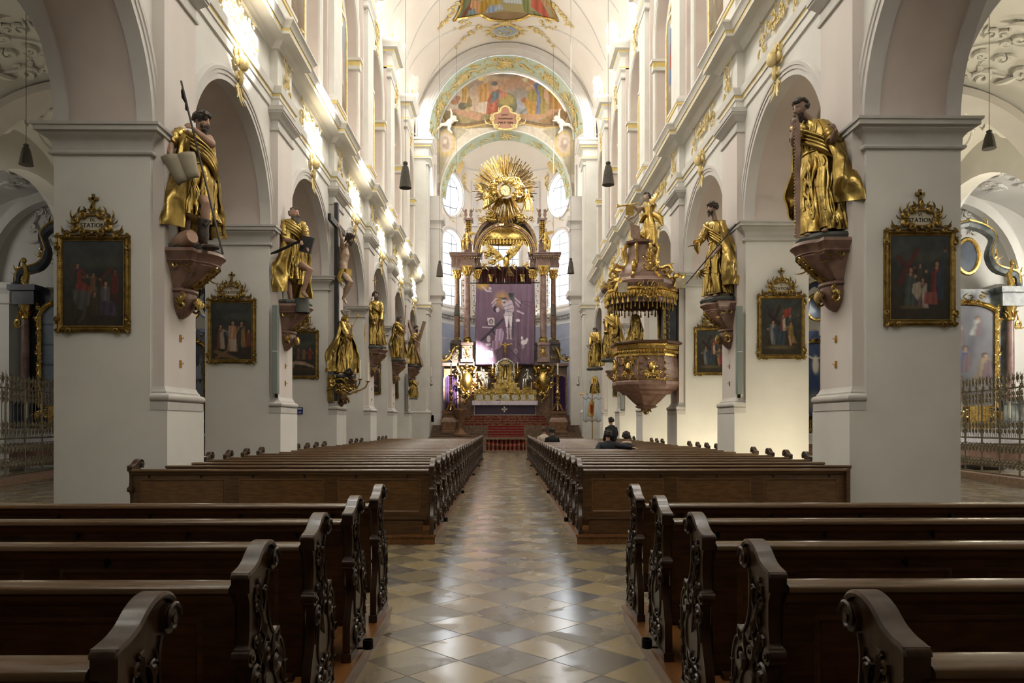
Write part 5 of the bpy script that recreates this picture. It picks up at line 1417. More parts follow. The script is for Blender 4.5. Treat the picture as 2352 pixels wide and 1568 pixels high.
def make_station(kind, roman, loc, label, W=1.06, H_=1.42, lod=0):
    root = empty('station_painting', loc, label, 'painting', 'stations of the cross')
    fw = .085; x1, z1 = W/2, H_/2
    iw, ih = W/2-fw, H_/2-fw
    p = station_paint(kind); p.C = np.clip(p.C, 0, 1)
    p.mesh('canvas', 'canvas', lambda x, y: (-iw+2*iw*x/100, -.035, ih-2*ih*y/136), root)
    m = MB(); mp = lambda u, v, e: (u, -e, v)
    sweep_rect(m, -iw, iw, -ih, ih, [(-.005, .03), (0, .045), (.012, .048), (.018, .038), (.03, .05), (.05, .062), (.068, .055), (.075, .04), (.083, .045), (.09, .03), (.09, 0)], mp)
    m.box((-iw-.05, -.03, -ih-.05), (iw+.05, -.0, ih+.05))
    m.build('frame', 'old_gold', root, autosm=35)
    g = MB(); mpf = lambda u, v, e=0.: (u, -.05-e, v)
    for sx in (-1, 1):
        for sz in (-1, 1):
            mq = lambda u, v, e=0., sx=sx, sz=sz: mpf(sx*(x1-.02+u), sz*(z1-.02+v), e)
            shell(g, mq, -.03, -.03, .085, .1, pi/2-.1, k=5); cscroll(g, mq, -.16, .005, .075, 0, 1, thick=.28); cscroll(g, mq, .005, -.16, .075, 1.6, -1, thick=.28)
            for q in range(4): leaf(g, mq, -.06-.07*q, .0, .08, pi-.3*q, w=.35); leaf(g, mq, .0, -.06-.08*q, .08, -1.57-.2*q, w=.35)
    # crest
    zc = z1+.175
    for sx in (-1, 1):
        mq = lambda u, v, e=0., sx=sx: mpf(sx*u, zc+v, e)
        cscroll(g, mq, .25, .03, .10, 1.2, 1, thick=.3); cscroll(g, mq, .24, -.09, .10, 3.4, -1, thick=.3); cscroll(g, mq, .12, .12, .10, 2.2, -1, thick=.3); cscroll(g, mq, .37, -.155, .08, .2, 1); cscroll(g, mq, .13, -.14, .09, 3.5, 1, thick=.3)
        leaf(g, mq, .29, .06, .13, .9, w=.35); leaf(g, mq, .30, -.02, .10, .1, w=.4); leaf(g, mq, .20, .13, .12, 1.3, w=.4); leaf(g, mq, .36, -.15, .14, .3, w=.35); leaf(g, mq, .02, .16, .14, 1.3, w=.4); leaf(g, mq, .30, -.14, .14, 2.6, w=.3)
        g.tube([mq(a, b, .02) for a, b in smooth_poly([(.0, .115), (.10, .11), (.17, .08), (.215, .01), (.20, -.07), (.13, -.115), (0, -.13)], 3, False)], .020, n=6)
        g.tube([mq(a, b, .01) for a, b in smooth_poly([(.20, -.10), (.30, -.13), (.40, -.15), (.44, -.12), (.43, -.09)], 3, False)], [.018]*12+[.01], n=6)
    g.ell(mpf(0, zc-.155, .02), (.03, .03, .035), n=8); shell(g, mpf, 0, zc+.12, .10, .7, 2.44, k=6)
    g.build('carved_crest', 'old_gold', root)
    m = MB(); m.prism([(.20*cos(a), .11*sin(a)) for a in np.linspace(0, 2*pi, 28, endpoint=False)], -.02, -.045, mapf=lambda u, v, d: (u, d, zc-.01+v)); m.build('name_oval', 'oval_cream', root, smooth=False)
    text_obj('STATION', .088, (0, -.0465, zc-.035), root, name='lettering', bold=.001)
    text_obj(roman+'.', .07, (0, -.0465, zc+.045), root, name='numeral')
    m = MB(); zx = zc+.26; m.box((-.018, -.045, zc+.2), (.018, -.015, zx+.17)); m.box((-.07, -.045, zx+.085), (.07, -.015, zx+.12)); m.build('cross', 'old_gold', root, smooth=False)
    return root
STN = {(-1, 1): (9, 'IX', 'a rider on a white horse'), (-1, 2): (10, 'X', 'a bare-chested man stripped by two others'), (-1, 3): (11, 'XI', 'a pale body stretched on the ground'), (-1, 4): (4, 'XII', 'dark figures'), (-1, 5): (11, 'XIII', 'a reddish group'), (-1, 6): (4, 'XIV', 'dark figures'),
       (1, 1): (6, 'VI', 'kneeling woman with white cloth'), (1, 2): (5, 'V', 'bent men, dark cross, red flag'), (1, 3): (4, 'IV', 'cross bearer beside red and blue robes'), (1, 4): (5, 'III', 'dark figures'), (1, 5): (4, 'II', 'dark figures'), (1, 6): (5, 'I', 'dark figures')}
PORD = {1: 'first', 2: 'second', 3: 'third', 4: 'fourth', 5: 'fifth', 6: 'sixth'}
for (s, k), (kind, rom, txt) in STN.items():
    x = -6.06 if s < 0 else 6.19; z = 3.68 if s < 0 else 3.79
    make_station(kind, rom, (x, YK(k)-.001, z), 'gilt framed station %s, %s %s pillar, %s' % (rom, PORD[k], 'left' if s < 0 else 'right', txt))
# brass plates, sound columns, blue sign
for s in (-1, 1):
    for k in range(1, 7):
        for j, z in enumerate((2.55, 2.95) if k else ()):
            m = MB(); x = SX(s, HP)-s*.012; yc = YK(k)+.62
            m.box((min(SX(s, HP), x), yc-.035, z-.055), (max(SX(s, HP), x), yc+.035, z+.055)); m.tube([(x, yc+.02, z), (x-s*.03, yc+.02, z), (x-s*.035, yc+.02, z+.02)], .006, n=5)
            tag(m.build('wall_plate', 'brass', smooth=False), 'small brass hook plate on the %s %s pillar, %s of two' % (PORD[k], 'left' if s < 0 else 'right', 'lower' if j == 0 else 'upper'), 'plate', 'brass plates on the pilasters')
for s, k in ((-1, 2), (1, 2), (-1, 6), (1, 5)):
    y = YK(k)-.0; m = MB(); x = SX(s, HP+.02)
    m.box((x-.06, y-.09, 2.28), (x+.06, y+.06, 4.25))
    o = m.build('sound_column', 'speaker_grey', smooth=False); mod = o.modifiers.new('b', 'BEVEL'); mod.width = .012; mod.segments = 2
    m = MB(); m.box((x-.062, y-.093, 3.22), (x+.062, y-.085, 3.235)); m.build('joint', 'sign_white', o, smooth=False)
    m = MB(); m.box((x-.02, y-.02, 2.2), (x+.03, y+.05, 2.28)); m.build('bracket', 'dark_iron', o, smooth=False)
    tag(o, 'tall slim grey sound column beside the %s %s pilaster' % (PORD[k], 'left' if s < 0 else 'right'), 'speaker', 'grey sound columns')
x, y, z = P(687, 943, 22.05)
m = MB(); m.box((x-.11, y-.02, z-.10), (x+.11, y-.002, z+.10)); o = tag(m.build('direction_sign', 'blue_sign', smooth=False), 'small blue and white direction sign on the third left pillar', 'sign')
m = MB(); m.prism([(x-.06, z-.05), (x+.02, z-.05), (x+.02, z-.075), (x+.07, z-.045), (x+.02, z-.015), (x+.02, z-.04), (x-.06, z-.04)], y-.022, y-.0205); m.box((x-.08, y-.022, z+.04), (x+.08, y-.0205, z+.075)); m.build('arrow', 'sign_white', o, smooth=False)
# ================================================================== STATUES ON THE PILLARS
def yb(k): return YK(k)+.62
bracket(-1, yb(1), 4.25, 3.25, 'red marble bracket with gilt scrolls under the statue with the spear', proj=.66, wid=1.05)
bracket(1, yb(1), 4.43, 3.38, 'red marble bracket with gilt scrolls under the statue with the saw', proj=.68, wid=1.05)
bracket(-1, yb(2), 4.32, 3.30, 'red marble bracket under the bald statue with axe and book', proj=.62)
bracket(1, yb(2), 4.40, 3.36, 'red marble bracket under the statue stretching out a hand', proj=.66)
bracket(-1, yb(3)+.07, 3.0, 2.12, 'red marble bracket under the crowned queen statue', proj=.55, wid=.8)
bracket(-1, yb(4), 4.46, 3.42, 'red marble bracket under the statue beside a small crucifix', proj=.62)
bracket(-1, yb(5), 4.47, 3.45, 'red marble bracket under the statue holding a long staff', proj=.62)
bracket(-1, yb(6), 4.62, 3.6, 'red marble bracket under the statue with the slanted cross', proj=.62)
bracket(1, yb(4), 3.98, 3.0, 'red marble bracket under the statue lifting a vessel', proj=.62)
bracket(1, yb(5), 4.07, 3.1, 'red marble bracket under the statue holding a short knife', proj=.62)

# left 1: spear and open book
Y = 11.55
root, fr, at = statue('large gilded statue of a man with spear, open book and boots, nearest on the left', (446, 574), Y, 2.18, (.75, -.66), head=(464, 278), seed=3, width=1.05, vox=.0065,
    arms=[((478, 318, 11.35), (490, 334, 11.25), (446, 296, 11.2), dict(side=1, sleeve=0, curl=.9, up=(0, -1, .2))), ((412, 306, 11.5), (392, 330, 11.3), (392, 356, 11.15), dict(side=-1, sleeve=1, curl=.3, up=(1, 0, 0)))],
    legs=[((462, 455, 11.5), (474, 468, 11.3), (466, 560, 11.35), (500, 566, 11.1)), ((425, 470, 11.6), (425, 520, 11.6), (425, 560, 11.6), (440, 575, 11.5))],
    hem=.22, cloak=(-.1, 4.0, .05, .80, .12), headyaw=.55, pitch=.28, beardlen=.04, hairlen=.05, skin='skin')
m = MB(); a, b = Vector(P(416, 186, 11.25)), Vector(P(512, 583, 11.0)); m.tube([a, b], .016, n=8); d = (b-a).normalized()
wbuild(m, fr, 'spear', 'hair', root)
m = MB(); sd = Vector((1, 0, 0)); q = a+d*.1
m.prism([(0, 0), (-.035, .05), (-.05, .16), (-.02, .26), (-.04, .36), (0, .42), (.015, .36), (.015, .05)], -.008, .008, mapf=lambda u, v, e: tuple(q+d*v+Vector((1, 0, 0)).cross(d).cross(d)*0+Vector((u*d.z*-1, e, u*d.x))))
wbuild(m, fr, 'spear_blade', 'dark_iron', root, smooth=False)
m = MB(); rows = []
c0, c1, c2, c3 = P(372, 360, 11.05), P(446, 350, 10.95), P(456, 406, 10.95), P(412, 424, 11.05)
def bil(u, v, e=0.):
    p = Vector(c0)*(1-u)*(1-v)+Vector(c1)*u*(1-v)+Vector(c3)*(1-u)*v+Vector(c2)*u*v
    return tuple(p+Vector((0, -.05*abs(sin(pi*min(1, u*1.0)*2))+e, 0)))
m.grid([[bil(u, v) for u in np.linspace(0, 1, 17)] for v in np.linspace(0, 1, 6)]); m.grid([[bil(u, v, .03) for u in np.linspace(0, 1, 17)] for v in np.linspace(0, 1, 6)])
bk = wbuild(m, fr, 'open_book', 'paper', root)
bk.modifiers.new('t', 'SOLIDIFY').thickness = .012
m = MB()
for i in range(8):
    v = .12+.1*i; m.tube([bil(u, v, -.012) for u in np.linspace(.32, .92, 8)], .0045, n=4)
wbuild(m, fr, 'writing', 'ink', bk)
m = MB(); p0 = Vector(P(467, 505, 11.35))
m.lathe([(.075, .22), (.095, .23), (.09, .16), (.08, .1), (.085, .0), (.07, -.1), (.06, -.12)], P(467, 540, 11.33), n=16); m.ell(P(484, 568, 11.2), (.14, .09, .05)); m.tube([P(455, 510, 11.3), P(472, 516, 11.22), P(484, 508, 11.3)], .02, n=6)
wbuild(m, fr, 'boot', 'hair', root)
m = MB(); m.lathe([(0, -.18), (.10, -.18), (.12, -.1), (.125, 0), (.12, .1), (.10, .18), (0, .18)], (0, 0, 0), n=18, M_=Matrix.Translation(P(424, 551, 11.2)) @ Matrix.Rotation(1.35, 4, 'Y') @ Matrix.Rotation(.5, 4, 'X'))
wbuild(m, fr, 'barrel', 'skin', root)
# right 1: saw
Y = 11.6
root, fr, at = statue('large gilded statue of a bearded man with a long saw, nearest on the right', (1893, 548), Y, 2.22, (-.72, -.69), head=(1838, 250), seed=8, width=1.18, vox=.0065, skin='dark_skin',
    arms=[((1905, 300, 11.4), (1912, 326, 11.2), (1920, 298, 11.0), dict(side=1, sleeve=1.0, curl=.7, up=(0, 0, 1), dir=(-.4, .1, .8))), ((1840, 300, 11.6), (1822, 330, 11.5), (1824, 292, 11.4), dict(side=-1, sleeve=.6, curl=1.2))],
    hem=.035, cloak=(-.9, 3.0, .09, .81, .20), headyaw=-.35, pitch=.30, beardlen=.085, amp=1.1)
m = MB(); t0, t1 = Vector(P(1829, 282, 11.3)), Vector(P(1829, 546, 11.3))
m.box((t0.x-.012, 11.28, t1.z), (t0.x+.055, 11.31, t0.z))
n = 34
for i in range(n):
    z = t1.z+(t0.z-t1.z)*(i+.5)/n; m.box((t0.x-.035, 11.285, z-.012), (t0.x-.010, 11.305, z+.012))
m.tube([(t0.x+.02, 11.295, t0.z), (t0.x, 11.295, t0.z+.12), (t0.x-.05, 11.295, t0.z+.10)], .018, n=6)
wbuild(m, fr, 'saw', 'dark_skin', root, smooth=False)
# left 2: bald, axe and book
Y = 17.05
root, fr, at = statue('gilded statue of a bald long-bearded man with an axe and a book, left side', (672, 696), Y, 2.30, (.62, -.78), head=(676, 492), seed=12, bald=True, hair='grey_hair', beardlen=.14, vox=.009,
    arms=[(None, (652, 550, 16.8), (683, 556, 16.55), dict(side=-1, sleeve=1, curl=1.)), (None, (702, 540, 16.9), (706, 566, 16.7), dict(side=1, sleeve=1.6))],
    legs=[((660, 620, 17.), (662, 650, 16.95), (668, 686, 17.), (690, 696, 16.8)), ((692, 610, 16.9), (712, 620, 16.7), (696, 670, 16.7), (712, 678, 16.5))],
    hem=.22, cloak=(.2, 4.2, .07, .82, .08), headyaw=.35, pitch=-.1)
m = MB(); m.tube([P(686, 555, 16.5), P(630, 580, 16.45)], .012, n=6); m.prism([(0, -.03), (.55, -.055), (.72, -.02), (.72, .02), (0, .03)], -.008, .008, mapf=lambda u, v, d: tuple(Vector(P(690, 553, 16.45))+Vector((-u*.91, d, -u*.40+v*.9))))
wbuild(m, fr, 'axe', 'dark_iron', root, smooth=False)
m = MB(); m.cbox((0, 0, 0), (.26, .09, .36), M_=Matrix.Translation(P(705, 562, 16.7)) @ Matrix.Rotation(.25, 4, 'Y')); wbuild(m, fr, 'book', 'black_wood', root, smooth=False)
m = MB(); m.lathe([(.18, -.26), (.16, -.1), (.15, 0), (.15, .06), (0, .07)], P(694, 692, 16.8), n=14); wbuild(m, fr, 'tree_stump', 'rock', root)
# right 2: outstretched hand and lance
Y = 17.05
root, fr, at = statue('gilded statue stretching out a hand and holding a slanted lance, right side', (1650, 688), Y, 2.18, (-.80, -.60), head=(1636, 479), seed=21, vox=.009, skin='dark_skin',
    arms=[(None, (1612, 548, 16.8), (1598, 562, 16.6), dict(side=-1, sleeve=1.9, curl=.25, up=(0, 0, 1), dir=(-.9, -.6, -.1))), (None, (1662, 560, 16.8), (1640, 582, 16.6), dict(side=1, sleeve=1.3, curl=1.2))],
    hem=.05, cloak=(-.8, 2.6, .10, .80, .12), headyaw=-.3, pitch=.1, beardlen=.04, hairlen=.04)
m = MB(); m.tube([P(1690, 515, 16.5), P(1586, 640, 16.3)], .014, n=6); a = Vector(P(1586, 640, 16.3)); b = Vector(P(1570, 658, 16.3))
m.tube([a, interp(a, b, .4), b], [.02, .03, .003], n=6, flat=.4); wbuild(m, fr, 'lance', 'dark_iron', root)
m = MB()
for i in range(6): leaf(m, lambda u, v, e=0.: tuple(Vector(P(1606, 622, 16.3))+Vector((u, -e, v))), 0, 0, .2, -1.2+.5*i-1.2, w=.4)
wbuild(m, fr, 'gilt_tuft', 'gold', root)
# left 3: crucifix and queen
yb3 = 22.12
root = empty('crucifix', (-5.0, yb3, 2.3), 'tall black crucifix with a carved crowned body on the third left pillar', 'crucifix')
m = MB(); m.box((-.06, -.09, 0), (.05, .09, 5.9)); m.box((-.05, -.95, 5.15), (.04, 1.0, 5.33)); m.build('cross', 'black_wood', root, smooth=False)
def LC(px, py, y): p = P(px, py, y); return Vector((p[0]+5.0, p[1]-yb3, p[2]-2.3))
m = MB(); hd = LC(804, 548, 22.1)
chest, pel = LC(790, 585, 22.4), LC(790, 628, 22.35)
m.tube([LC(789, 566, 22.4), chest, LC(788, 603, 22.4), LC(789, 616, 22.35), pel], [.12, .175, .135, .12, .15], n=14)
m.tube([LC(790, 568, 22.4), LC(797, 560, 22.25)], .06, n=8)
class _F: pass
at2, R2 = head_parts(m, hd, .9, .35, k=2.2)
for wx, wy, wz in ((779, 523, 21.7), (797, 536, 23.1)):
    sh = LC(786, 568, 22.2 if wz < 22.3 else 22.6); hh = LC(wx, wy, wz); m.tube([sh, interp(sh, hh, .5)+Vector((.03, 0, -.03)), hh], [.075, .055, .035], n=10); hand(m, hh, hh-sh, (1, 0, 0), 2.2, .3)
for off, kx, ky in ((-.10, 806, 648), (.10, 800, 650)):
    hp = pel+Vector((0, off, -.05)); kn = LC(kx, ky, 22.2+off); an = LC(789, 684, 22.3+off*.6); m.tube([hp, interp(hp, kn, .5), kn, interp(kn, an, .4), an], [.12, .11, .08, .075, .042], n=10); foot(m, an, (.5, -.3, -.6), 2.2)
o = m.build('body', 'pale_skin', root); remesh(o, .02, 2)
m = MB(); curls(m, hd, R2, 2.2, n=60, seed=3); longhair(m, at2, 2.2, L_=.09); beard(m, at2, R2, .05, 2.2); m.build('hair', 'hair', root)
m = MB()
for q in range(5): m.tube([tuple(hd+R2 @ Vector(((.115+.01*sin(t*9+q))*cos(t), (.13)*sin(t), .06+.018*q+.015*sin(t*7+q)))) for t in np.linspace(0, 2*pi, 28)], .014, n=5)
m.build('crown_of_thorns', 'hair', root)
m = MB(); robe_surface(m, [pel.z-.22+.34*i/10 for i in range(11)], lambda z: .20, lambda z: .19, lambda z: pel.x+.01, lambda z: pel.y, lambda z: .12, 5, seed=4, nth=40)
for q in range(4): m.tube([LC(788-q*1.5, 618, 22.1), LC(780-q*1.5, 636, 22.0), LC(785-q*2, 656-q*3, 22.0)], [.04, .05, .02], n=7)
m.build('loincloth', 'gold', root)
root, fr, at = statue('gilded statue of a crowned queen with sceptre under the black crucifix', (790, 862), 22.2, 1.95, (.92, -.40), head=(794, 735), seed=31, beardlen=0, hair='gold', hairlen=.10, vox=.011,
    arms=[(None, (803, 780, 21.9), (808, 752, 21.8), dict(side=-1, sleeve=1.5, curl=1.1)), (None, (782, 770, 22.0), (798, 782, 21.7), dict(side=1, sleeve=1.9))], cloak=(-.4, 3.4, .09, .83, .05), swag=False, headyaw=.1)
m = MB(); hc = fr.wl(P(794, 722, 22.2))
for q in (-.0, .022, .05): m.tube([(hc.x+(.05+q*.5)*cos(t), hc.y+(.05+q*.5)*sin(t), hc.z+q) for t in np.linspace(0, 2*pi, 20)], .008, n=6)
for i in range(8): a = i*pi/4; m.tube([(hc.x+.055*cos(a), hc.y+.055*sin(a), hc.z), (hc.x+.08*cos(a), hc.y+.08*sin(a), hc.z+.05), (hc.x, hc.y, hc.z+.075)], .007, n=5)
m.ell((hc.x, hc.y, hc.z+.085), .015, n=8); m.build('crown', 'silver', root)
m = MB(); m.tube([P(808, 753, 21.75), P(824, 722, 21.7)], .01, n=6); m.ell(P(822, 726, 21.7), (.03, .02, .06)); wbuild(m, fr, 'sceptre', 'brass', root)
m = MB(); m.ell(P(802, 856, 21.9), (.13, .12, .10), n=12); m.tube([P(796, 850, 21.85), P(804, 846, 21.8), P(810, 854, 21.8)], .03, n=6); wbuild(m, fr, 'carved_head', 'hair', root)
# gilded wall grille with candle arms under the queen
root = empty('candle_bracket', (-5.0, 22.3, 2.3), 'gilded scrollwork arms with white candles below the queen statue', 'candle holder')
def L3(px, py, y): p = P(px, py, y); return (p[0]+5.0, p[1]-22.3, p[2]-2.3)
m = MB()
for pts in ([(772, 880), (790, 888), (812, 893), (824, 884), (827, 872)], [(770, 890), (795, 905), (815, 900), (838, 890), (845, 876)], [(768, 872), (785, 870), (800, 884), (820, 886)]):
    pp = smooth_poly([L3(a, b, 21.8) for a, b in pts], 4, False); m.tube(pp, [.035-.02*i/len(pp) for i in range(len(pp))], n=6)
mp = lambda u, v, e=0.: L3(790+u*75, 888-v*75, 21.75)
rocaille(m, mp, .8, .55, 22, 3, size=(.09, .17), sym=False)
m.build('scrollwork', 'gold', root)
for cx_, cy_, ct in ((827, 871, 827), (845, 876, 833)):
    m = MB(); c = L3(cx_, cy_, 21.8); m.lathe([(.0, -.05), (.02, -.03), (.06, -.01), (.075, .01), (.05, .02), (0, .02)], c, n=12); m.build('drip_pan', 'gold_bright', root)
    m = MB(); h_ = (cy_-ct)*21.8/1700; m.lathe([(.028, .01), (.028, h_ if h_ > .3 else .5), (.01, (h_ if h_ > .3 else .5)+.01), (0, (h_ if h_ > .3 else .5)+.01)], c, n=10); m.build('candle', 'candle', root)
for k_, y_ in enumerate((868, 885)): pass
m = MB(); g0 = P(752, 862, 22.0); m.box((g0[0], 22.0, P(752, 922, 22)[2]), (g0[0]+.16, 22.03, g0[2])); o = m.build('fretwork_plate', 'old_gold', smooth=False)
m = MB(); rocaille(m, lambda u, v, e=0.: (g0[0]+.08+u, 21.99-e, (g0[2]+P(752, 922, 22)[2])/2+v), .14, .75, 10, 2, size=(.05, .09), sym=False); m.build('fretwork', 'gold', o)
tag(o, 'narrow gilded fretwork plate on the side of the third left pilaster', 'plate')
# left 4, 5, 6
root, fr, at = statue('gilded statue with a small crucifix on its head, fourth left pillar', (863, 797), 28.0, 2.10, (.55, -.83), head=(863, 678), seed=41, vox=.012, arms=[(None, (850, 720, 27.8), (858, 738, 27.6), dict(side=-1, sleeve=2.)), (None, (878, 715, 27.8), (875, 738, 27.6), dict(side=1, sleeve=2.))], cloak=(.0, 3.4, .05), hairlen=.06, headyaw=.3)
m = MB(); m.tube([P(862, 668, 28), P(862, 634, 28)], .018, n=6); m.tube([P(856, 644, 28), P(868, 644, 28)], .016, n=6); m.ell(P(862, 652, 27.95), (.03, .03, .12)); wbuild(m, fr, 'small_crucifix', 'gold', root)
m = MB(); wing(m, fr.wl(P(848, 725, 28.1)), fr.wl(P(843, 676, 28.1)), (0, 1, 0), w=.4, k=6); m.build('wing', 'gold', root)
root, fr, at = statue('gilded bearded statue leaning on a long staff, fifth left pillar', (913, 826), 33.5, 2.06, (.80, -.60), head=(917, 733), seed=51, vox=.012, hair='grey_hair', beardlen=.10, hairlen=.08,
    arms=[(None, (928, 765, 33.3), (931, 752, 33.2), dict(side=-1, sleeve=1.4, curl=1.1)), (None, (903, 762, 33.3), (918, 775, 33.1), dict(side=1, sleeve=1.6))], cloak=(-.2, 3.4, .06))
m = MB(); m.tube([P(932, 704, 33.1), P(924, 826, 33.1)], .022, n=6); m.ell(P(932, 703, 33.1), .045); wbuild(m, fr, 'staff', 'dark_skin', root)
root, fr, at = statue('gilded half-draped statue carrying a slanted dark cross, sixth left pillar', (952, 840), 39.1, 2.12, (.75, -.66), head=(956, 754), seed=61, vox=.013, hairlen=.03, skin='skin',
    arms=[(None, (968, 775, 38.9), (965, 762, 38.8), dict(side=-1, sleeve=0, curl=1.)), (None, (946, 775, 38.9), (960, 785, 38.7), dict(side=1, sleeve=1.2))], cloak=(.3, 3.6, .05))
m = MB()
for a, b in (((975, 738), (945, 838)), ((937, 735), (970, 842))): 
    p0, p1 = Vector(P(*a, 38.9)), Vector(P(*b, 38.9)); m.tube([p0, p1], .09, n=4)
wbuild(m, fr, 'cross', 'dark_skin', root, smooth=False)
root, fr, at = statue('small gilded angel figure below the bracket of the sixth left pillar', (950, 915), 38.6, 1.15, (.6, -.8), head=(953, 870), seed=62, vox=.02, beardlen=0, arms=[(None, (958, 885, 38.5), (962, 876, 38.5), dict(side=-1, sleeve=1.)), (None, (945, 888, 38.5), (943, 898, 38.5), dict(side=1, sleeve=1.))], cloak=(0, 3.2, .06))
# right 4, 5
root, fr, at = statue('gilded statue lifting a small vessel, fourth right pillar behind the pulpit', (1405, 826), 28.0, 2.10, (-.62, -.78), head=(1408, 732), seed=71, vox=.012, skin='dark_skin', hairlen=.03,
    arms=[(None, (1392, 765, 27.8), (1388, 742, 27.7), dict(side=-1, sleeve=1., curl=1.)), (None, (1416, 768, 27.8), (1405, 775, 27.6), dict(side=1, sleeve=1.7))], cloak=(-.3, 3., .06))
m = MB(); m.lathe([(0, -.08), (.03, -.07), (.05, 0), (.02, .06), (.035, .09)], P(1387, 738, 27.65), n=10); wbuild(m, fr, 'vessel', 'gold', root)
root, fr, at = statue('gilded statue holding a short knife, fifth right pillar', (1366, 846), 33.5, 2.0, (-.70, -.71), head=(1367, 760), seed=81, vox=.013, skin='dark_skin', beardlen=.06,
    arms=[(None, (1356, 788, 33.3), (1354, 802, 33.2), dict(side=-1, sleeve=1.2, curl=1.)), (None, (1376, 785, 33.3), (1364, 790, 33.1), dict(side=1, sleeve=1.7))], cloak=(-.3, 3., .06))
m = MB(); m.tube([P(1356, 802, 33.1), P(1350, 796, 33.05), P(1346, 790, 33.0)], [.01, .03, .004], n=6, flat=.3); wbuild(m, fr, 'knife', 'dark_iron', root)
root, fr, at = statue('small gilded angel figure below the bracket of the fifth right pillar', (1366, 905), 33.2, .95, (-.3, -.95), head=(1365, 868), seed=82, vox=.02, beardlen=0, arms=[(None, (1360, 882, 33.1), (1355, 876, 33.1), dict(side=-1, sleeve=1.)), (None, (1371, 882, 33.1), (1374, 890, 33.1), dict(side=1, sleeve=1.))], cloak=(0, 3.2, .06))
# ================================================================== HIGH ALTAR
AY = 48.2; CXP = 1160.5
def bxp(m, x0, x1, y0, y1, ya, yb, mi=0):
    a = P(x0, y1, ya); b = P(x1, y0, ya); m.box((a[0], ya, a[2]), (b[0], yb, b[2]), mi)
def wr(Y):   # picture plane map at depth Y: (px, py, outward metres)
    return lambda u, v, e=0.: (P(u, v, Y)[0], Y-e, P(u, v, Y)[2])
def pm(px, py, Y):   # local metric map centred on a picture point
    o = Vector(P(px, py, Y)); return lambda u, v, e=0.: (o.x+u, o.y-e, o.z+v)
HA = empty('high_altar', (0, 0, 0), 'towering marble and gilded high altar with columns and sunburst in the apse', 'altar')
def hb(m, name, mt, sm=True, **kw): return m.build(name, mt, HA, smooth=sm, **kw)
m = MB(); bxp(m, 1020, 1302, 838, 953, 48.7, 49.4); bxp(m, 1058, 1092, 838, 953, 48.4, 48.8); bxp(m, 1229, 1264, 838, 953, 48.4, 48.8); hb(m, 'base_wall', 'tan_marble', False)
m = MB(); bxp(m, 1016, 1306, 833, 840, 48.3, 49.5); bxp(m, 1054, 1092, 830, 838, 48.0, 49.4); bxp(m, 1229, 1267, 830, 838, 48.0, 49.4); hb(m, 'base_cornice', 'red_marble', False)
for q, c in ((0, 1036), (1, 1285)):
    m = MB(); poly = [(c-14, 950), (c-14, 872)]+[(c-14*cos(a), 872-14*sin(a)) for a in np.linspace(0, pi, 9)][1:-1]+[(c+14, 872), (c+14, 950)]
    rows = []
    for v in (0, .25, .5, .75, 1): rows.append([(P(c-14+28*u, 0, 48.62)[0], 48.62-.05*sin(u*34), P(0, 950+(862-950)*v, 48.62)[2]) for u in np.linspace(0, 1, 50)])
    m.grid(rows); hb(m, 'door_curtain', 'purple')
    m = MB(); sweep_plane(m, [P(c-14, 950, 48.6)[::2], P(c-14, 872, 48.6)[::2]]+[P(c-14*cos(a), 872-10*sin(a), 48.6)[::2] for a in np.linspace(0, pi, 9)][1:-1]+[P(c+14, 872, 48.6)[::2], P(c+14, 950, 48.6)[::2]], [(0, 0), (0, .1), (.12, .1), (.14, 0)], lambda u, v, e: (u, 48.68-e, v), side=1); hb(m, 'door_surround', 'red_marble')
m = MB(); bxp(m, 1091, 1230, 612, 838, 49.35, 49.6); bxp(m, 1034, 1060, 786, 838, 49.3, 49.6); bxp(m, 1262, 1287, 786, 838, 49.3, 49.6); hb(m, 'back_panel', 'dark_marble', False)
def column(px, py0, py1, r, Y, mt, name='column'):
    z0, z1 = P(px, py1, Y)[2], P(px, py0, Y)[2]; x = P(px, 0, Y)[0]
    m = MB(); m.lathe([(r*1.0, 0), (r*1.04, (z1-z0)*.3), (r*.88, z1-z0)], (x, Y, z0), n=20); c = hb(m, name, mt)
    m = MB(); m.lathe([(r*1.35, -.38), (r*1.35, -.26), (r*1.42, -.2), (r*1.3, -.13), (r*1.08, -.1), (r*1.2, -.04), (r*1.02, 0)], (x, Y, z0), n=20); m.build('column_base', 'gold' if mt != 'x' else mt, c)
    m = MB(); h = .62; m.lathe([(r*.9, 0), (r*1.02, .03), (r*.92, .06), (r*1.0, h*.5), (r*1.5, h*.9), (0, h*.9)], (x, Y, z1), n=14)
    for i in range(8):
        a = i*pi/4
        for z, L_, k in ((.08, .28, 1.05), (.26, .3, 1.15)):
            aa = a+(pi/8 if z > .2 else 0); p0 = Vector((x+r*k*cos(aa), Y+r*k*sin(aa), z1+z)); d = Vector((cos(aa), sin(aa), 0))
            m.tube([p0, p0+Vector((0, 0, L_*.6))+d*.03, p0+Vector((0, 0, L_))+d*.10, p0+Vector((0, 0, L_*.85))+d*.15], [.05, .06, .045, .02], n=5)
    m.box((x-r*1.6, Y-r*1.6, z1+h*.9), (x+r*1.6, Y+r*1.6, z1+h)); m.build('capital', 'gold_bright', c)
for px in (1073, 1248): column(px, 634, 774, .205, 48.15, 'marble_column')
for px in (1050, 1271): column(px, 642, 776, .18, 48.75, 'tan_marble')
for px in (1097, 1224): column(px, 642, 790, .165, 49.0, 'marble_column')
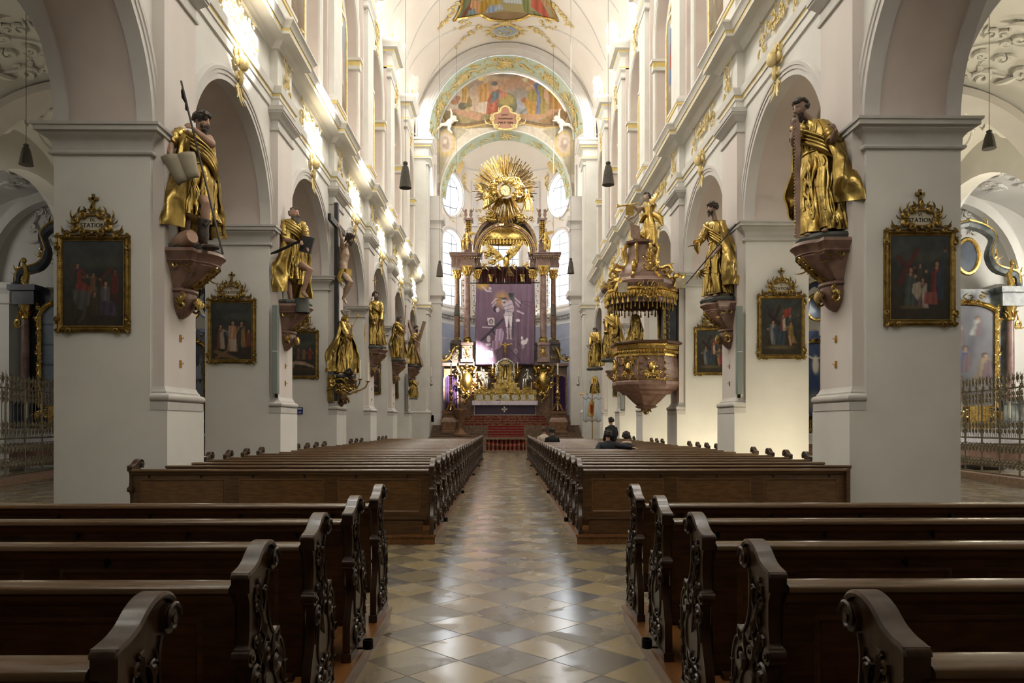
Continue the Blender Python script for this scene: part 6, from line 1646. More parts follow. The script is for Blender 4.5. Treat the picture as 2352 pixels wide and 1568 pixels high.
for c in (1073, 1248):
    m = MB(); bxp(m, c-14, c+14, 786, 792, 47.85, 48.6); bxp(m, c-12, c+12, 792, 824, 47.92, 48.5); bxp(m, c-15, c+15, 824, 831, 47.8, 48.6); hb(m, 'pedestal', 'marble_column', False)
    m = MB(); rocaille(m, pm(c, 808, 47.9), .5, .7, 9, int(c), size=(.08, .14)); m.ell(P(c, 808, 47.88), (.12, .05, .2), n=10); hb(m, 'pedestal_relief', 'gold_bright')
for c in (1048, 1273, 1097, 1224):
    m = MB(); bxp(m, c-11, c+11, 780 if c in (1048, 1273) else 790, 790, 48.4, 49.2); bxp(m, c-10, c+10, 786, 836, 48.5, 49.2); hb(m, 'outer_pedestal', 'dark_marble', False)
    m = MB(); rocaille(m, pm(c, 810, 48.45), .42, .8, 8, int(c), size=(.09, .15)); hb(m, 'pedestal_relief', 'gold')
for sg in (-1, 1):                       # volute consoles beside the base
    mq = lambda u, v, e=0., sg=sg: pm(CXP+sg*126, 815, 48.3)(sg*u, v, e)
    m = MB(); cscroll(m, mq, .45, -.25, .30, 2.5, -1, thick=.2); m.tube([mq(a, b, .05) for a, b in smooth_poly([(-.3, .5), (-.15, .25), (.0, -.1), (.25, -.32), (.5, -.38)], 3, False)], .08, n=6); rocaille(m, mq, .7, .8, 7, 3, size=(.1, .18), sym=False)
    hb(m, 'side_volute', 'gold')
# entablature blocks
for sg in (-1, 1):
    f = lambda a, b: (min(CXP+sg*a, CXP+sg*b), max(CXP+sg*a, CXP+sg*b))
    m = MB()
    for a, b, Yf in ((56, 70, 48.8), (70, 104, 48.05), (100, 124, 48.5)):
        x0, x1 = f(a, b); bxp(m, x0, x1, 603, 614, Yf, 49.6); bxp(m, x0+1, x1-1, 590, 603, Yf+.05, 49.6)
        bxp(m, x0-2, x1+2, 586, 590, Yf-.12, 49.6); bxp(m, x0-4, x1+4, 581, 586, Yf-.25, 49.6); bxp(m, x0-5, x1+5, 578.5, 581, Yf-.32, 49.6)
    hb(m, 'entablature', 'red_marble', False)
    m = MB(); mq = lambda u, v, e=0., sg=sg: pm(CXP+sg*88, 588, 47.75)(sg*u, v, e)
    for i in range(13): leaf(m, mq, -.95+.16*i, -.05, .16, -1.57, w=.5)
    rocaille(m, lambda u, v, e=0.: mq(u-.9, v-.6, e), .5, .5, 6, 5, size=(.1, .16), sym=False); hb(m, 'entablature_trim', 'gold_bright')
# arch ring over the centre, gilded half dome with tassels
C2 = Vector(P(CXP, 583, 48.5)); k_ = 48.5/F
m = MB(); sweep_plane(m, arc(C2.x, C2.z, 56*k_, 0, pi, 48), [(0, -.5), (0, .02), (.06, .06), (.10, .02), (.22, .05), (.24, .10), (.40, .12), (.42, .02), (.42, -.5)], lambda u, v, e: (u, 48.5-e, v), side=-1); hb(m, 'centre_arch', 'red_marble')
m = MB()
for r in (57.5, 61, 70): m.tube([(C2.x+r*k_*cos(a), 48.4, C2.z+r*k_*sin(a)) for a in np.linspace(0, pi, 44)], .035 if r != 61 else .02, n=6)
for a in np.linspace(.03, pi-.03, 42): m.ell((C2.x+65*k_*cos(a), 48.4, C2.z+65*k_*sin(a)), (.04, .04, .055), n=6)
hb(m, 'arch_beading', 'gold_bright')
m = MB(); cd = Vector(P(CXP, 553, 48.9)); kk = 48.9/F
rows = []
for i in range(11):
    a = pi/2*i/10; rows.append([(cd.x+52*kk*cos(a)*cos(t), 48.9-.9*cos(a)*sin(t)*1.0, cd.z+29*kk*sin(a)) for t in np.linspace(0, 2*pi, 40)])
m.grid(rows); rows = [[(cd.x+52*kk*q*cos(t), 48.9-.9*q*sin(t), cd.z-dz) for t in np.linspace(0, 2*pi, 40)] for q, dz in ((1.0, 0), (1.04, .02), (1.04, .1), (.98, .14))]; m.grid(rows)
hb(m, 'half_dome', 'gold')
m = MB()
for i in range(22):
    t = pi*i/21; p0 = Vector((cd.x+51*kk*cos(t), 48.9-.9*sin(t), cd.z-.12)); m.tube([p0, p0-Vector((0, 0, .12)), p0-Vector((0, 0, .26))], [.06, .075, .03], n=6); 
hb(m, 'tassel_fringe', 'gold_bright')
# gable over the arch
outer = [(1092, 578), (1096, 548), (1106, 524), (1126, 502), (1140, 484), (1148, 466)]
op = [P(x, y, 48.9) for x, y in outer]+[P(2*CXP-x, y, 48.9) for x, y in reversed(outer)]
inner = [(C2.x+68*k_*cos(a), 0, C2.z+68*k_*sin(a)) for a in np.linspace(pi, 0, 25)]
m = MB(); L_in = inner; n_ = len(inner)
opts = []
for i in range(n_):      # resample outer outline
    t = i/(n_-1)*(len(op)-1); j = min(int(t), len(op)-2); opts.append(interp(op[j], op[j+1], t-j))
m.grid([[(a.x, 48.85, a.z) for a in opts], [(b[0], 48.85, b[2]) for b in inner], [(b[0], 49.2, b[2]) for b in inner], [(a.x, 49.2, a.z) for a in opts]], close_u=True); hb(m, 'gable', 'dark_marble')
for sg in (-1, 1):
    mq = lambda x, y, e=0., sg=sg: wr(48.75)(CXP+sg*(x-CXP), y, e)
    m = MB(); pts = smooth_poly([(1230, 578), (1226, 548), (1214, 524), (1194, 504), (1180, 490), (1174, 478), (1172, 470)], 4, False)
    rows = [[mq(x, y, e0) for x, y in pts] for e0 in (0,)]
    sweep_plane(m, pts, [(-3, 0), (-3, .3), (3, .3), (3, 0)], mq)
    for q in (-1, 1): m.tube([mq(1172+q*0+7*(1-t)*cos(2+t*11), 468+7*(1-t)*sin(2+t*11), .3) for t in np.linspace(0, .85, 22)], .07, n=6)
    hb(m, 'gable_volute', 'red_marble')
    m = MB(); m.tube([mq(x+3, y-2, .32) for x, y in pts], .035, n=5); rocaille(m, lambda u, v, e=0.: pm(CXP+sg*47, 500, 48.4)(u, v, e), 1.1, 1.0, 15, 8, size=(.15, .28), sym=False); hb(m, 'gable_gilding', 'gold')
# tall pedestals with gold garlands over the outer columns
for sg in (-1, 1):
    c = CXP+sg*85
    m = MB(); bxp(m, c-7, c+7, 505, 580, 48.5, 49.1); bxp(m, c-11, c+11, 500, 505, 48.3, 49.2); bxp(m, c-9, c+9, 560, 580, 48.4, 49.1); hb(m, 'attic_pedestal', 'red_marble', False)
    m = MB(); mq = pm(c, 530, 48.4)
    for i in range(10):
        for q in (-.13, .0, .13): m.ell(mq(q, .55-.12*i, .05), (.07, .06, .07), n=6)
    leaf(m, mq, 0, -.6, .3, -1.57, w=.6); hb(m, 'garland', 'gold')
    m = MB()
    for q in (-1, 1): 
        x, y, z = P(c+q*6, 494, 48.6); m.ell((x, y, z+.3), .11, n=10); m.ell((x, y, z+.05), (.12, .1, .2), n=10); m.tube([(x, y-.05, z+.15), (x+q*.15, y-.15, z+.25), (x+q*.2, y-.15, z+.4)], [.05, .045, .03], n=6); m.tube([(x, y-.05, z-.1), (x+q*.05, y-.15, z-.25)], [.07, .05], n=6)
    hb(m, 'putto_pair', 'dark_skin')
# sunburst
m = MB(); sc_ = Vector(P(CXP, 438, 48.2)); k8 = 48.2/F; rg = random.Random(5)
def ray(a, r0, r1, w, Y=0.):
    c, s_ = cos(a), sin(a); n = Vector((-s_, 0, c)); b = sc_+Vector((c, 0, s_))*r0*k8+Vector((0, Y, 0)); t = sc_+Vector((c, 0, s_))*r1*k8+Vector((0, Y, 0))
    m.add([b-n*w*.6, b+n*w*.6, t+n*w, t-n*w, b+Vector((0, -.06, 0)), t+Vector((0, -.05, 0))], [(0, 1, 2, 3), (0, 4, 5, 3), (1, 4, 5, 2), (3, 5, 2), (0, 4, 1)])
for i in range(96):
    a = radians(-18+216*i/95); r = 66+12*sin(a)+8*sin(i*2.4)+rg.uniform(-3, 3); ray(a, 22, r, .035, rg.uniform(0, .25))
for i in range(34):
    a = radians(-90+(i-16.5)*2.1); r = 84-abs(i-16.5)*1.7+6*sin(i*2.9); ray(a, 24, r, .035, rg.uniform(-.6, -.35))
for i in range(14):
    for q in (0, 180): a = radians(q+(-12 if q == 0 else 12)+(-1 if q == 0 else 1)*i*2.6); ray(a, 24, 62-2*i, .035, .2)
hb(m, 'sunburst_rays', 'gold', False)
m = MB(); rg = random.Random(8)
for i in range(150):
    a = rg.uniform(-.5, pi+.5) if i < 100 else rg.uniform(pi+.3, 2*pi-.3); r = rg.gauss(28, 4) if i < 100 else rg.gauss(26, 3)
    x = CXP+r*cos(a)*1.15; y = 438-r*sin(a)*1.0; q = rg.uniform(.05, .13)
    if i % 3: m.ell(P(x, y, 48.1+rg.uniform(-.2, .1)), (q*1.4, q*.7, q), n=8)
    else: cscroll(m, pm(x, y, 48.0), 0, 0, q*3, a, 1 if i % 2 else -1)
for c, y, n_, sp in ((1128, 494, 26, 9), (1190, 500, 26, 9), (1122, 582, 26, 8), (1134, 600, 22, 7)):
    for i in range(n_): q = rg.uniform(.06, .14); m.ell(P(c+rg.gauss(0, sp*.6), y+rg.gauss(0, sp*.6), 47.95+rg.uniform(-.1, .1)), (q, q*.7, q*.8), n=8)
hb(m, 'gilded_cloud', 'gold')['kind'] = 'stuff'
m = MB()
for a in np.linspace(-.2, pi+.2, 9):
    p0 = Vector(P(CXP+26*cos(a), 438-24*sin(a), 47.7)); m.ell(p0, (.13, .12, .15), n=10)
    for q in (-1, 1): leaf(m, lambda u, v, e=0., p0=p0: tuple(p0+Vector((u, -e, v))), q*.1, -.05, .25, pi/2-q*1.0, w=.45)
hb(m, 'cherub_head', 'gold_bright')
m = MB(); m.lathe([(0, 0), (11*k8, 0)], (0, 0, 0), n=28, M_=Matrix.Translation(sc_+Vector((0, -.05, 0))) @ Matrix.Rotation(pi/2, 4, 'X') @ Matrix.Scale(1.12, 4, (0, 1, 0))); gw = hb(m, 'glory_window', 'glass_glow')
m = MB(); m.tube([sc_+Vector((12*k8*cos(a), -.1, 13.4*k8*sin(a))) for a in np.linspace(0, 2*pi, 30)], .05, n=6)
for i in range(12): a = i*pi/6; m.tube([sc_+Vector((5*k8*cos(a), -.08, 5*k8*sin(a))), sc_+Vector((11*k8*cos(a), -.08, 12*k8*sin(a)))], .012, n=4)
hb(m, 'glory_rim', 'old_gold')
m = MB(); m.ell(sc_+Vector((0, -.12, -.02)), (.05, .04, .09), n=8)
for q in (-1, 1): m.tube([sc_+Vector((0, -.12, 0)), sc_+Vector((q*.10, -.13, .05)), sc_+Vector((q*.17, -.12, .0))], [.04, .045, .01], n=6, flat=.4)
m.tube([sc_+Vector((0, -.12, -.05)), sc_+Vector((0, -.12, -.16))], [.03, .05], n=6, flat=.4); hb(m, 'dove', 'dark_marble')
# gilded eagle and drapes in the centre
m = MB(); e0 = Vector(P(1163, 602, 48.3))
for q in (-1, 1): wing(m, e0+Vector((q*.1, 0, .1)), e0+Vector((q*1.0, -.1, 1.05)), (0, -1, 0), w=.5, k=8)
m.ell(e0+Vector((0, -.1, 0)), (.22, .2, .45), n=12); m.ell(e0+Vector((.12, -.2, .5)), (.12, .14, .13), n=10); m.tube([e0+Vector((.14, -.3, .5)), e0+Vector((.18, -.42, .44))], [.05, .01], n=6)
for i in range(5): m.tube([e0+Vector((.1, 0, -.3)), e0+Vector((.25+.12*(i-2), -.05, -.9))], [.08, .05], n=5, flat=.4)
hb(m, 'gilded_eagle', 'gold')
m = MB(); rows = []
for v in np.linspace(0, 1, 8): rows.append([(P(1102+118*u, 0, 49.1)[0], 49.1-.12*sin(u*46)-.1*v, P(0, 608+44*v+5*abs(sin(u*9)), 49.1)[2]) for u in np.linspace(0, 1, 70)])
m.grid(rows); hb(m, 'red_drapery', 'drape_red')
m = MB()
for c in (1113, 1143, 1178, 1207):
    cm = pm(c, 616, 48.6); leaf(m, cm, 0, .25, .5, -1.57, w=.45); cscroll(m, cm, -.12, .2, .22, 1, 1); cscroll(m, cm, .12, .2, .22, 2, -1)
for c in (1128, 1200):
    cm = pm(c, 640, 48.9); m.lathe([(.12, -.2), (.13, 0), (.22, .2), (.24, .26), (0, .26)], P(c, 640, 48.9), n=10)
hb(m, 'gold_swag', 'gold_bright')
for c in (1063.5, 1087.5, 1233.5, 1257.5):
    m = MB(); rg = random.Random(int(c))
    for i in range(30):
        mq = pm(c+rg.uniform(-1.6, 1.6), 632+i*3.9, 48.55); leaf(m, mq, 0, 0, .17, rg.uniform(0, 6.28), w=.5)
        if i % 3 == 0: m.ell(mq(0, 0, .04), .05, n=6)
    hb(m, 'leaf_chain', 'gold')
for c, sg in ((1072, -1), (1248, 1)):     # large gilded cartouches under the columns
    m = MB(); mq = pm(c, 876, 48.2)
    prof = []
    m.grid([[mq(.40*q*cos(t)*(1-.25*max(0, -sin(t))), .62*q*sin(t), .22*(1-q*q)+.05) for t in np.linspace(0, 2*pi, 28)] for q in (0, .3, .55, .75, .9, 1)])
    rocaille(m, mq, 1.25, 1.8, 22, 7, size=(.16, .30), mask=lambda u, v: (u/.42)**2+(v/.62)**2 > .8 and abs(u) < .62-.25*max(0, -v))
    for q in (-1, 1): m.tube([mq(q*.45, .55, .1), mq(q*.62, .95, .1), mq(q*.42, 1.05, .15)], [.12, .1, .05], n=7); m.ell(mq(q*.3, .85, .2), .13, n=9)
    for i in range(6): m.ell(mq(.12*sin(i), -.8-.11*i, .15), .12-.01*i, n=8)
    m.ell(mq(0, 1.0, .2), .15, n=10); hb(m, 'gilt_cartouche', 'gold_bright')
for i in range(4):      # statuettes between
    pass
# seated and flying angels: one gilded sculpture each
def small_angel(px, py, Y, h, face, lab, wingtips=(), armto=(), robe='gold_bright', skin='pale_skin', seated=False, seed=1, group=None, name='gilded_angel'):
    loc = P(px, py, Y); fr = Frame3(loc, h, face); root = fr.root(name, lab, 'angel', group)
    b = MB(); hc = Vector((0, -.03, .90)); head_parts(b, hc, 0, .1, k=1.15); b.tube([(0, 0, .76), (0, -.01, .84)], [.04, .035], n=8); b.ell((0, 0, .74), (.095, .06, .06), n=10)
    for a_ in armto:
        w_ = fr.wl(P(*a_)); sg = 1 if w_.x > 0 else -1; sh = Vector((sg*.10, 0, .76)); arm(b, sh, interp(sh, w_, .5)+Vector((sg*.03, 0, -.05)), w_, 1.1)
    for q in (-1, 1): foot(b, (q*.05, -.10-(.1 if seated else 0), .04), (q*.2, -1, 0))
    o = b.build('body', skin, root); remesh(o, .02, 1)
    r = MB(); rt = MB()
    if seated:
        robe_surface(r, [.38+.44*i/16 for i in range(17)], lerpf([(.38, .15), (.6, .10), (.76, .105), (.82, .05)]), lerpf([(.38, .12), (.6, .08), (.82, .05)]), lambda z: 0, lambda z: 0, lambda z: .12, 5, seed=seed, nth=40)
        for q in (-1, 1): r.tube([(q*.06, 0, .42), (q*.10, -.2, .40), (q*.09, -.22, .2), (q*.07, -.18, .06)], [.09, .085, .07, .075], n=10)
    else: robe_surface(r, [.04+.78*i/26 for i in range(27)], lerpf([(.04, .17), (.4, .13), (.58, .085), (.76, .105), (.82, .05)]), lerpf([(.04, .12), (.58, .07), (.82, .045)]), lambda z: .03*sin(z*5), lambda z: 0, lambda z: .17*(1-z)+.04, 5, seed=seed, nth=48)
    r.tube([(.12*cos(t), .1*sin(t), .62+.12*sin(t*1.0+1)) for t in np.linspace(0, 5, 16)], [.035+.012*sin(i*1.9) for i in range(16)], n=7)
    r.tube([(.1, .05, .6), (.22, .08, .5), (.26, .08, .36)], [.05, .06, .02], n=7); r.build('robe', robe, root, autosm=60)
    h_ = MB(); curls(h_, hc, Matrix.Identity(3), 1.15, n=46, seed=seed); h_.build('hair', 'hair' if skin != 'silver' else 'silver', root)
    if wingtips:
        w = MB()
        for i, t in enumerate(wingtips): tt = fr.wl(P(*t)); wing(w, (.03*(1 if tt.x > 0 else -1), .05, .74), tt, (0, -1, 0), w=.5, k=7)
        w.build('wing', robe, root)
    return root, fr
root, fr = small_angel(1118, 484, 48.0, 1.55, (.5, -.8), 'gilded angel with a cross, left of the sunburst', [(1100, 424, 48.2)], [(1142, 455, 47.8), (1110, 455, 47.8)], seed=2)
m = MB(); m.tube([P(1108, 480, 47.7), P(1158, 448, 47.7)], .07, n=4); m.tube([P(1140, 438, 47.7), P(1154, 463, 47.7)], .07, n=4); wbuild(m, fr, 'cross', 'gold', root, smooth=False)
root, fr = small_angel(1208, 486, 48.0, 1.5, (-.5, -.8), 'gilded angel with a staff, right of the sunburst', [(1180, 446, 48.2)], [(1214, 448, 47.8), (1190, 452, 47.8)], seed=3)
m = MB(); m.tube([P(1212, 434, 47.6), P(1226, 492, 47.6)], .05, n=6); wbuild(m, fr, 'staff', 'gold_bright', root)
small_angel(1071, 578, 47.9, 1.5, (-.3, -.9), 'gilded seated angel on the left end of the altar cornice', [(1091, 538, 48.2)], [(1062, 550, 47.6), (1085, 560, 47.6)], seated=True, seed=4)
small_angel(1253, 578, 47.9, 1.5, (.3, -.9), 'gilded seated angel on the right end of the altar cornice', [(1270, 535, 48.2)], [(1236, 556, 47.6), (1262, 552, 47.6)], seated=True, seed=5)
# ---- mensa, gradine, tabernacle
MA = empty('altar_table', (0, 0, 0), 'altar table with a purple frontal, white lace cloth and silver cross', 'altar table')
m = MB(); bxp(m, 1089, 1231, 929, 954, 46.95, 48.0); m.build('frontal', 'dark_purple', MA, smooth=False)
m = MB()
for a, b in (((1089.5, 953), (1089.5, 930)), ((1230.5, 953), (1230.5, 930)), ((1089.5, 952.3), (1230.5, 952.3))): m.tube([P(*a, 46.94), P(*b, 46.94)], .012, n=4)
m.build('braid', 'lace', MA)
m = MB(); mq = pm(1158.5, 939.5, 46.93)
for i in range(4):
    a = i*pi/2; m.prism([(.03*cos(a-.8), .03*sin(a-.8)), (.18*cos(a)+.06*cos(a-pi/2), .18*sin(a)+.06*sin(a-pi/2)), (.18*cos(a)+.06*cos(a+pi/2), .18*sin(a)+.06*sin(a+pi/2)), (.03*cos(a+.8), .03*sin(a+.8))], 0, .015, mapf=lambda u, v, d: mq(u, v, d))
m.build('cross', 'silver', MA, smooth=False)
m = MB(); rows = []
x0, x1 = P(1084.5, 0, 46.85)[0], P(1235, 0, 46.85)[0]; zt = P(0, 919.5, 46.9)[2]
us = np.linspace(0, 1, 150)
for z, y in ((zt+.0, 48.0), (zt, 46.9), (zt-.02, 46.86)): rows.append([(x0+(x1-x0)*u, y, z) for u in us])
for q in (.5, 1): rows.append([(x0+(x1-x0)*u, 46.84-.012*sin(u*160), zt-.27*q-.025*q*abs(sin(u*pi*32))) for u in us])
m.grid(rows); m.build('lace_cloth', 'lace', MA)
m = MB(); bxp(m, 1085, 1234, 919.6, 926, 46.9, 48.0); m.build('table_top', 'tan_marble', MA, smooth=False)
m = MB(); a = P(1139, 918, 47.0); m.box((a[0], 47.0, zt+.01), (a[0]+.3, 47.15, zt+.06)); m.build('book_stand', 'dark_iron', MA, smooth=False)
GR = empty('gradine', (0, 0, 0), 'gilded shelf behind the altar table with arched silver panels', 'altar shelf')
m = MB(); zb_ = zt+.02
for (a, b) in ((1089, 1128), (1127, 1194), (1193, 1232)):
    z1_ = P(0, 902, 47.5)[2]; xa_, xb_ = P(a, 0, 47.5)[0], P(b, 0, 47.5)[0]; Yf = 47.45 if a == 1127 else 47.6
    m.box((xa_, Yf, zb_), (xb_, 48.2, z1_)); m.box((xa_-.03, Yf-.05, z1_), (xb_+.03, 48.2, z1_+.05)); m.box((xa_, Yf-.03, z1_+.05), (xb_, 48.2, z1_+.18)); m.box((xa_-.03, Yf-.06, z1_+.18), (xb_+.03, 48.2, z1_+.22))
m.build('shelf_body', 'gold', GR, smooth=False)
m = MB()
for c, w_ in ((1101.5, 8), (1119.5, 5.5), (1138.5, 7), (1160.5, 9), (1182.5, 7), (1201.5, 5.5), (1219.5, 8)):
    Yf = 47.43 if 1130 < c < 1190 else 47.58; w2 = w_*47.5/F; x, _, _ = P(c, 0, 47.5)
    pts = [(x-w2, zb_+.05), (x+w2, zb_+.05), (x+w2, zb_+.28)]+[(x+w2*cos(a), zb_+.28+w2*.55*sin(a)) for a in np.linspace(0, pi, 9)][1:-1]+[(x-w2, zb_+.28)]
    m.prism(pts, Yf, Yf+.05, ax='y'); rocaille(m, lambda u, v, e=0.: (x+u, Yf-e, zb_+.25+v), w2*1.7, .36, 7, int(c), size=(.03, .06))
m.build('silver_panel', 'silver', GR)
m = MB()
for c in (1091, 1110.5, 1127.5, 1149.5, 1172, 1193.5, 1210.5, 1230):
    Yf = 47.40 if 1127 < c < 1194 else 47.55; x, _, _ = P(c, 0, 47.5); cscroll(m, lambda u, v, e=0.: (x+u, Yf-e, zb_+.25+v), 0, .12, .09, 1, 1); leaf(m, lambda u, v, e=0.: (x+u, Yf-e, zb_+.25+v), 0, .1, .3, -1.57, w=.3)
m.build('pilaster_scroll', 'gold_bright', GR)
TB = empty('tabernacle', (0, 0, 0), 'gilded tabernacle with radiating rays and a small crucifix on top', 'tabernacle')
m = MB(); zt2 = P(0, 898, 47.3)[2]
for (hw_, y0, y1, Yf) in ((33, 889, 902, 47.3), (27, 882, 889, 47.35), (31, 879, 882, 47.3), (21, 872, 879, 47.4)): bxp(m, CXP-hw_, CXP+hw_, y0, y1, Yf, 48.2)
bxp(m, CXP-15, CXP-9, 836, 872, 47.5, 48.1); bxp(m, CXP+9, CXP+15, 836, 872, 47.5, 48.1); bxp(m, CXP-10, CXP+10, 830, 876, 47.95, 48.15); bxp(m, CXP-17, CXP+17, 829, 836, 47.45, 48.2); m.build('body', 'gold', TB, smooth=False)
m = MB(); c0 = Vector(P(CXP, 846, 48.1)); kq = 48.1/F; rg = random.Random(3)
for i in range(64):
    a = 2*pi*i/64; r = (38 if i % 2 else 33)+rg.uniform(-2, 2)
    if 4.3 < a < 5.12: continue
    c, s_ = cos(a), sin(a); nn = Vector((-s_, 0, c)); b = c0+Vector((c, 0, s_))*12*kq; t = c0+Vector((c, 0, s_))*r*kq
    m.add([b-nn*.02, b+nn*.02, t+nn*.04, t-nn*.04, b-Vector((0, .06, 0)), t-Vector((0, .05, 0))], [(0, 1, 2, 3), (0, 4, 5, 3), (1, 4, 5, 2), (3, 5, 2)])
m.build('ray', 'gold_bright', TB, smooth=False)['kind'] = 'stuff'
m = MB()
for q in (-1, 1):
    x = P(CXP+q*17, 0, 47.4)[0]; m.lathe([(.05, 0), (.05, .05), (.035, .08), (.032, 1.0), (.06, 1.1)], (x, 47.45, P(0, 872, 47.4)[2]), n=10)
    mq = lambda u, v, e=0., q=q: pm(CXP, 850, 47.4)(q*u, v, e)
    cscroll(m, mq, .55, .35, .22, 2, 1); cscroll(m, mq, .5, -.2, .25, 0, -1); m.tube([mq(.2, .65, .05), mq(.42, .55, .05), mq(.55, .3, .05), mq(.5, 0, .05), mq(.62, -.4, .05)], [.05, .06, .05, .04, .07], n=6)
    for i in range(6): leaf(m, mq, .3+.06*i, .5-.12*i, .16, .6, w=.4)
rocaille(m, pm(CXP, 832, 47.35), .9, .4, 8, 4, size=(.08, .14)); m.ell(P(CXP, 826, 47.6), (.22, .2, .14), n=12)
m.build('silver_ornament', 'silver', TB)
m = MB(); x, _, z = P(CXP, 868, 47.8); robe_surface(m, [i/12*.7 for i in range(13)], lambda q: .13-.08*q, lambda q: .1-.06*q, lambda q: x, lambda q: 47.8, lambda q: .1, 4, nth=24)
m.v = [(a, b, c+z if c < 1 else c) for a, b, c in m.v]; m.ell((x, 47.8, z+.8), .08, n=10); m.build('relief_figure', 'gold_bright', TB)
root = empty('altar_crucifix', P(CXP, 823, 47.6), 'small gilded crucifix on top of the tabernacle', 'crucifix')
m = MB(); m.tube([(0, 0, 0), (0, 0, 1.05)], .03, n=6); m.tube([(-.45, 0, .92), (.45, 0, .92)], .025, n=6); m.build('cross', 'gold', root)
m = MB(); m.ell((0, -.06, .93), (.06, .06, .08), n=8); m.tube([(0, -.05, .85), (0, -.07, .65), (0, -.06, .5)], [.09, .085, .07], n=8); m.tube([(0, -.06, .52), (.01, -.1, .32), (0, -.05, .12)], [.075, .055, .03], n=8)
for q in (-1, 1): m.tube([(q*.06, -.05, .84), (q*.24, -.05, .90), (q*.42, -.04, .97)], [.04, .03, .02], n=6)
m.build('body', 'gold_bright', root)
for sg, nm in ((-1, 'left'), (1, 'right')):
    c = CXP+sg*51
    root, fr = small_angel(c, 888, 47.8, 1.15, (-sg*.8, -.6), 'silver kneeling angel on the altar shelf, %s of the tabernacle' % nm, [(c+sg*12, 868, 48.0), (c+sg*3, 845, 48.0)], [(c-sg*13, 868, 47.6)], robe='silver', skin='silver', seated=True, seed=7+sg, name='silver_angel')
    m = MB(); mq = pm(c, 892, 47.6); rocaille(m, mq, .7, .35, 8, 4, size=(.1, .16)); m.ell(mq(0, 0, -.2), (.32, .3, .16), n=12); wbuild(m, fr, 'cloud_base', 'gold', root)
for i, (c, y0, y1) in enumerate(((1100.4, 892, 877), (1118.8, 892, 877), (1138, 893, 878), (1138.8, 858, 843), (1131.7, 846, 830), (1155, 879, 865), (1164.7, 879, 865), (1182.5, 893, 878), (1181.5, 858, 843), (1189, 846, 830), (1201, 892, 877), (1220.6, 892, 877))):
    x, Y, z = P(c, y0, 47.25); root = empty('altar_candlestick', (x, Y, z), 'slim white candle in a gilt holder on the high altar, %s from the left' % ORD[i], 'candlestick', 'candles on the altar shelf')
    m = MB(); m.lathe([(.06, -.30), (.05, -.26), (.02, -.22), (.03, -.14), (.018, -.08), (.05, -.02), (.05, 0), (0, 0)], n=10); m.build('holder', 'gold_bright', root)
    m = MB(); m.lathe([(.026, 0), (.026, .40), (0, .41)], n=8); m.build('candle', 'candle', root)
# big floor candlesticks on pedestals
for sg, px, nm in ((-1, 1036, 'left'), (1, 1281, 'right')):
    x, Y, _ = P(px, 0, 45.0); zb0 = 1.10; zt0 = P(0, 944, 45.0)[2]
    m = MB(); h = zt0-zb0
    def sq(z, w_): return [(x-w_, Y-w_, z), (x+w_, Y-w_, z), (x+w_, Y+w_, z), (x-w_, Y+w_, z)]
    m.grid([sq(zb0, .56), sq(zb0+.12, .56), sq(zb0+.15, .50), sq(zb0+h*.5, .56), sq(zb0+h*.62, .50), sq(zb0+h*.72, .40), sq(zb0+h*.85, .42), sq(zb0+h*.88, .50), sq(zb0+h, .52)], close_v=True, cap=True)
    tag(m.build('stone_pedestal', 'tan_marble', smooth=False), 'waisted brown marble pedestal on the chancel steps, under the %s big candlestick' % nm, 'pedestal', 'chancel pedestals')
    root = empty('floor_candlestick', (x, Y, zt0), 'tall gilded standing candlestick on the %s chancel pedestal' % nm, 'candlestick', 'tall candlesticks beside the altar')
    m = MB(); prof = [(.10, .35), (.13, .40), (.06, .46), (.12, .55), (.05, .62), (.10, .72), (.14, .80), (.13, .88), (.05, .95), (.12, 1.04), (.14, 1.14), (.10, 1.22), (.05, 1.3), (.09, 1.38), (.05, 1.46), (.07, 1.7), (.05, 1.95), (.09, 2.02), (.05, 2.08), (.17, 2.16), (.19, 2.2), (0, 2.2)]
    m.lathe(prof, n=16)
    for i in range(3):
        a = 2*pi*i/3+.5; d = Vector((cos(a), sin(a), 0)); m.tube([d*.05+Vector((0, 0, .45)), d*.18+Vector((0, 0, .38)), d*.24+Vector((0, 0, .2)), d*.38+Vector((0, 0, .05)), d*.44+Vector((0, 0, .1))], [.05, .06, .05, .06, .03], n=7)
        for z in (1.5, 1.7, 1.9): leaf(m, lambda u, v, e=0., d=d, z=z: tuple(d*(.05+e)+Vector((-d.y, d.x, 0))*u+Vector((0, 0, z+v))), 0, 0, .18, 1.57, w=.4)
    m.build('stem', 'gold', root)
    m = MB(); m.lathe([(.045, 2.2), (.045, 2.9), (0, 2.92)], n=10); m.build('candle', 'candle', root)
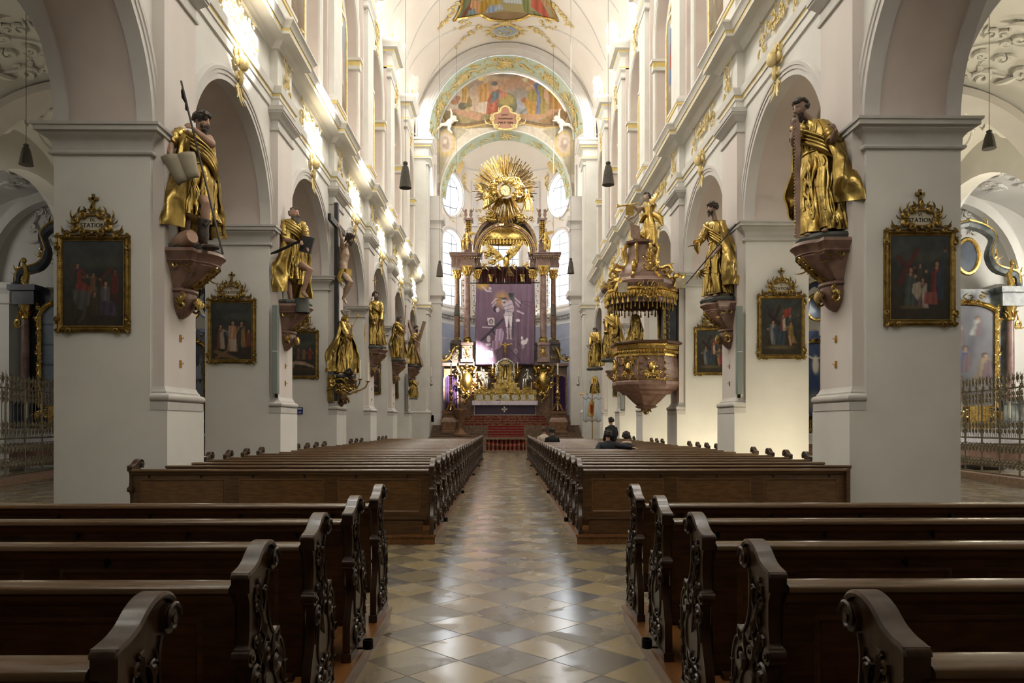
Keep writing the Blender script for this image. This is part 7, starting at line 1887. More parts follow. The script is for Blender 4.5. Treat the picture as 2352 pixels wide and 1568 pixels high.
# lenten banner
BW = (1093, 1227, 652, 836); YBn = 47.75
p = Paint(134, 184, 134, 184); p.vgrad((.47, .39, .46), (.43, .35, .42)); p.noise(.02, 6, 2)
S = 1/8.04
def q8(pts, dx=64, dy=64): return [((a-dx)*S, (b-dy)*S) for a, b in pts]
LG, DG, WH = (.73, .68, .73), (.27, .26, .30), (.85, .82, .85)
for a in range(9): p.poly(q8([(100+a*115, 64), (130+a*115, 64), (140+a*112, 1520), (110+a*112, 1520)]), (.60, .49, .62) if a > 5 else (.42, .33, .44), a=.3)
p.ell(*q8([(190, 90)])[0], 13, 9, (.72, .58, .32), soft=.9); p.ell(*q8([(540, 350)])[0], 15, 17, (.66, .52, .38), soft=.9)
p.line(q8([(190, 110), (260, 190), (340, 200)]), 4, LG); p.ell(*q8([(325, 145)])[0], 3.5, 3.5, LG)
p.poly(q8([(655, 228), (778, 228), (755, 310), (680, 310)]), (.24, .26, .25)); p.poly(q8([(700, 310), (770, 310), (770, 1050), (730, 1050)]), (.33, .32, .36))
p.poly(q8([(560, 690), (585, 730), (160, 1140), (135, 1115)]), DG); p.poly(q8([(245, 780), (265, 765), (430, 980), (415, 1010)]), DG)
p.poly(q8([(540, 430), (570, 405), (640, 400), (680, 350), (730, 370), (765, 480), (770, 560), (740, 600), (735, 640), (590, 640), (600, 560), (550, 500)]), LG, shade=.08)
p.ell(*q8([(590, 370)])[0], 5, 6.5, LG); p.ell(*q8([(590, 335)])[0], 7, 3, (.35, .32, .34)); p.ell(*q8([(590, 405)])[0], 3.5, 2.5, (.40, .36, .38))
p.poly(q8([(575, 625), (735, 620), (785, 760), (740, 640), (725, 860), (700, 870), (665, 690), (655, 870), (625, 870), (590, 680)]), WH, shade=.06)
p.poly(q8([(625, 860), (658, 860), (668, 1080), (630, 1090), (640, 1020)]), LG); p.poly(q8([(678, 860), (725, 860), (718, 1040), (732, 1090), (700, 1090)]), LG)
for pts in ([(560, 500), (735, 430)], [(600, 545), (750, 515)], [(540, 440), (600, 560), (740, 580)], [(590, 640), (730, 640)], [(620, 865), (770, 850)]): p.line(q8(pts), .9, DG)
for pts, w_ in (([(360, 420), (440, 330)], 3.4), ([(370, 480), (440, 390)], 2.6), ([(430, 310), (560, 320)], 1.), ([(440, 380), (550, 330)], 1.), ([(790, 330), (890, 420)], 3.2), ([(800, 400), (870, 490)], 3), ([(915, 380), (850, 540)], 1.2), ([(915, 380), (960, 430), (1090, 490)], .8), ([(915, 380), (1095, 405)], .8), ([(830, 560), (940, 610)], 4), ([(190, 860), (360, 870)], 3), ([(840, 760), (850, 1200)], 1.2), ([(800, 850), (860, 1500)], .9), ([(860, 1150), (960, 1510)], 1.), ([(660, 1240), (880, 1480)], 1.6), ([(540, 1240), (420, 1370)], 1.2), ([(440, 700), (440, 1000)], 1.2)): p.line(q8(pts), w_, LG if w_ > 2 else DG)
p.ell(*q8([(430, 530)])[0], 5.5, 6.5, (.24, .22, .26)); p.ell(*q8([(465, 540)])[0], 4.5, 5.5, LG)
p.poly(q8([(275, 690), (400, 690), (410, 820), (290, 825)]), (.80, .76, .78)); p.ell(*q8([(345, 760)])[0], 5, 6.5, (.30, .28, .3)); p.ell(*q8([(345, 765)])[0], 3.6, 5, (.62, .56, .58))
p.poly(q8([(440, 900), (545, 880), (585, 970), (560, 1120), (450, 1140), (410, 1130)]), (.66, .58, .68), shade=.18); p.poly(q8([(370, 1110), (560, 1110), (520, 1230), (400, 1290), (350, 1280)]), (.62, .52, .62), shade=.2)
p.ell(*q8([(300, 1080)])[0], 4.5, 8, LG); p.poly(q8([(240, 1160), (350, 1160), (330, 1205), (260, 1205)]), LG); p.ell(*q8([(840, 735)])[0], 5, 3.5, WH)
p.ell(*q8([(940, 1140)])[0], 5.5, 6, WH); p.ell(*q8([(915, 1060)])[0], 2.6, 4, WH); p.poly(q8([(950, 1130), (1010, 1050), (1030, 1090), (1000, 1170), (960, 1180)]), WH, shade=.15); p.line(q8([(935, 1180), (920, 1250)]), 1.1, WH); p.line(q8([(955, 1180), (950, 1250)]), 1.1, WH)
p.ell(*q8([(800, 1300)])[0], 4.6, 5.4, (.62, .56, .62)); p.ell(*q8([(800, 1305)])[0], 2.4, 3, DG, a=.5); p.line(q8([(735, 1135), (795, 1130)]), 1.2, (.3, .28, .32)); p.line(q8([(772, 1130), (770, 1230)]), 1, (.3, .28, .32)); p.poly(q8([(200, 1330), (290, 1290), (380, 1300), (380, 1420), (200, 1420)]), (.7, .64, .7)); p.poly(q8([(1130, 1210), (1130, 1520), (960, 1520)]), (.40, .32, .40), a=.4)
BN = empty('lenten_banner', (0, 0, 0), 'large purple hanging cloth painted with a bound figure, cross and rooster before the altar', 'banner')
p.mesh('cloth', 'cloth_paint', lambda x, y: (P(BW[0]+x, BW[2]+y, YBn)[0], YBn-.025*sin(x*.22)*(y/184)-.012*sin(x*.5+y*.02), P(BW[0]+x, BW[2]+y, YBn)[2]), BN)
m = MB(); m.tube([P(1080, 650, YBn), P(1240, 649, YBn)], .03, n=8); m.build('rod', 'dark_iron', BN)
m = MB(); bxp(m, 1093, 1227, 834.5, 836.5, YBn-.02, YBn+.02); m.build('hem_bar', 'purple', BN)
m = MB()
for c in (1140, 1159, 1204): m.tube([P(c, 650, YBn), P(c, 640, YBn+.3)], .012, n=4)
m.build('cord', 'sign_white', BN)
# ambo, lectern, steps carpet, balustrade
x, Y, z = P(1057, 1001, 44.4); root = empty('stone_ambo', (x, Y, .95), 'carved brown marble ambo at the left of the chancel steps', 'ambo')
m = MB(); rows = []
for zz, w_ in ((0, .42), (.08, .42), (.12, .30), (.3, .20), (.5, .16), (.8, .15), (1.05, .17), (1.2, .26), (1.35, .30), (1.45, .40), (1.5, .42), (1.56, .42)):
    rows.append([(w_*cos(t)*(1+.12*cos(4*t)), w_*.8*sin(t)*(1+.12*cos(4*t)), zz) for t in np.linspace(0, 2*pi, 24, endpoint=False)])
m.grid(rows, close_v=True, cap=True)
for i in range(8): a = i*pi/4; cscroll(m, lambda u, v, e=0., a=a: ((.2+e)*cos(a)-u*sin(a), (.18+e)*sin(a)+u*cos(a), .55+v), 0, .3*(i % 2), .16, i, 1)
m.build('stem', 'tan_marble', root); m = MB(); m.prism([(-.36, 1.56), (.36, 1.56), (.36, 1.68), (-.36, 1.60)], -.3, .3, ax='y'); m.build('desk', 'tan_marble', root, smooth=False)
x, Y, z = P(992, 972, 45.7); root = empty('music_stand', (x, Y, 1.57), 'small lectern with purple and white cloth at the left chancel wall', 'lectern')
m = MB(); m.tube([(0, 0, 0), (0, 0, .9)], .03, n=6); m.box((-.2, -.2, 0), (.2, .2, .05)); m.build('stand', 'dark_iron', root)
m = MB(); m.prism([(-.28, .98), (.26, 1.12), (.26, 1.16), (-.28, 1.02)], -.2, .2, ax='y'); m.build('book_rest', 'black_wood', root, smooth=False)
m = MB(); m.box((-.22, -.21, .55), (.24, -.18, 1.0)); m.build('cloth', 'lace', root, smooth=False); m = MB(); m.box((-.12, -.22, .2), (.14, -.19, .62)); m.build('purple_cloth', 'purple', root, smooth=False)
m = MB()
for i in range(0, 10):
    y = 42.7+i*.3; z = .157*(i+1); m.box((NX-1.1, y-.012, z-.157), (NX+1.1, y, z+.012)); m.box((NX-1.1, y-.012, z), (NX+1.1, y+.30, z+.012))
tag(m.build('stair_carpet', 'red_carpet', smooth=False), 'plain red carpet running up the middle of the chancel steps', 'carpet')
m = MB()
for i in range(10, 14):
    y = 42.7+i*.3; z = .157*(i+1); w_ = 2.75-.1*(i-10); m.box((NX-w_, y-.012, z-.157), (NX+w_, y, z+.012)); m.box((NX-w_, y-.012, z), (NX+w_, y+.30, z+.012))
tag(m.build('patterned_carpet', 'pattern_carpet', smooth=False), 'wide red and ochre patterned carpet on the top steps before the altar', 'carpet')
BL = empty('balustrade', (NX, 42.1, 0), 'low stone communion rail with plump balusters across the aisle end', 'balustrade')
m = MB(); m.box((-4.4, -.16, .76), (4.4, .16, .88)); m.box((-4.4, -.2, 0), (4.4, .2, .14))
for a, b in ((-4.4, -1.12), (1.12, 4.4)): m.box((a, -.13, .14), (b, .13, .76))
m.build('rail', 'step_stone', BL, smooth=False)
for i in range(9):
    m = MB(); m.lathe([(.06, .14), (.06, .18), (.035, .22), (.075, .36), (.08, .42), (.035, .60), (.05, .64), (.035, .67), (.06, .72), (.06, .76)], ((i-4)*.245, 0, 0), n=12); m.build('baluster', 'tan_marble', BL)
m = MB(); m.box((-1.1, .18, .14), (1.1, .2, .76)); m.build('carpet_backing', 'red_carpet', BL, smooth=False)
m = MB(); m.tube([(-1.35+2.7*t, -.3, .62-.18*sin(pi*t)) for t in np.linspace(0, 1, 14)], .014, n=5); tag(m.build('cordon_rope', 'red_tape'), 'thin red cordon rope hanging before the communion rail', 'rope')
bpy.data.objects['cordon_rope'].location = (NX, 42.1, 0)
for sg, px, nm in ((-1, 991, 'left'), (1, 1328, 'right')):
    x, Y, z = P(px, 880, 44.1); root = empty('candle_sconce', (x, Y, z), 'silver wall sconce with one white candle on the %s chancel pilaster' % nm, 'sconce')
    m = MB(); m.tube([(0, .05, .2), (0, -.15, .1), (0, -.3, .2), (0, -.3, .35)], .025, n=6); m.ell((0, -.1, -.05), (.1, .1, .12), n=10); m.lathe([(0, .33), (.09, .36), (.09, .38), (0, .38)], (0, -.3, 0), n=10); m.build('arm', 'silver', root)
    m = MB(); m.lathe([(.03, .38), (.03, .95), (0, .96)], (0, -.3, 0), n=8); m.build('candle', 'candle', root)
# ================================================================== PULPIT
PC = Vector((4.33, 22.62, 0)); 
def octa(r, z, c=PC, n=8, ph=pi/8, sx=1.): return [(c.x+r*cos(2*pi*i/n+ph)*sx, c.y+r*sin(2*pi*i/n+ph), z) for i in range(n)]
PU = empty('pulpit', (0, 0, 0), 'red marble and gold pulpit with a tasselled sounding board on the third right pillar', 'pulpit')
def pb(m, n, mt, sm=True, par=None, **k): return m.build(n, mt, par or PU, smooth=sm, **k)
m = MB(); m.grid([octa(r, z) for r, z in ((1.03, 2.92), (1.06, 2.88), (1.06, 2.80), (1.0, 2.74), (.96, 2.66), (.80, 2.60), (.74, 2.52), (.62, 2.50), (.42, 2.30), (.30, 2.20), (.30, 2.17), (.36, 2.15), (.30, 2.12), (.16, 2.08), (.10, 2.02))], close_v=True, cap=True); pb(m, 'lower_body', 'red_marble', autosm=25)
m = MB(); m.grid([octa(r, z) for r, z in ((.99, 2.9), (1.02, 3.1), (1.01, 3.3), (.97, 3.5), (.95, 3.64))], close_v=True, cap=True); pb(m, 'parapet', 'red_marble', autosm=25)
m = MB(); m.grid([octa(r, z) for r, z in ((.96, 3.62), (1.0, 3.64), (1.0, 3.70), (.97, 3.72), (.97, 3.82), (1.02, 3.84), (1.04, 3.94), (1.08, 3.98))], close_v=True); m.grid([octa(r, z) for r, z in ((1.04, 2.93), (1.05, 2.95), (1.0, 2.97))], close_v=True)
for i in range(8):
    a, b = Vector(octa(1.0, 3.77)[i]), Vector(octa(1.0, 3.77)[(i+1) % 8]); nn = ((a+b)/2-Vector((PC.x, PC.y, 3.77))).normalized()
    for j in range(9): q = interp(a, b, (j+.5)/9)+nn*.02; m.ell(q, (.032, .032, .05), n=6)
m.ell((PC.x, PC.y, 2.0), .09, n=10)
for i in range(10): t = i*pi/5; leaf(m, lambda u, v, e=0., t=t: (PC.x+(.12+e)*cos(t)-u*sin(t), PC.y+(.12+e)*sin(t)+u*cos(t), 2.12+v), 0, 0, .16, -1.57, w=.5)
pb(m, 'gilt_band', 'gold_bright', autosm=30)
m = MB(); m.grid([octa(r, z) for r, z in ((1.06, 3.98), (1.12, 4.0), (1.13, 4.05), (1.08, 4.09), (.9, 4.10))], close_v=True, cap=True); pb(m, 'hand_rail', 'wood', autosm=25)
for i in range(8):        # one gilded cartouche on each side, slim ones on the corners
    th = 2*pi*i/8+pi/4; d = Vector((cos(th), sin(th), 0)); t = Vector((-d.y, d.x, 0))
    if d.x > .5: continue
    m = MB(); o = Vector((PC.x, PC.y, 3.28))+d*.93; mp = flatmap(o, t, (0, 0, 1), d)
    m.grid([[mp(.10*q*cos(a), .17*q*sin(a), .09*(1-q*q)+.02) for a in np.linspace(0, 2*pi, 18)] for q in (0, .5, 1)])
    rocaille(m, mp, .46, .62, 15, i+2, size=(.07, .12), mask=lambda u, v: (u/.11)**2+(v/.18)**2 > .7)
    for q in (-1, 1): leaf(m, mp, q*.15, .22, .16, 1.2 if q > 0 else 1.9, w=.4); cscroll(m, mp, q*.17, -.2, .12, 1, q)
    pb(m, 'cartouche', 'gold_bright')
    th += pi/8; d = Vector((cos(th), sin(th), 0)); t = Vector((-d.y, d.x, 0)); m = MB(); mp = flatmap(Vector((PC.x, PC.y, 3.28))+d*1.0, t, (0, 0, 1), d)
    for j in range(7): leaf(m, mp, 0, .26-.09*j, .16, -1.57+(.7 if j % 2 else -.7), w=.4)
    pb(m, 'corner_ornament', 'gold_bright')
m = MB(); rocaille(m, flatmap((PC.x-.75, PC.y-.5, 4.16), (1, 0, 0), (0, 0, 1), (0, -1, 0)), .9, .2, 10, 4, size=(.05, .1), sym=False); pb(m, 'rail_ornament', 'gold')
m = MB(); m.box((4.85, 22.2, 4.05), (5.15, 23.05, 5.5)); m.box((4.8, 22.3, 3.6), (5.15, 22.95, 4.05)); pb(m, 'back_board', 'slate', False)
m = MB()
for q in (22.2, 23.05): m.tube([(4.82, q, 4.1), (4.80, q, 5.5)], .05, n=6)
for i in range(14): leaf(m, lambda u, v, e=0.: (4.9+v*0+u, 22.16-e, 4.15+.1*i+v), 0, 0, .16, 1.57+(.7 if i % 2 else -.7), w=.4)
pb(m, 'back_board_gilding', 'gold')['kind'] = 'stuff'
CC = Vector((4.12, 22.45, 0)); oc = lambda r, z: octa(r, z, CC)
m = MB(); m.grid([oc(r, z) for r, z in ((1.10, 5.62), (1.16, 5.66), (1.22, 5.72), (1.24, 5.80), (1.18, 5.84), (1.05, 5.86), (1.0, 5.94), (.80, 5.98), (.78, 6.1), (.70, 6.16), (.60, 6.3), (.50, 6.45), (.44, 6.7), (.38, 6.95), (.36, 7.0), (.48, 7.06), (.50, 7.12), (.3, 7.14))], close_v=True, cap=True); c1_ = pb(m, 'sounding_board', 'red_marble', autosm=25)
m = MB(); m.grid([oc(r, z) for r, z in ((1.08, 5.60), (1.12, 5.62), (1.13, 5.56), (1.08, 5.53), (1.10, 5.47), (1.02, 5.47), (1.02, 5.6))], close_v=True)
for i in range(8):
    a, b = Vector(oc(1.10, 5.5)[i]), Vector(oc(1.10, 5.5)[(i+1) % 8])
    for j in range(9):
        q = interp(a, b, (j+.5)/9); m.tube([q, q-Vector((0, 0, .08)), q-Vector((0, 0, .18))], [.04, .052, .02], n=6)
        if j % 2: m.tube([q-Vector((0, 0, .14)), q-Vector((0, 0, .22)), q-Vector((0, 0, .32))], [.01, .03, .04], n=6)
pb(m, 'valance', 'gold_bright', autosm=30)
m = MB(); m.grid([oc(r, z) for r, z in ((1.0, 5.5), (1.0, 5.22), (.97, 5.2), (.97, 5.5))], close_v=True)
for i in range(8):
    a, b = Vector(oc(1.0, 5.22)[i]), Vector(oc(1.0, 5.22)[(i+1) % 8])
    for j in range(6):
        q = interp(a, b, (j+.5)/6); m.tube([q, q-Vector((0, 0, .06))], [.06, .01], n=4)
pb(m, 'inner_drape', 'dark_skin')
m = MB()
for i in range(8):
    a, b = Vector(oc(1.0, 5.18)[i]), Vector(oc(1.0, 5.18)[(i+1) % 8])
    for j in range(6): q = interp(a, b, (j+.5)/6); m.tube([q, q-Vector((0, 0, .06)), q-Vector((0, 0, .14+.06*(j % 2)))], [.008, .02, .032], n=6)
pb(m, 'tassel', 'old_gold')['kind'] = 'stuff'
for i in range(8):
    th = 2*pi*i/8+pi/8; d = Vector((cos(th), sin(th), 0)); m = MB()
    pr = smooth_poly([(.42, 7.0), (.55, 6.92), (.52, 6.75), (.48, 6.5), (.60, 6.32), (.86, 6.36), (.94, 6.22), (.84, 6.1), (.92, 5.98), (1.08, 5.9)], 3, False)
    m.tube([Vector((CC.x, CC.y, z))+d*r for r, z in pr], .055, n=7); mp = lambda u, v, e=0., d=d: tuple(Vector((CC.x, CC.y, 6.3+v))+d*(.85+u)+Vector((-d.y, d.x, 0))*e)
    cscroll(m, mp, .03, .06, .13, 1, -1, thick=.25); cscroll(m, mp, -.33, .66, .10, 1, -1, thick=.25); pb(m, 'rib_volute', 'gold_bright', par=c1_)
for px, py, sc in ((1492, 667, .5), (1492, 605, .45), (1492, 575, .3), (1392, 655, .3)):
    m = MB(); rocaille(m, pm(px, py, 21.3 if py > 650 else 21.75), sc*1.15, sc*.75, 13, px+py, size=(sc*.16, sc*.28)); pb(m, 'crest_ornament', 'gold_bright', par=c1_)
for px, py, Yq in ((1448, 668, 21.6), (1568, 650, 21.9), (1415, 640, 22.2)):
    pass
for j, (px, py, Yq, ax_) in enumerate(((1418, 655, 21.7, 1428), (1556, 645, 21.8, 1563))):
    m = MB(); mq = pm(px, py, Yq)
    for i in range(16): leaf(m, mq, .05*sin(i*2), .05*cos(i*3), .28, i*1.3, w=.4, curl=1.)
    m.ell(mq(0, .1, .05), (.16, .12, .12), n=10); m.tube([mq(-.1, -.2, .1), mq(0, 0, .12), mq(.15, .12, .1)], [.07, .09, .05], n=7); pb(m, 'corner_beast', 'gold_bright', par=c1_)
    m = MB(); mq = pm(ax_+2 if j == 0 else ax_, py+6, Yq-.3); m.prism([(-.14, -.13), (.14, -.13), (.14, .15), (-.14, .15)], 0, .03, mapf=lambda u, v, d: mq(u, v, d)); bo = pb(m, 'open_book', 'paper', False, par=c1_)
m = MB(); rg = random.Random(5)
for i in range(46): a = rg.uniform(0, 6.28); q = rg.uniform(.07, .13); m.ell((CC.x+.26*cos(a)*rg.random(), CC.y+.26*sin(a)*rg.random(), 7.12+rg.uniform(-.25, .22)), q, n=8)
pb(m, 'cloud', 'gold', par=c1_)
root, fr = small_angel(1488, 571, 22.35, 1.72, (-.75, -.6), 'gilded trumpet-blowing angel on top of the pulpit roof', [(1512, 442, 22.6)], [(1452, 470, 22.0), (1440, 505, 22.0)], seed=9)
m = MB(); m.tube([P(1468, 466, 21.95), P(1445, 470, 21.9), P(1424, 473, 21.85), P(1419, 473, 21.85), P(1416, 473, 21.85)], [.012, .02, .028, .05, .085], n=10); wbuild(m, fr, 'trumpet', 'gold_bright', root)
m = MB(); a = P(1437, 472, 21.9); b = P(1456, 494, 21.9); m.box((a[0], 21.89, b[2]), (b[0], 21.91, a[2])); wbuild(m, fr, 'hanging_cloth', 'old_gold', root, smooth=False)
m = MB(); m.tube([P(1434, 497, 21.9), P(1455, 514, 21.9)], .014, n=5); m.prism([(0, 0), (.3, -.1), (.32, -.5), (.05, -.42)], -.02, .02, mapf=lambda u, v, d: tuple(Vector(P(1446, 512, 22.0))+Vector((u, d, v)))); wbuild(m, fr, 'banner_staff', 'dark_skin', root, smooth=False)
statue('small gilded shepherd statue standing inside the pulpit', (1459, 784), 22.7, 1.0, (-.1, -1), head=(1460, 727), seed=91, vox=.02, beardlen=.03, arms=[(None, (1452, 748, 22.6), (1449, 765, 22.5), dict(side=-1, sleeve=1.)), (None, (1468, 748, 22.6), (1462, 758, 22.5), dict(side=1, sleeve=1.))], cloak=(-.3, 3.4, .06), group=None)

# ================================================================== BANNER STAND, LAMPS, PEOPLE
root = empty('procession_banner', P(1361, 967, 33.)[:2]+(0,), 'white cloth banner with a red and gold figure on a pole, front right', 'banner')
def lb(p_): return (p_[0]-root.location.x, p_[1]-33., p_[2])
m = MB(); m.tube([(0, .03, 0), lb(P(1360, 893, 33))], .02, n=6); m.tube([lb(P(1334, 905, 33)), lb(P(1381, 905, 33))], .02, n=6); m.ell(lb(P(1334, 905, 33)), .05, n=8); m.lathe([(.3, 0), (.3, .04), (.03, .1)], n=14); m.build('pole', 'brass', root)
p = Paint(42, 66, 84, 132); p.vgrad((.72, .74, .77), (.68, .70, .73)); Gd, Rd = (.62, .50, .24), (.50, .13, .08)
p.poly([(14, 20), (21, 12), (26, 20), (26, 52), (14, 56), (11, 44)], Gd, shade=.25); p.poly([(16, 26), (24, 24), (24, 44), (18, 50)], Rd, shade=.2); p.ell(20, 20, 2.2, 3, (.75, .6, .42)); p.ell(15, 49, 5, 6, (.66, .58, .42), soft=.4)
for x0 in (0, 12, 30): x1 = 12 if x0 == 0 else (30 if x0 == 12 else 42); p.line([(x0+(x1-x0)*t, 8+4.5*sin(pi*t)) for t in np.linspace(0, 1, 9)], 1.3, (.40, .33, .20))
for a, b in (((0, 0), (0, 66)), ((42, 0), (42, 66))): p.line([a, b], 1.5, (.60, .50, .28))
p.line([(42*t, 64.5-3.2*abs(cos(pi*t*3-pi/2+pi/2))) for t in np.linspace(0, 1, 40)], 2.2, (.58, .47, .28))
p.mesh('cloth', 'cloth_paint', lambda x, y: lb((P(1339+x, 0, 33)[0], 33-.03*sin(x*.5)-.03, P(0, 904+y*(.965+.035*abs(sin(x/42*pi*3))), 33)[2])), root)
LAMPS = [(931, 370, 432, 20., 14, 'near left nave'), (1397, 370, 425, 20., 14, 'near right nave'), (60, 330, 379, 14.5, 15, 'left aisle'), (2272, 298, 342, 14.5, 15, 'right aisle'), (1010, 598, 635, 33., 8, 'far left nave'), (1311, 592, 628, 33., 8, 'far right nave'), (1049, 697, 724, 43., 6.5, 'left chancel'), (1271, 697, 724, 43., 6.5, 'right chancel')]
for px, ya_, yb_, Y, w_, nm in LAMPS:
    x, _, z0 = P(px, yb_, Y); h = (yb_-ya_)*Y/F; r = w_*Y/F*.95
    root = empty('pendant_weight', (x, Y, z0), 'grey fluted bell-shaped weight hanging on a long cord, %s' % nm, 'pendant', 'fluted pendants on cords')
    m = MB(); rows = []
    for q, zz in ((1, 0), (1.02, .02), (.97, .06), (.85, .3), (.68, .6), (.5, .8), (.3, .84), (.42, .88), (.42, .95), (.12, 1.0)): rows.append([(r*q*(1+(.05 if zz < .8 and i % 2 else 0))*cos(2*pi*i/28), r*q*(1+(.05 if zz < .8 and i % 2 else 0))*sin(2*pi*i/28), zz*h) for i in range(28)])
    m.grid(rows, close_v=True, cap=True); m.build('bell', 'tassel', root, autosm=20)
    if abs(x) > 7: zt = aisle_z(abs(x-NX), Y)
    elif Y < 43.9: zt = vault_z(x, Y)
    else: zt = 20
    m = MB(); m.tube([(0, 0, h*.98), (0, 0, zt-z0-.02)], .006 if Y < 25 else .010, n=5); m.build('cord', 'cord', root)
def person(label, loc, top, face, jacket, hair, arms=None, hood=None, seated=True, wid=1., lookyaw=0., bag=None):
    """loc = under the figure at floor level, top = height of the head's crown"""
    H = 1.72; base = top-H*(1 if not seated else .77)
    fr = Frame3((loc[0], loc[1], base if not seated else base-.23*H+.0), H, face)
    if seated: fr = Frame3((loc[0], loc[1], top-H), H, face)
    root = fr.root('person', label, 'person'); b = MB(); hc = Vector((0, -.012, .925)); at, R_ = head_parts(b, hc, lookyaw, .1); b.tube([(0, .01, .78), (0, 0, .86), hc], [.045, .030, .03], n=10)
    for i, a_ in enumerate(arms or []): 
        w_ = fr.wl(a_[1]); e_ = fr.wl(a_[0]); hand(b, w_, w_-e_, (0, 0, 1), 1.05, .4)
    o = b.build('body', 'human_skin', root); remesh(o, .008, 2)
    j = MB(); z0 = .47 if seated else .40
    robe_surface(j, [z0+(.845-z0)*i/22 for i in range(23)], lerpf([(z0, .105*wid), (.6, .100*wid), (.74, .125*wid), (.80, .115*wid), (.835, .05), (.845, .04)]), lerpf([(z0, .08), (.6, .07), (.76, .075), (.81, .055), (.845, .038)]), lambda z: 0, lambda z: 0, lambda z: .05, 4, seed=3, nth=48)
    if arms:
        for e_, w_ in arms:
            w_, e_ = fr.wl(w_), fr.wl(e_); sg = 1 if e_.x > 0 else -1; j.tube([(sg*.09*wid, 0, .79), interp((sg*.10*wid, 0, .77), e_, .5), e_, interp(e_, w_, .5), w_], [.045, .044, .038, .034, .027], n=10)
    for sg in (-1, 1):
        if not arms: j.tube([(sg*.095*wid, 0, .79), (sg*.135*wid, .0, .66), (sg*.13*wid, -.05, .55), (sg*.06, -.14, .53)], [.045, .042, .037, .028], n=10)
    j.build('jacket', jacket, root, autosm=60)
    if seated:
        t = MB()
        for sg in (-1, 1): t.tube([(sg*.05, .02, .50), (sg*.06, -.14, .505), (sg*.06, -.25, .50), (sg*.06, -.26, .38), (sg*.06, -.25, .27)], [.06, .055, .045, .038, .03], n=9)
        t.build('trousers', 'black_cloth', root)
    else:
        t = MB()
        for sg in (-1, 1): t.tube([(sg*.045, 0, .50), (sg*.05, -.01, .28), (sg*.05, .01, .05)], [.065, .045, .035], n=9); t.tube([(sg*.05, .03, .03), (sg*.055, -.08, .02)], [.028, .025], n=7)
        t.build('trousers', 'black_cloth', root)
    h = MB(); h.ell(hc+Vector((0, .012, .018)), (.050, .058, .054), n=14, M_=R_); curls(h, hc+Vector((0, .004, .0)), R_, 1.08, n=60, seed=4, cover=.35, front=-.35)
    if hood == 'bun': h.ell(hc+Vector((0, .045, .062)), (.026, .026, .022), n=10)
    h.build('hair', hair, root)
    if hood == 'collar': m = MB(); m.tube([(.055*cos(t), .05*sin(t)+.01, .835+.008*sin(t)) for t in np.linspace(0, 2*pi, 18)], .02, n=7); m.build('hood', 'beige_cloth', root)
    if bag: m = MB(); m.ell((.02, .085, .66), (.085, .06, .13), n=14); m.tube([(-.07, -.05, .72), (-.06, .02, .83), (-.03, .09, .78)], .012, n=5); m.build('backpack', 'black_cloth', root)
    return root
person('person seen from behind in a cream top with dark straps, short brown hair, seated', (1.42, 26.64, 0), 1.53, (.15, 1), 'beige_cloth', 'human_hair2', wid=.9)
r_ = person('person seen from behind in a black quilted jacket, seated one row behind the cream top', (1.66, 25.74, 0), 1.50, (-.1, 1), 'black_cloth', 'human_hair')
person('person in a dark navy jacket stretching one arm along the pew back', (2.58, 18.46, 0), 1.47, (.25, .97), 'jacket', 'human_hair', arms=[(P(1432, 1024, 18.25), P(1452, 1027, 18.1)), ((2.3, 18.35, 1.0), (2.45, 18.6, .85))], lookyaw=.5, wid=1.15)
person('person with dark hair tied up and a pale hood, leaning beside the navy jacket', (3.04, 18.46, 0), 1.43, (-.05, 1), 'jacket', 'human_hair', hood='collar', wid=.9, lookyaw=-.3)
bpy.data.objects['person.003']['label'] = 'person with dark hair in a bun and a pale hood, beside the navy jacket'
person('person standing in a dark jacket with a backpack near the right pillars', (3.72, 25.8, 0), 1.86, (-.5, .85), 'black_cloth', 'human_hair', seated=False, bag=True, lookyaw=.2)

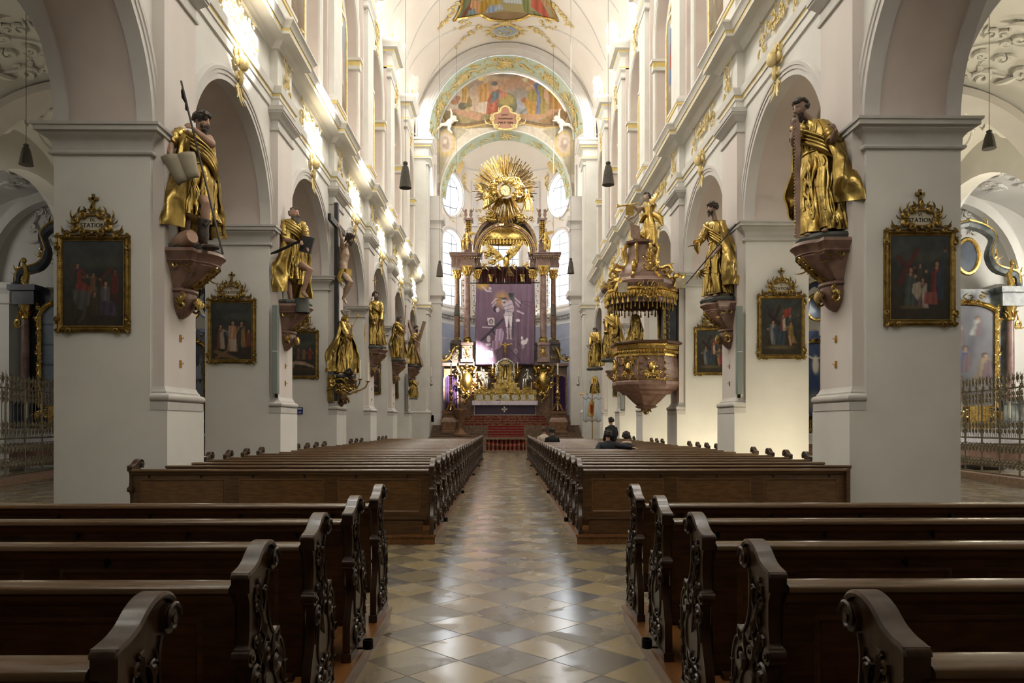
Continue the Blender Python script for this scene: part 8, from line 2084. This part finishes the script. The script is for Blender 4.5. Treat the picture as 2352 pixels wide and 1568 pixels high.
# ================================================================== CHAPEL GRILLES
def grille(s, a, b, label):
    a, b = Vector(a), Vector(b); L_ = (b-a).length; ux = (b-a)/L_; root = empty('wrought_iron_gate', a, label, 'gate')
    nz = Vector((-ux.y, ux.x, 0)); mp = lambda u, v, e=0.: tuple(ux*u+Vector((0, 0, v))+nz*e)
    m = MB(); n = round(L_/1.05)
    for i in range(n+1): m.tube([mp(i*L_/n, .2), mp(i*L_/n, 2.65)], .028, n=5)
    for z in (.22, 1.22, 2.6): m.tube([mp(0, z), mp(L_, z)], .024, n=4)
    m.build('frame', 'iron', root)
    m = MB(); k = n*5
    for i in range(k+1):
        u = i*L_/k; m.tube([mp(u, 1.22), mp(u, 2.5)], .010, n=4)
        m.tube([mp(u, 2.5), mp(u, 2.75+.35*abs(sin(i*1.1)))], [.012, .004], n=4)
    m.build('bar', 'iron', root)['kind'] = 'stuff'
    m = MB()
    for i in range(k):
        u = (i+.5)*L_/k; w_ = L_/k
        for z, sc, rt in ((.52, 1.45, 0), (.95, 1.35, 3.1)):
            for sg in (-1, 1): cscroll(m, mp, u+sg*w_*.1, z, w_*.85*sc, rt, sg, thick=.09, n=4, tail=.5)
        for z in (1.42, 1.6, 2.3, 2.45, 2.85): 
            for sg in (-1, 1): cscroll(m, mp, u, z, w_*.62, 1.57*sg, sg, thick=.13, n=4)
        for sg in (-1, 1): cscroll(m, mp, u, 2.66+.2*(i % 2), w_*.7, 1.2*sg, sg, thick=.13, n=4); leaf(m, mp, u, 2.85, .18, 1.57+sg*.5, w=.16)
        m.tube([mp(u, 1.22), mp(u, 1.62)], [.01, .003], n=4)
    m.build('scrollwork', 'iron', root)['kind'] = 'stuff'
    m = MB(); kk = [a-nz*.0, b]
    off = Vector((-s, 0, 0)) if False else nz
    q = [Vector(mp(-.5, 0, -.35)), Vector(mp(L_+.6, 0, -.35)), Vector(mp(L_+.6, 0, .3)), Vector(mp(-.5, 0, .3))]
    m.grid([[tuple(v+Vector((0, 0, z))) for v in q] for z in (-.0, .16, .19)], close_v=True, cap=True); o = m.build('stone_kerb', 'kerb', smooth=False); o.location = a
    tag(o, 'speckled red marble kerb under the %s iron gate' % ('left' if s < 0 else 'right'), 'kerb')
grille(-1, (-13.15, 18.0, 0), (-14.15, 23.6, 0), 'wrought iron scrollwork gate closing the left side chapel')
grille(1, (13.6, 18.6, 0), (14.3, 23.6, 0), 'wrought iron scrollwork gate closing the right side chapel')

# ================================================================== SIDE ALTARS
def side_altar(cx, Y, s, label, wood, frame, pic, hw=1.9, z0=.2, col='marble_column'):
    """altar facing the camera; picture or glass in the middle, columns, broken gable"""
    root = empty('side_altar', (cx, Y, z0), label, 'altar')
    B = lambda m, n, mt, sm=True, par=root, **k: m.build(n, mt, par, smooth=sm, **k)
    m = MB(); m.box((-hw*.8, -.9, 0), (hw*.8, 0, 1.0)); B(m, 'table', 'red_marble', False)
    m = MB(); m.box((-hw*.84, -.96, .95), (hw*.84, .0, 1.05)); m.box((-hw*.84, -.97, .62), (hw*.84, -.94, 1.0)); B(m, 'altar_cloth', 'cloth_white', False)
    m = MB()
    for q in (-1, 1): a, b = sorted((q*hw*.62, q*hw)); m.box((a, -.25, 0), (b, .3, 1.9)); m.box((a-.06, -.32, 1.8), (b+.06, .3, 1.92)); m.box((a-.02, -.25, 4.75), (b+.02, .3, 5.15)); m.box((a-.12, -.36, 5.15), (b+.12, .3, 5.32))
    m.box((-hw*.95, .1, 1.0), (hw*.95, .35, 5.3)); B(m, 'retable', wood, False)
    for q in (-1, 1):
        m = MB(); m.lathe([(.16, 1.92), (.16, 2.02), (.13, 2.1), (.135, 3.2), (.12, 4.3)], (q*hw*.81, -.08, 0), n=16); c = B(m, 'column', col)
        m = MB(); m.lathe([(.12, 4.3), (.15, 4.34), (.13, 4.4), (.16, 4.6), (.22, 4.74), (0, 4.74)], (q*hw*.81, -.08, 0), n=12)
        for i in range(8): a = i*pi/4; leaf(m, lambda u, v, e=0., a=a, q=q: (q*hw*.81+(.13+e)*cos(a)-u*sin(a), -.08+(.13+e)*sin(a)+u*cos(a), 4.4+v), 0, 0, .25, 1.57, w=.4, curl=1.2)
        B(m, 'capital', 'gold_bright', par=c)
        mq = lambda u, v, e=0., q=q: (q*u, -.1-e, v)
        m = MB(); pts = smooth_poly([(hw*.95, 5.35), (hw*.9, 5.7), (hw*.55, 5.9), (hw*.42, 6.3), (hw*.5, 6.8), (hw*.3, 7.1), (0, 7.25)], 4, False); sweep_plane(m, pts, [(-.10, -.2), (-.10, .1), (.0, .14), (.10, .1), (.10, -.2)], mq); B(m, 'gable_scroll', wood)
        m = MB(); m.tube([mq(a, b+.09, .12) for a, b in pts], .03, n=5)
        for i, (a, b) in enumerate(((.9, 5.75), (.5, 6.3), (.35, 7.1), (.93, 4.2), (.8, 5.5))): cscroll(m, mq, a*hw, b, .24, i, 1, thick=.2); leaf(m, mq, a*hw, b, .35, 1.2, w=.3); leaf(m, mq, a*hw, b-.1, .3, -.4, w=.3)
        m.tube([mq(hw*.78, 5.4, .1), mq(hw*.74, 5.7, .1), mq(hw*.8, 5.95, .1)], [.12, .1, .06], n=8); m.ell(mq(hw*.8, 6.05, .1), .09, n=8); B(m, 'gable_gilding', frame)
    w_, zb, zt = hw*.52, 1.75, 4.75
    m = MB(); pts = [(w_, zb), (w_, zt-.3)]+[(w_*cos(a)*(1+.05*sin(4*a)), zt-.3+.35*sin(a)) for a in np.linspace(0, pi, 15)][1:]+[(-w_, zb)]
    sweep_plane(m, pts, [(0, -.1), (0, .1), (.05, .16), (.10, .1), (.14, .12), (.17, 0)], lambda u, v, e: (u, .0-e, v), closed=True, side=-1)
    for q in (-1, 1):
        mq = lambda u, v, e=0., q=q: (q*u, -.1-e, v); 
        for i in range(9): cscroll(m, mq, w_+.1+.04*sin(i*2), zb+.2+.34*i, .14, i, -1, thick=.2); leaf(m, mq, w_+.12, zb+.3+.33*i, .22, 1.57+(.6 if i % 2 else -.6), w=.3)
        rocaille(m, lambda u, v, e=0.: (u, -.12-e, zt+.25+v), 1.3, .5, 7, 3, size=(.12, .2))
    B(m, 'picture_frame', frame)
    p = Paint(100, 300, 40, 110)
    if pic == 'glass':
        p.C[:] = (.40, .44, .50); p.noise(.05, 5, 2)
        for i in range(9):
            for j in range(26): p.ell(i*12.5+(6 if j % 2 else 0), j*12, 6, 6, (.52, .56, .62), soft=.3, a=.5)
        for y in range(0, 300, 60): p.line([(0, y), (100, y)], 2.5, (.15, .16, .18))
        for x in (33, 66): p.line([(x, 0), (x, 300)], 2, (.15, .16, .18))
    elif pic == 'blue':
        p.C[:] = (.22, .27, .38); p.noise(.07, 5, 3); p.ell(50, 90, 13, 40, (.72, .68, .62), soft=.4); p.line([(14, 50), (50, 66), (86, 50)], 7, (.72, .68, .62)); p.ell(50, 200, 30, 70, (.16, .22, .36), soft=.6); p.ell(50, 240, 35, 40, (.45, .44, .42), soft=.8)
    elif pic == 'dark':
        p.C[:] = (.20, .20, .22); p.noise(.10, 8, 5)
        for i in range(14): p.figure(8+i*27 % 92, 80+70*(i % 4), 70, (.40, .42, .46), (.5, .48, .46))
    else:
        p.C[:] = (.42, .42, .45); p.noise(.09, 4, 7, (1, .9, .8))
        for x, y, h, c in ((30, 120, 70, (.62, .55, .55)), (65, 90, 60, (.66, .68, .66)), (40, 200, 80, (.30, .34, .48)), (75, 230, 90, (.55, .50, .42)), (30, 290, 80, (.34, .28, .26))): p.figure(x, y, h, c, (.72, .58, .48), robe2=(.45, .38, .40), lean=.1)
    p.C = (p.C+np.roll(p.C, 1, 0)+np.roll(p.C, 1, 1)+np.roll(p.C, -1, 0)+np.roll(p.C, -1, 1))/5
    p.mesh('picture', 'canvas', lambda x, y: (-w_+2*w_*x/100, -.03, zt+.02-(zt+.02-zb)*y/300), root)
    m = MB(); m.tube([(.42*cos(a), -.12, 6.25+.52*sin(a)) for a in np.linspace(0, 2*pi, 26)], .07, n=6); B(m, 'oval_medallion', frame); m = MB(); m.grid([[(.40*q*cos(a), -.1, 6.25+.50*q*sin(a)) for a in np.linspace(0, 2*pi, 26)] for q in (.01, 1)]); B(m, 'medallion_picture', 'glass_dim')
    m = MB(); rocaille(m, lambda u, v, e=0.: (u, -.75-e, 1.3+v), 1.9, .45, 16, 6, size=(.1, .2)); m.box((-.35, -.8, 1.05), (.35, -.4, 1.7)); B(m, 'gilt_tabernacle', frame)
    for q in (-1.1, -.6, .6, 1.1):
        m = MB(); m.lathe([(.08, 1.05), (.03, 1.1), (.025, 1.3), (.05, 1.36)], (q, -.75, 0), n=8); c = B(m, 'candlestick', 'silver'); m = MB(); m.lathe([(.025, 1.36), (.025, 1.85), (0, 1.86)], (q, -.75, 0), n=8); m.build('candle', 'candle', c)
    return root
side_altar(-15.6, 26.8, -1, 'dark slate and gold chapel altar with a leaded glass shrine behind the left gate', 'slate', 'gold_bright', 'glass', hw=1.95).scale = (1, 1, 1.2)
side_altar(16.8, 26.8, 1, 'green marble and gold chapel altar with a cloudy painting behind the right gate', 'grey_marble', 'gold_bright', 'cloud', hw=1.95).scale = (1, 1, 1.2)
o = side_altar(12.9, 30.6, 1, 'blue and gold altar seen in the gap beside the first right pillar', 'blue', 'gold', 'blue', hw=1.0)
o = side_altar(-12.9, 30.6, -1, 'dark carved altar seen in the gap beside the first left pillar', 'slate', 'old_gold', 'dark', hw=1.0)

# ================================================================== UPPER ORNAMENT AND PICTURES
def keystone():
    m = MB(); mp = lambda u, v, e=0.: (e, u, v)
    for q in (-1, 1):
        mq = lambda u, v, e=0., q=q: mp(q*u, v, e)
        cscroll(m, mq, .13, .28, .17, 1.2, 1, thick=.22); cscroll(m, mq, .10, -.02, .14, 3.2, -1, thick=.22); leaf(m, mq, .14, .35, .24, 1.0, w=.25); leaf(m, mq, .08, -.15, .30, -1.2, w=.25); leaf(m, mq, .05, -.2, .34, -1.6, w=.22); leaf(m, mq, .18, .1, .2, -.3, w=.25); cscroll(m, mq, .08, -.28, .1, 2, 1, thick=.2); leaf(m, mq, .2, .3, .2, .3, w=.25); leaf(m, mq, .04, .42, .22, 1.4, w=.25)
    m.ell(mp(0, .26, .12), (.10, .12, .15), n=10); m.ell(mp(0, .0, .06), (.06, .06, .16), n=8); shell(m, mp, 0, .38, .2, .6, 2.5, k=6); leaf(m, mp, 0, -.3, .25, -1.57, w=.35); return m
def stuccopanel(w_, h, n, sd, sz):
    m = MB(); rocaille(m, lambda u, v, e=0.: (e, u, v), w_, h, n, sd, size=sz, fat=.13); return m
ornament = [('keystone_ornament', keystone(), 'keystone'), ('frieze_ornament', stuccopanel(2.3, .66, 30, 31, (.08, .17)), 'stucco panel'), ('pilaster_ornament', stuccopanel(.5, .85, 16, 12, (.07, .13)), 'stucco drop'), ('upper_ornament', stuccopanel(.8, 1.5, 11, 17, (.14, .26)), 'cartouche')]
onames = ['first', 'second', 'third', 'fourth', 'fifth', 'sixth']
for j, (nm, mb, cat) in enumerate(ornament):
    me0 = None
    for s in (-1, 1):
        sd = 'left' if s < 0 else 'right'
        for k in range(1, 7):
            yc = YK(k)+PD+2.1
            if me0 is None: o = mb.build(nm, 'gold_stucco'); me0 = o
            else: o = me0.copy(); COL.objects.link(o)
            if j == 0: loc = (SX(s, HW-.06), yc, IMP[s]+2.1+.25); txt = 'ochre gilt mask and scrolls on the keystone of the %s arch, %s side' % (onames[k-1], sd); g = 'keystone ornaments'
            elif j == 1: loc = (SX(s, 5.29), yc, 9.58); txt = 'pale gilt rocaille stucco in the frieze above the %s arch, %s side' % (onames[k-1], sd); g = 'frieze ornaments'
            elif j == 2: loc = (SX(s, 5.12), YK(k)+.64, 9.58); txt = 'pale gilt stucco drop on the frieze above the %s pilaster, %s side' % (onames[k-1], sd); g = 'pilaster ornaments'
            else: loc = (SX(s, UD-.05), yc, 17.55); txt = 'gilt cartouche between upper picture and oval window, %s bay, %s side' % (onames[k-1], sd); g = 'upper cartouches'
            o.location = loc; o.rotation_euler = (0, 0, pi if s > 0 else 0); tag(o, txt, cat, g)
rg = random.Random(77); proto_p = {}
for s in (-1, 1):
    sd = 'left' if s < 0 else 'right'
    for k in range(1, 7):
        yc = YK(k)+PD+2.1; root = empty('wall_picture', (SX(s, UD+.31), yc, 12.3), 'arched painting in the upper wall, %s bay from the camera, %s side' % (onames[k-1], sd), 'painting', 'arched paintings of the upper wall')
        p = Paint(100, 210, 24, 56); p.vgrad((.62, .66, .70), (.50, .42, .34)); p.noise(.06, 4, k)
        for i in range(5): p.figure(rg.uniform(15, 85), 200-i*28, 62, rg.choice([(.60, .32, .26), (.36, .44, .56), (.68, .56, .34), (.50, .48, .40), (.72, .66, .60)]), (.76, .62, .52))
        def pm_(x, y):
            v = 3.9*(1-y/210.); hw_ = .95 if v < 2.95 else .95*sqrt(max(0, 1-((v-2.95)/.95)**2)); return (-s*.04, (x/50-1)*max(.01, hw_), v)
        p.mesh('canvas', 'fresco', pm_, root)
        m = MB(); sweep_plane(m, [(.95, 0), (.95, 2.95)]+arc(0, 2.95, .95, 0, pi, 14)[1:]+[(-.95, 0)], [(0, 0), (0, .07), (.06, .09), (.10, .06), (.12, 0)], lambda u, v, e: (-s*e, u, v), closed=True, side=-1)
        rocaille(m, lambda u, v, e=0.: (-s*(.06+e), u, .1+v), 1.6, .5, 7, 5, size=(.12, .2)); m.build('frame', 'gold_stucco', root)

# ceiling fresco with its gilt surround, lying on the barrel vault
def vault_hit(px, py, off=.04):
    lo, hi = 20., 44.0
    f = lambda y: P(px, py, y)[2]-(VZ+sqrt(max(0, VR*VR-(P(px, py, y)[0]-NX)**2)))
    for _ in range(40):
        md = (lo+hi)/2
        if f(md) > 0: hi = md
        else: lo = md
    q = P(px, py, lo); return (q[0], q[1], q[2]-off)
LX = [(1047, 40), (1075, 36), (1100, 31), (1110, 33), (1125, 41), (1160, 44), (1195, 41), (1212, 33), (1222, 31), (1247, 36), (1275, 42)]
yb_ = lerpf([(a, b) for a, b in LX])
p = Paint(1, 1, 150, 60); p.w, p.h = 2352, 1568; p.pw = 1.
for i in range(151):
    for j in range(61):
        v = j/60; xl = 1066-19*v**1.5; xr = 1252+23*v**1.5
        if v > .72: pass
        px = xl+(xr-xl)*i/150; p.X[j, i] = px; p.Y[j, i] = -55+(yb_(px)+55)*v
p.C[:] = (.60, .55, .42)
p.poly([(1040, -60), (1290, -60), (1290, -5), (1040, -5)], (.62, .66, .72), shade=.1); p.poly([(1055, -20), (1100, -20), (1085, 45), (1050, 45)], (.36, .40, .28), shade=.15); p.poly([(1085, -10), (1075, 12), (1058, 38), (1062, 44), (1080, 20), (1098, -5)], (.40, .20, .17), shade=.2)
p.poly([(1083, -5), (1100, 2), (1103, 26), (1095, 30), (1080, 15)], (.72, .52, .36), shade=.2); p.poly([(1075, 24), (1090, 18), (1095, 30), (1078, 32)], (.42, .50, .56), shade=.2); p.poly([(1104, 2), (1122, -5), (1125, 12), (1110, 30), (1100, 28)], (.62, .46, .14), shade=.2)
p.poly([(1116, 26), (1122, 13), (1138, 12), (1140, 24), (1125, 29)], (.50, .58, .72), shade=.2); p.poly([(1138, 22), (1142, 10), (1152, 8), (1156, 20)], (.62, .68, .76), shade=.15); p.poly([(1115, -8), (1128, -12), (1145, -3), (1150, 8), (1120, 6)], (.66, .54, .20), shade=.2)
p.poly([(1156, -20), (1198, -20), (1200, 8), (1156, 4)], (.76, .80, .84)); p.poly([(1150, 8), (1200, 8), (1208, 28), (1160, 22)], (.62, .57, .40)); p.poly([(1110, 30), (1160, 24), (1215, 28), (1215, 44), (1125, 44)], (.52, .42, .30), shade=.06)
for q in range(8): p.line([(1160+q*6, -20), (1160+q*6.3, 8)], .7, (.5, .52, .55))
p.poly([(1198, 0), (1214, -6), (1218, 30), (1205, 26)], (.42, .46, .26), shade=.2); p.poly([(1222, -6), (1238, -8), (1248, 10), (1262, 36), (1255, 40), (1235, 26), (1220, 14)], (.66, .28, .22), shade=.22); p.poly([(1240, -5), (1254, -2), (1262, 14), (1250, 12)], (.66, .50, .36), shade=.2); p.poly([(1218, 22), (1235, 26), (1248, 38), (1230, 36)], (.40, .46, .34), shade=.2); p.line([(1258, -5), (1276, 38)], 5, (.52, .46, .40))
p.C = p.C*.8+np.array((.62, .58, .50))*.2
def fmesh(p, nm, mt):
    pts = [vault_hit(float(a), float(b)) for a, b in zip(p.X.ravel(), p.Y.ravel())]; it = iter(pts); return p.mesh(nm, mt, lambda a, b: next(it))
o = tag(fmesh(p, 'ceiling_fresco', 'fresco'), 'colourful figure fresco at the top of the nave vault', 'fresco')
m = MB(); vm = lambda u, v, e=0.: tuple(Vector(vault_hit(u, v, .05))-Vector((0, 0, e*.6)))
edge = [(1062, -20), (1061, 12), (1046, 42)]+LX+[(1278, 43), (1264, 12), (1256, -20)]
for d in (0, 2.2): m.tube([vm(a+(d if a > 1160 else -d), b+d*.7, .03) for a, b in smooth_poly(edge, 3, False)], .055, n=6)
o2 = m.build('gilt_frame', 'gold_bright', o)
m = MB(); rg = random.Random(12)
for sg in (-1, 1):
    fx = lambda x, sg=sg: 1160.5+sg*(x-1160.5)
    for (x0, y0, x1, y1, n_, sz) in ((1268, 5, 1312, 60, 16, 8), (1240, 50, 1275, 46, 6, 6), (1215, 58, 1243, 75, 9, 6), (1240, 72, 1275, 105, 8, 4), (1245, 58, 1275, 62, 5, 4)):
        for i in range(n_):
            t = i/(n_-1); x = x0+(x1-x0)*t+rg.uniform(-3, 3); y = y0+(y1-y0)*t+rg.uniform(-3, 3); a = rg.uniform(0, 6.28)
            pts = [vm(fx(x+sz*q*cos(a+q*1.5)), y+sz*q*.6*sin(a+q*1.5), .03) for q in (0, .35, .7, 1)]; m.tube(pts, [.05, .08, .06, .02], n=5)
    for a in np.linspace(.15, pi-.15, 7): 
        c_, s_ = cos(a-pi/2), sin(a-pi/2); m.tube([vm(fx(1160.5+36*c_), 70+13*s_, .02), vm(fx(1160.5+52*c_), 70+18*s_, .02)], [.07, .01], n=5)
for a in np.linspace(0, 2*pi, 26): m.tube([vm(1160.5+31*cos(a), 70+15*sin(a), .02), vm(1160.5+35*cos(a+.2), 70+17*sin(a+.2), .05), vm(1160.5+37*cos(a), 70+18*sin(a), .02)], [.04, .07, .03], n=5)
for i in range(14): m.tube([vm(1148+i*1.8, 46+3*sin(i*2), .05), vm(1149+i*1.8, 52, .05)], [.06, .05], n=5)
tag(m.build('vault_stucco', 'gold_stucco'), 'gilt stucco scrolls and rays around the ceiling fresco', 'stucco')
m = MB(); m.grid([[vm(1160.5+26*q*cos(a), 70+10.5*q*sin(a), -.01) for a in np.linspace(0, 2*pi, 30)] for q in (.01, .5, 1)]); o = m.build('oval_medallion', mat('medallion_blue', (.60, .66, .72), .8)); tag(o, 'pale blue oval medallion on the vault above the chancel arch', 'medallion')
m = MB()
for i in range(8): a = i*.8; m.tube([vm(1160+13*cos(a), 70+4.5*sin(a), .03), vm(1160+18*cos(a+.4), 70+6*sin(a+.4), .03)], [.06, .02], n=5)
m.build('cloud_relief', 'gold_stucco', o)
m = MB(); m.grid([[vm(1160.5+6*q*cos(a), 50.5+2.4*q*sin(a), .02) for a in np.linspace(0, 2*pi, 16)] for q in (.01, 1)]); tag(m.build('vault_hole', 'dark_iron'), 'small dark oval hole at the lower edge of the ceiling fresco', 'opening')
# title cartouche and putti on the painted wall
root = empty('title_cartouche', P(1160.5, 274, YW-.1), 'reddish lettered cartouche in the middle of the painted wall', 'cartouche')
s_ = YW/F; cp = smooth_poly([(-26, -12), (-28, 0), (-26, 10), (-12, 15), (-9, 24), (0, 28), (9, 24), (12, 15), (26, 10), (28, 0), (26, -12), (20, -20), (0, -24), (-20, -20)], 3)
cp = [(a*s_, b*s_) for a, b in cp]
m = MB(); m.prism(cp, -.08, .02, ax='y'); m.build('panel', mat('terracotta', (.62, .46, .38), .8), root, smooth=False)
m = MB(); sweep_plane(m, cp, [(-.03, 0), (-.03, .1), (.06, .12), (.09, 0)], lambda u, v, e: (u, -e, v), closed=True, side=1)
for q in (-1, 1):
    mq = lambda u, v, e=0., q=q: (q*u, -.08-e, v); cscroll(m, mq, .82, .0, .28, 1, 1, thick=.2); cscroll(m, mq, .55, -.5, .25, 3, -1, thick=.2); cscroll(m, mq, .38, .52, .16, 1, 1, thick=.2)
    for i in range(4): leaf(m, mq, .8+.1*i, -.35, .4, -.3+.3*i, w=.25)
m.build('scroll_frame', 'gold_stucco', root)
for t_, z_, sz_ in (('SANCT·', .24, .15), ('PETRUS·PATRONUS', .0, .13), ('URBIS ET ORBIS', -.24, .15)): text_obj(t_, sz_, (0, -.085, z_), root, m='ink', bold=.004, xs=.9 if len(t_) < 15 else .78)
for px, sg in ((1033, -1), (1288, 1)):
    x, y, z = P(px, 284, YW-.2); m = MB(); m.ell((0, 0, .1), (.2, .18, .32), n=10, M_=Matrix.Rotation(sg*-.9, 3, 'Y')); m.ell((-sg*.28, -.05, .32), .16, n=10)
    m.tube([(-sg*.1, 0, .3), (-sg*.12, -.1, .6), (-sg*.05, -.1, .85)], [.08, .06, .04], n=7); m.tube([(-sg*.2, 0, .2), (-sg*.5, -.1, .15)], [.08, .04], n=7); m.tube([(sg*.15, 0, -.05), (sg*.5, -.1, -.1), (sg*.8, -.05, -.4)], [.13, .1, .05], n=8); m.tube([(.0, 0, -.1), (sg*.05, -.1, -.4), (-sg*.15, -.05, -.6)], [.12, .09, .05], n=8)
    o = m.build('stucco_putto', 'vault'); o.location = (x, y, z); tag(o, 'pale stucco putto above the %s medallion of the painted wall' % ('left' if sg < 0 else 'right'), 'putto')
# ================================================================== CAMERA, LIGHT
cam = bpy.data.cameras.new('camera'); cam.sensor_width = 36; cam.lens = F/2352*36; cam.shift_y = 191/2352; cam.clip_end = 200
co = bpy.data.objects.new('camera', cam); COL.objects.link(co); co.location = (0, 0, CAMZ); co.rotation_euler = (pi/2, 0, -YAW)
scene.camera = co
def area(name, loc, size, power, look, col=(1, 1, 1), spread=pi):
    l = bpy.data.lights.new(name, 'AREA'); l.shape = 'RECTANGLE'; l.size, l.size_y = size; l.energy = power; l.color = col; l.spread = spread
    o = bpy.data.objects.new(name, l); COL.objects.link(o); o.location = loc
    d = Vector(look)-Vector(loc); o.rotation_euler = d.to_track_quat('-Z', 'Y').to_euler(); return o
DAY = (1., .965, .89); COOL = (.92, .96, 1.); WARM = (1., .87, .60)
for s in (-1, 1):
    for k in range(0, 7):
        yc = YK(k)+PD+2.1
        area('window_daylight', (SX(s, 6.4), yc, 20.1), (2.4, 3.4), 930, (NX-s*3.0, yc, 5), DAY)
for c in (-.9*AR, .9*AR):
    for z, h, pw in ((12.9, 5, 620), (18., 3, 420)):
        a = apm(c, z, 1.3); b = apm(c, z-2, -5); area('apse_window_daylight', a, (2.2, h), pw, b, COOL)
area('apse_window_daylight', apm(0, 12.9, 1.3), (2, 5), 450, apm(0, 12, -5), COOL)
area('rear_fill_light', (NX, -7.6, 14), (8, 9), 900, (NX, 20, 6), (1, .975, .86))  # added fill behind the camera; the rear wall has no window
for s in (-1, 1):
    for y in (2.5, 8.5, 14.5):
        area('aisle_fill_light', (SX(s, AO-.15), y, 6.4), (2.2, 3.), 45 if s < 0 else 60, (SX(s, 8), y+1, 2), (1, .97, .9))  # added fill just inside the aisle wall, no window built there
    area('chapel_fill_light', (SX(s, 20.7), 22, 6.), (3, 4), 160 if s < 0 else 900, (SX(s, 15), 24, 4), (1, .96, .88))  # added fill inside the closed chapel, without any window opening
    area('aisle_fill_light', (SX(s, AO-.15), 29, 6.5), (2.2, 3.), 120, (SX(s, 8), 29, 2), (1, .97, .9))  # same added aisle fill, farther along the wall
for k, pw in ((2, 14), (3, 16), (4, 12), (5, 12), (6, 10)):
    area('warm_fill_light', (SX(1, 6.1), YK(k)-2.0, .35), (.5, .3), pw*3.3, (SX(1, 6.1), YK(k), 1.6), WARM)  # added low lights without a fixture, for the warm glow on the right
for s, pw in ((-1, 22), (1, 120)):
    for y in (13.8, 19.4):
        area('aisle_vault_fill', (SX(s, AO-.3), y, 5.6), (1.6, .25), pw, (SX(s, 9.5), y, 9.4), (1, .90, .66))  # added lights without a fixture, brightening the aisle vaults
sp = bpy.data.lights.new('altar_sun_patch_light', 'SPOT'); sp.energy = 170000; sp.spot_size = radians(12); sp.spot_blend = .9; sp.shadow_soft_size = .08; sp.color = (1, .95, .85)  # added spot standing in for a sun patch on the altar
o = bpy.data.objects.new('altar_sun_patch_light', sp); COL.objects.link(o); o.location = (4.2, 33.5, 11.2); o.rotation_euler = (Vector((-2.3, 47.8, 5.3))-Vector(o.location)).to_track_quat('-Z', 'Y').to_euler()
sun = bpy.data.lights.new('sun', 'SUN'); sun.energy = 75; sun.angle = radians(2.2); sun.color = (1, .98, .94)
so = bpy.data.objects.new('sun', sun); COL.objects.link(so); so.rotation_euler = SUN_DIR.to_track_quat('-Z', 'Y').to_euler(); so.location = (20, 20, 40)
w = bpy.data.worlds.new('sky'); scene.world = w; w.use_nodes = True
bg = w.node_tree.nodes['Background']; bg.inputs['Color'].default_value = (.75, .86, 1, 1); bg.inputs['Strength'].default_value = 1.5
vs_ = scene.view_settings; vs_.view_transform = 'Standard'; vs_.look = 'None'; vs_.gamma = 1; vs_.use_curve_mapping = False
vs_.exposure = 0.2
cy = scene.cycles
cy.use_denoising = True; cy.denoiser = 'OPENIMAGEDENOISE'; cy.max_bounces = 7; cy.diffuse_bounces = 4; cy.glossy_bounces = 3; cy.transmission_bounces = 2; cy.transparent_max_bounces = 8
cy.sample_clamp_indirect = 6; cy.use_light_tree = True; cy.caustics_reflective = False; cy.caustics_refractive = False
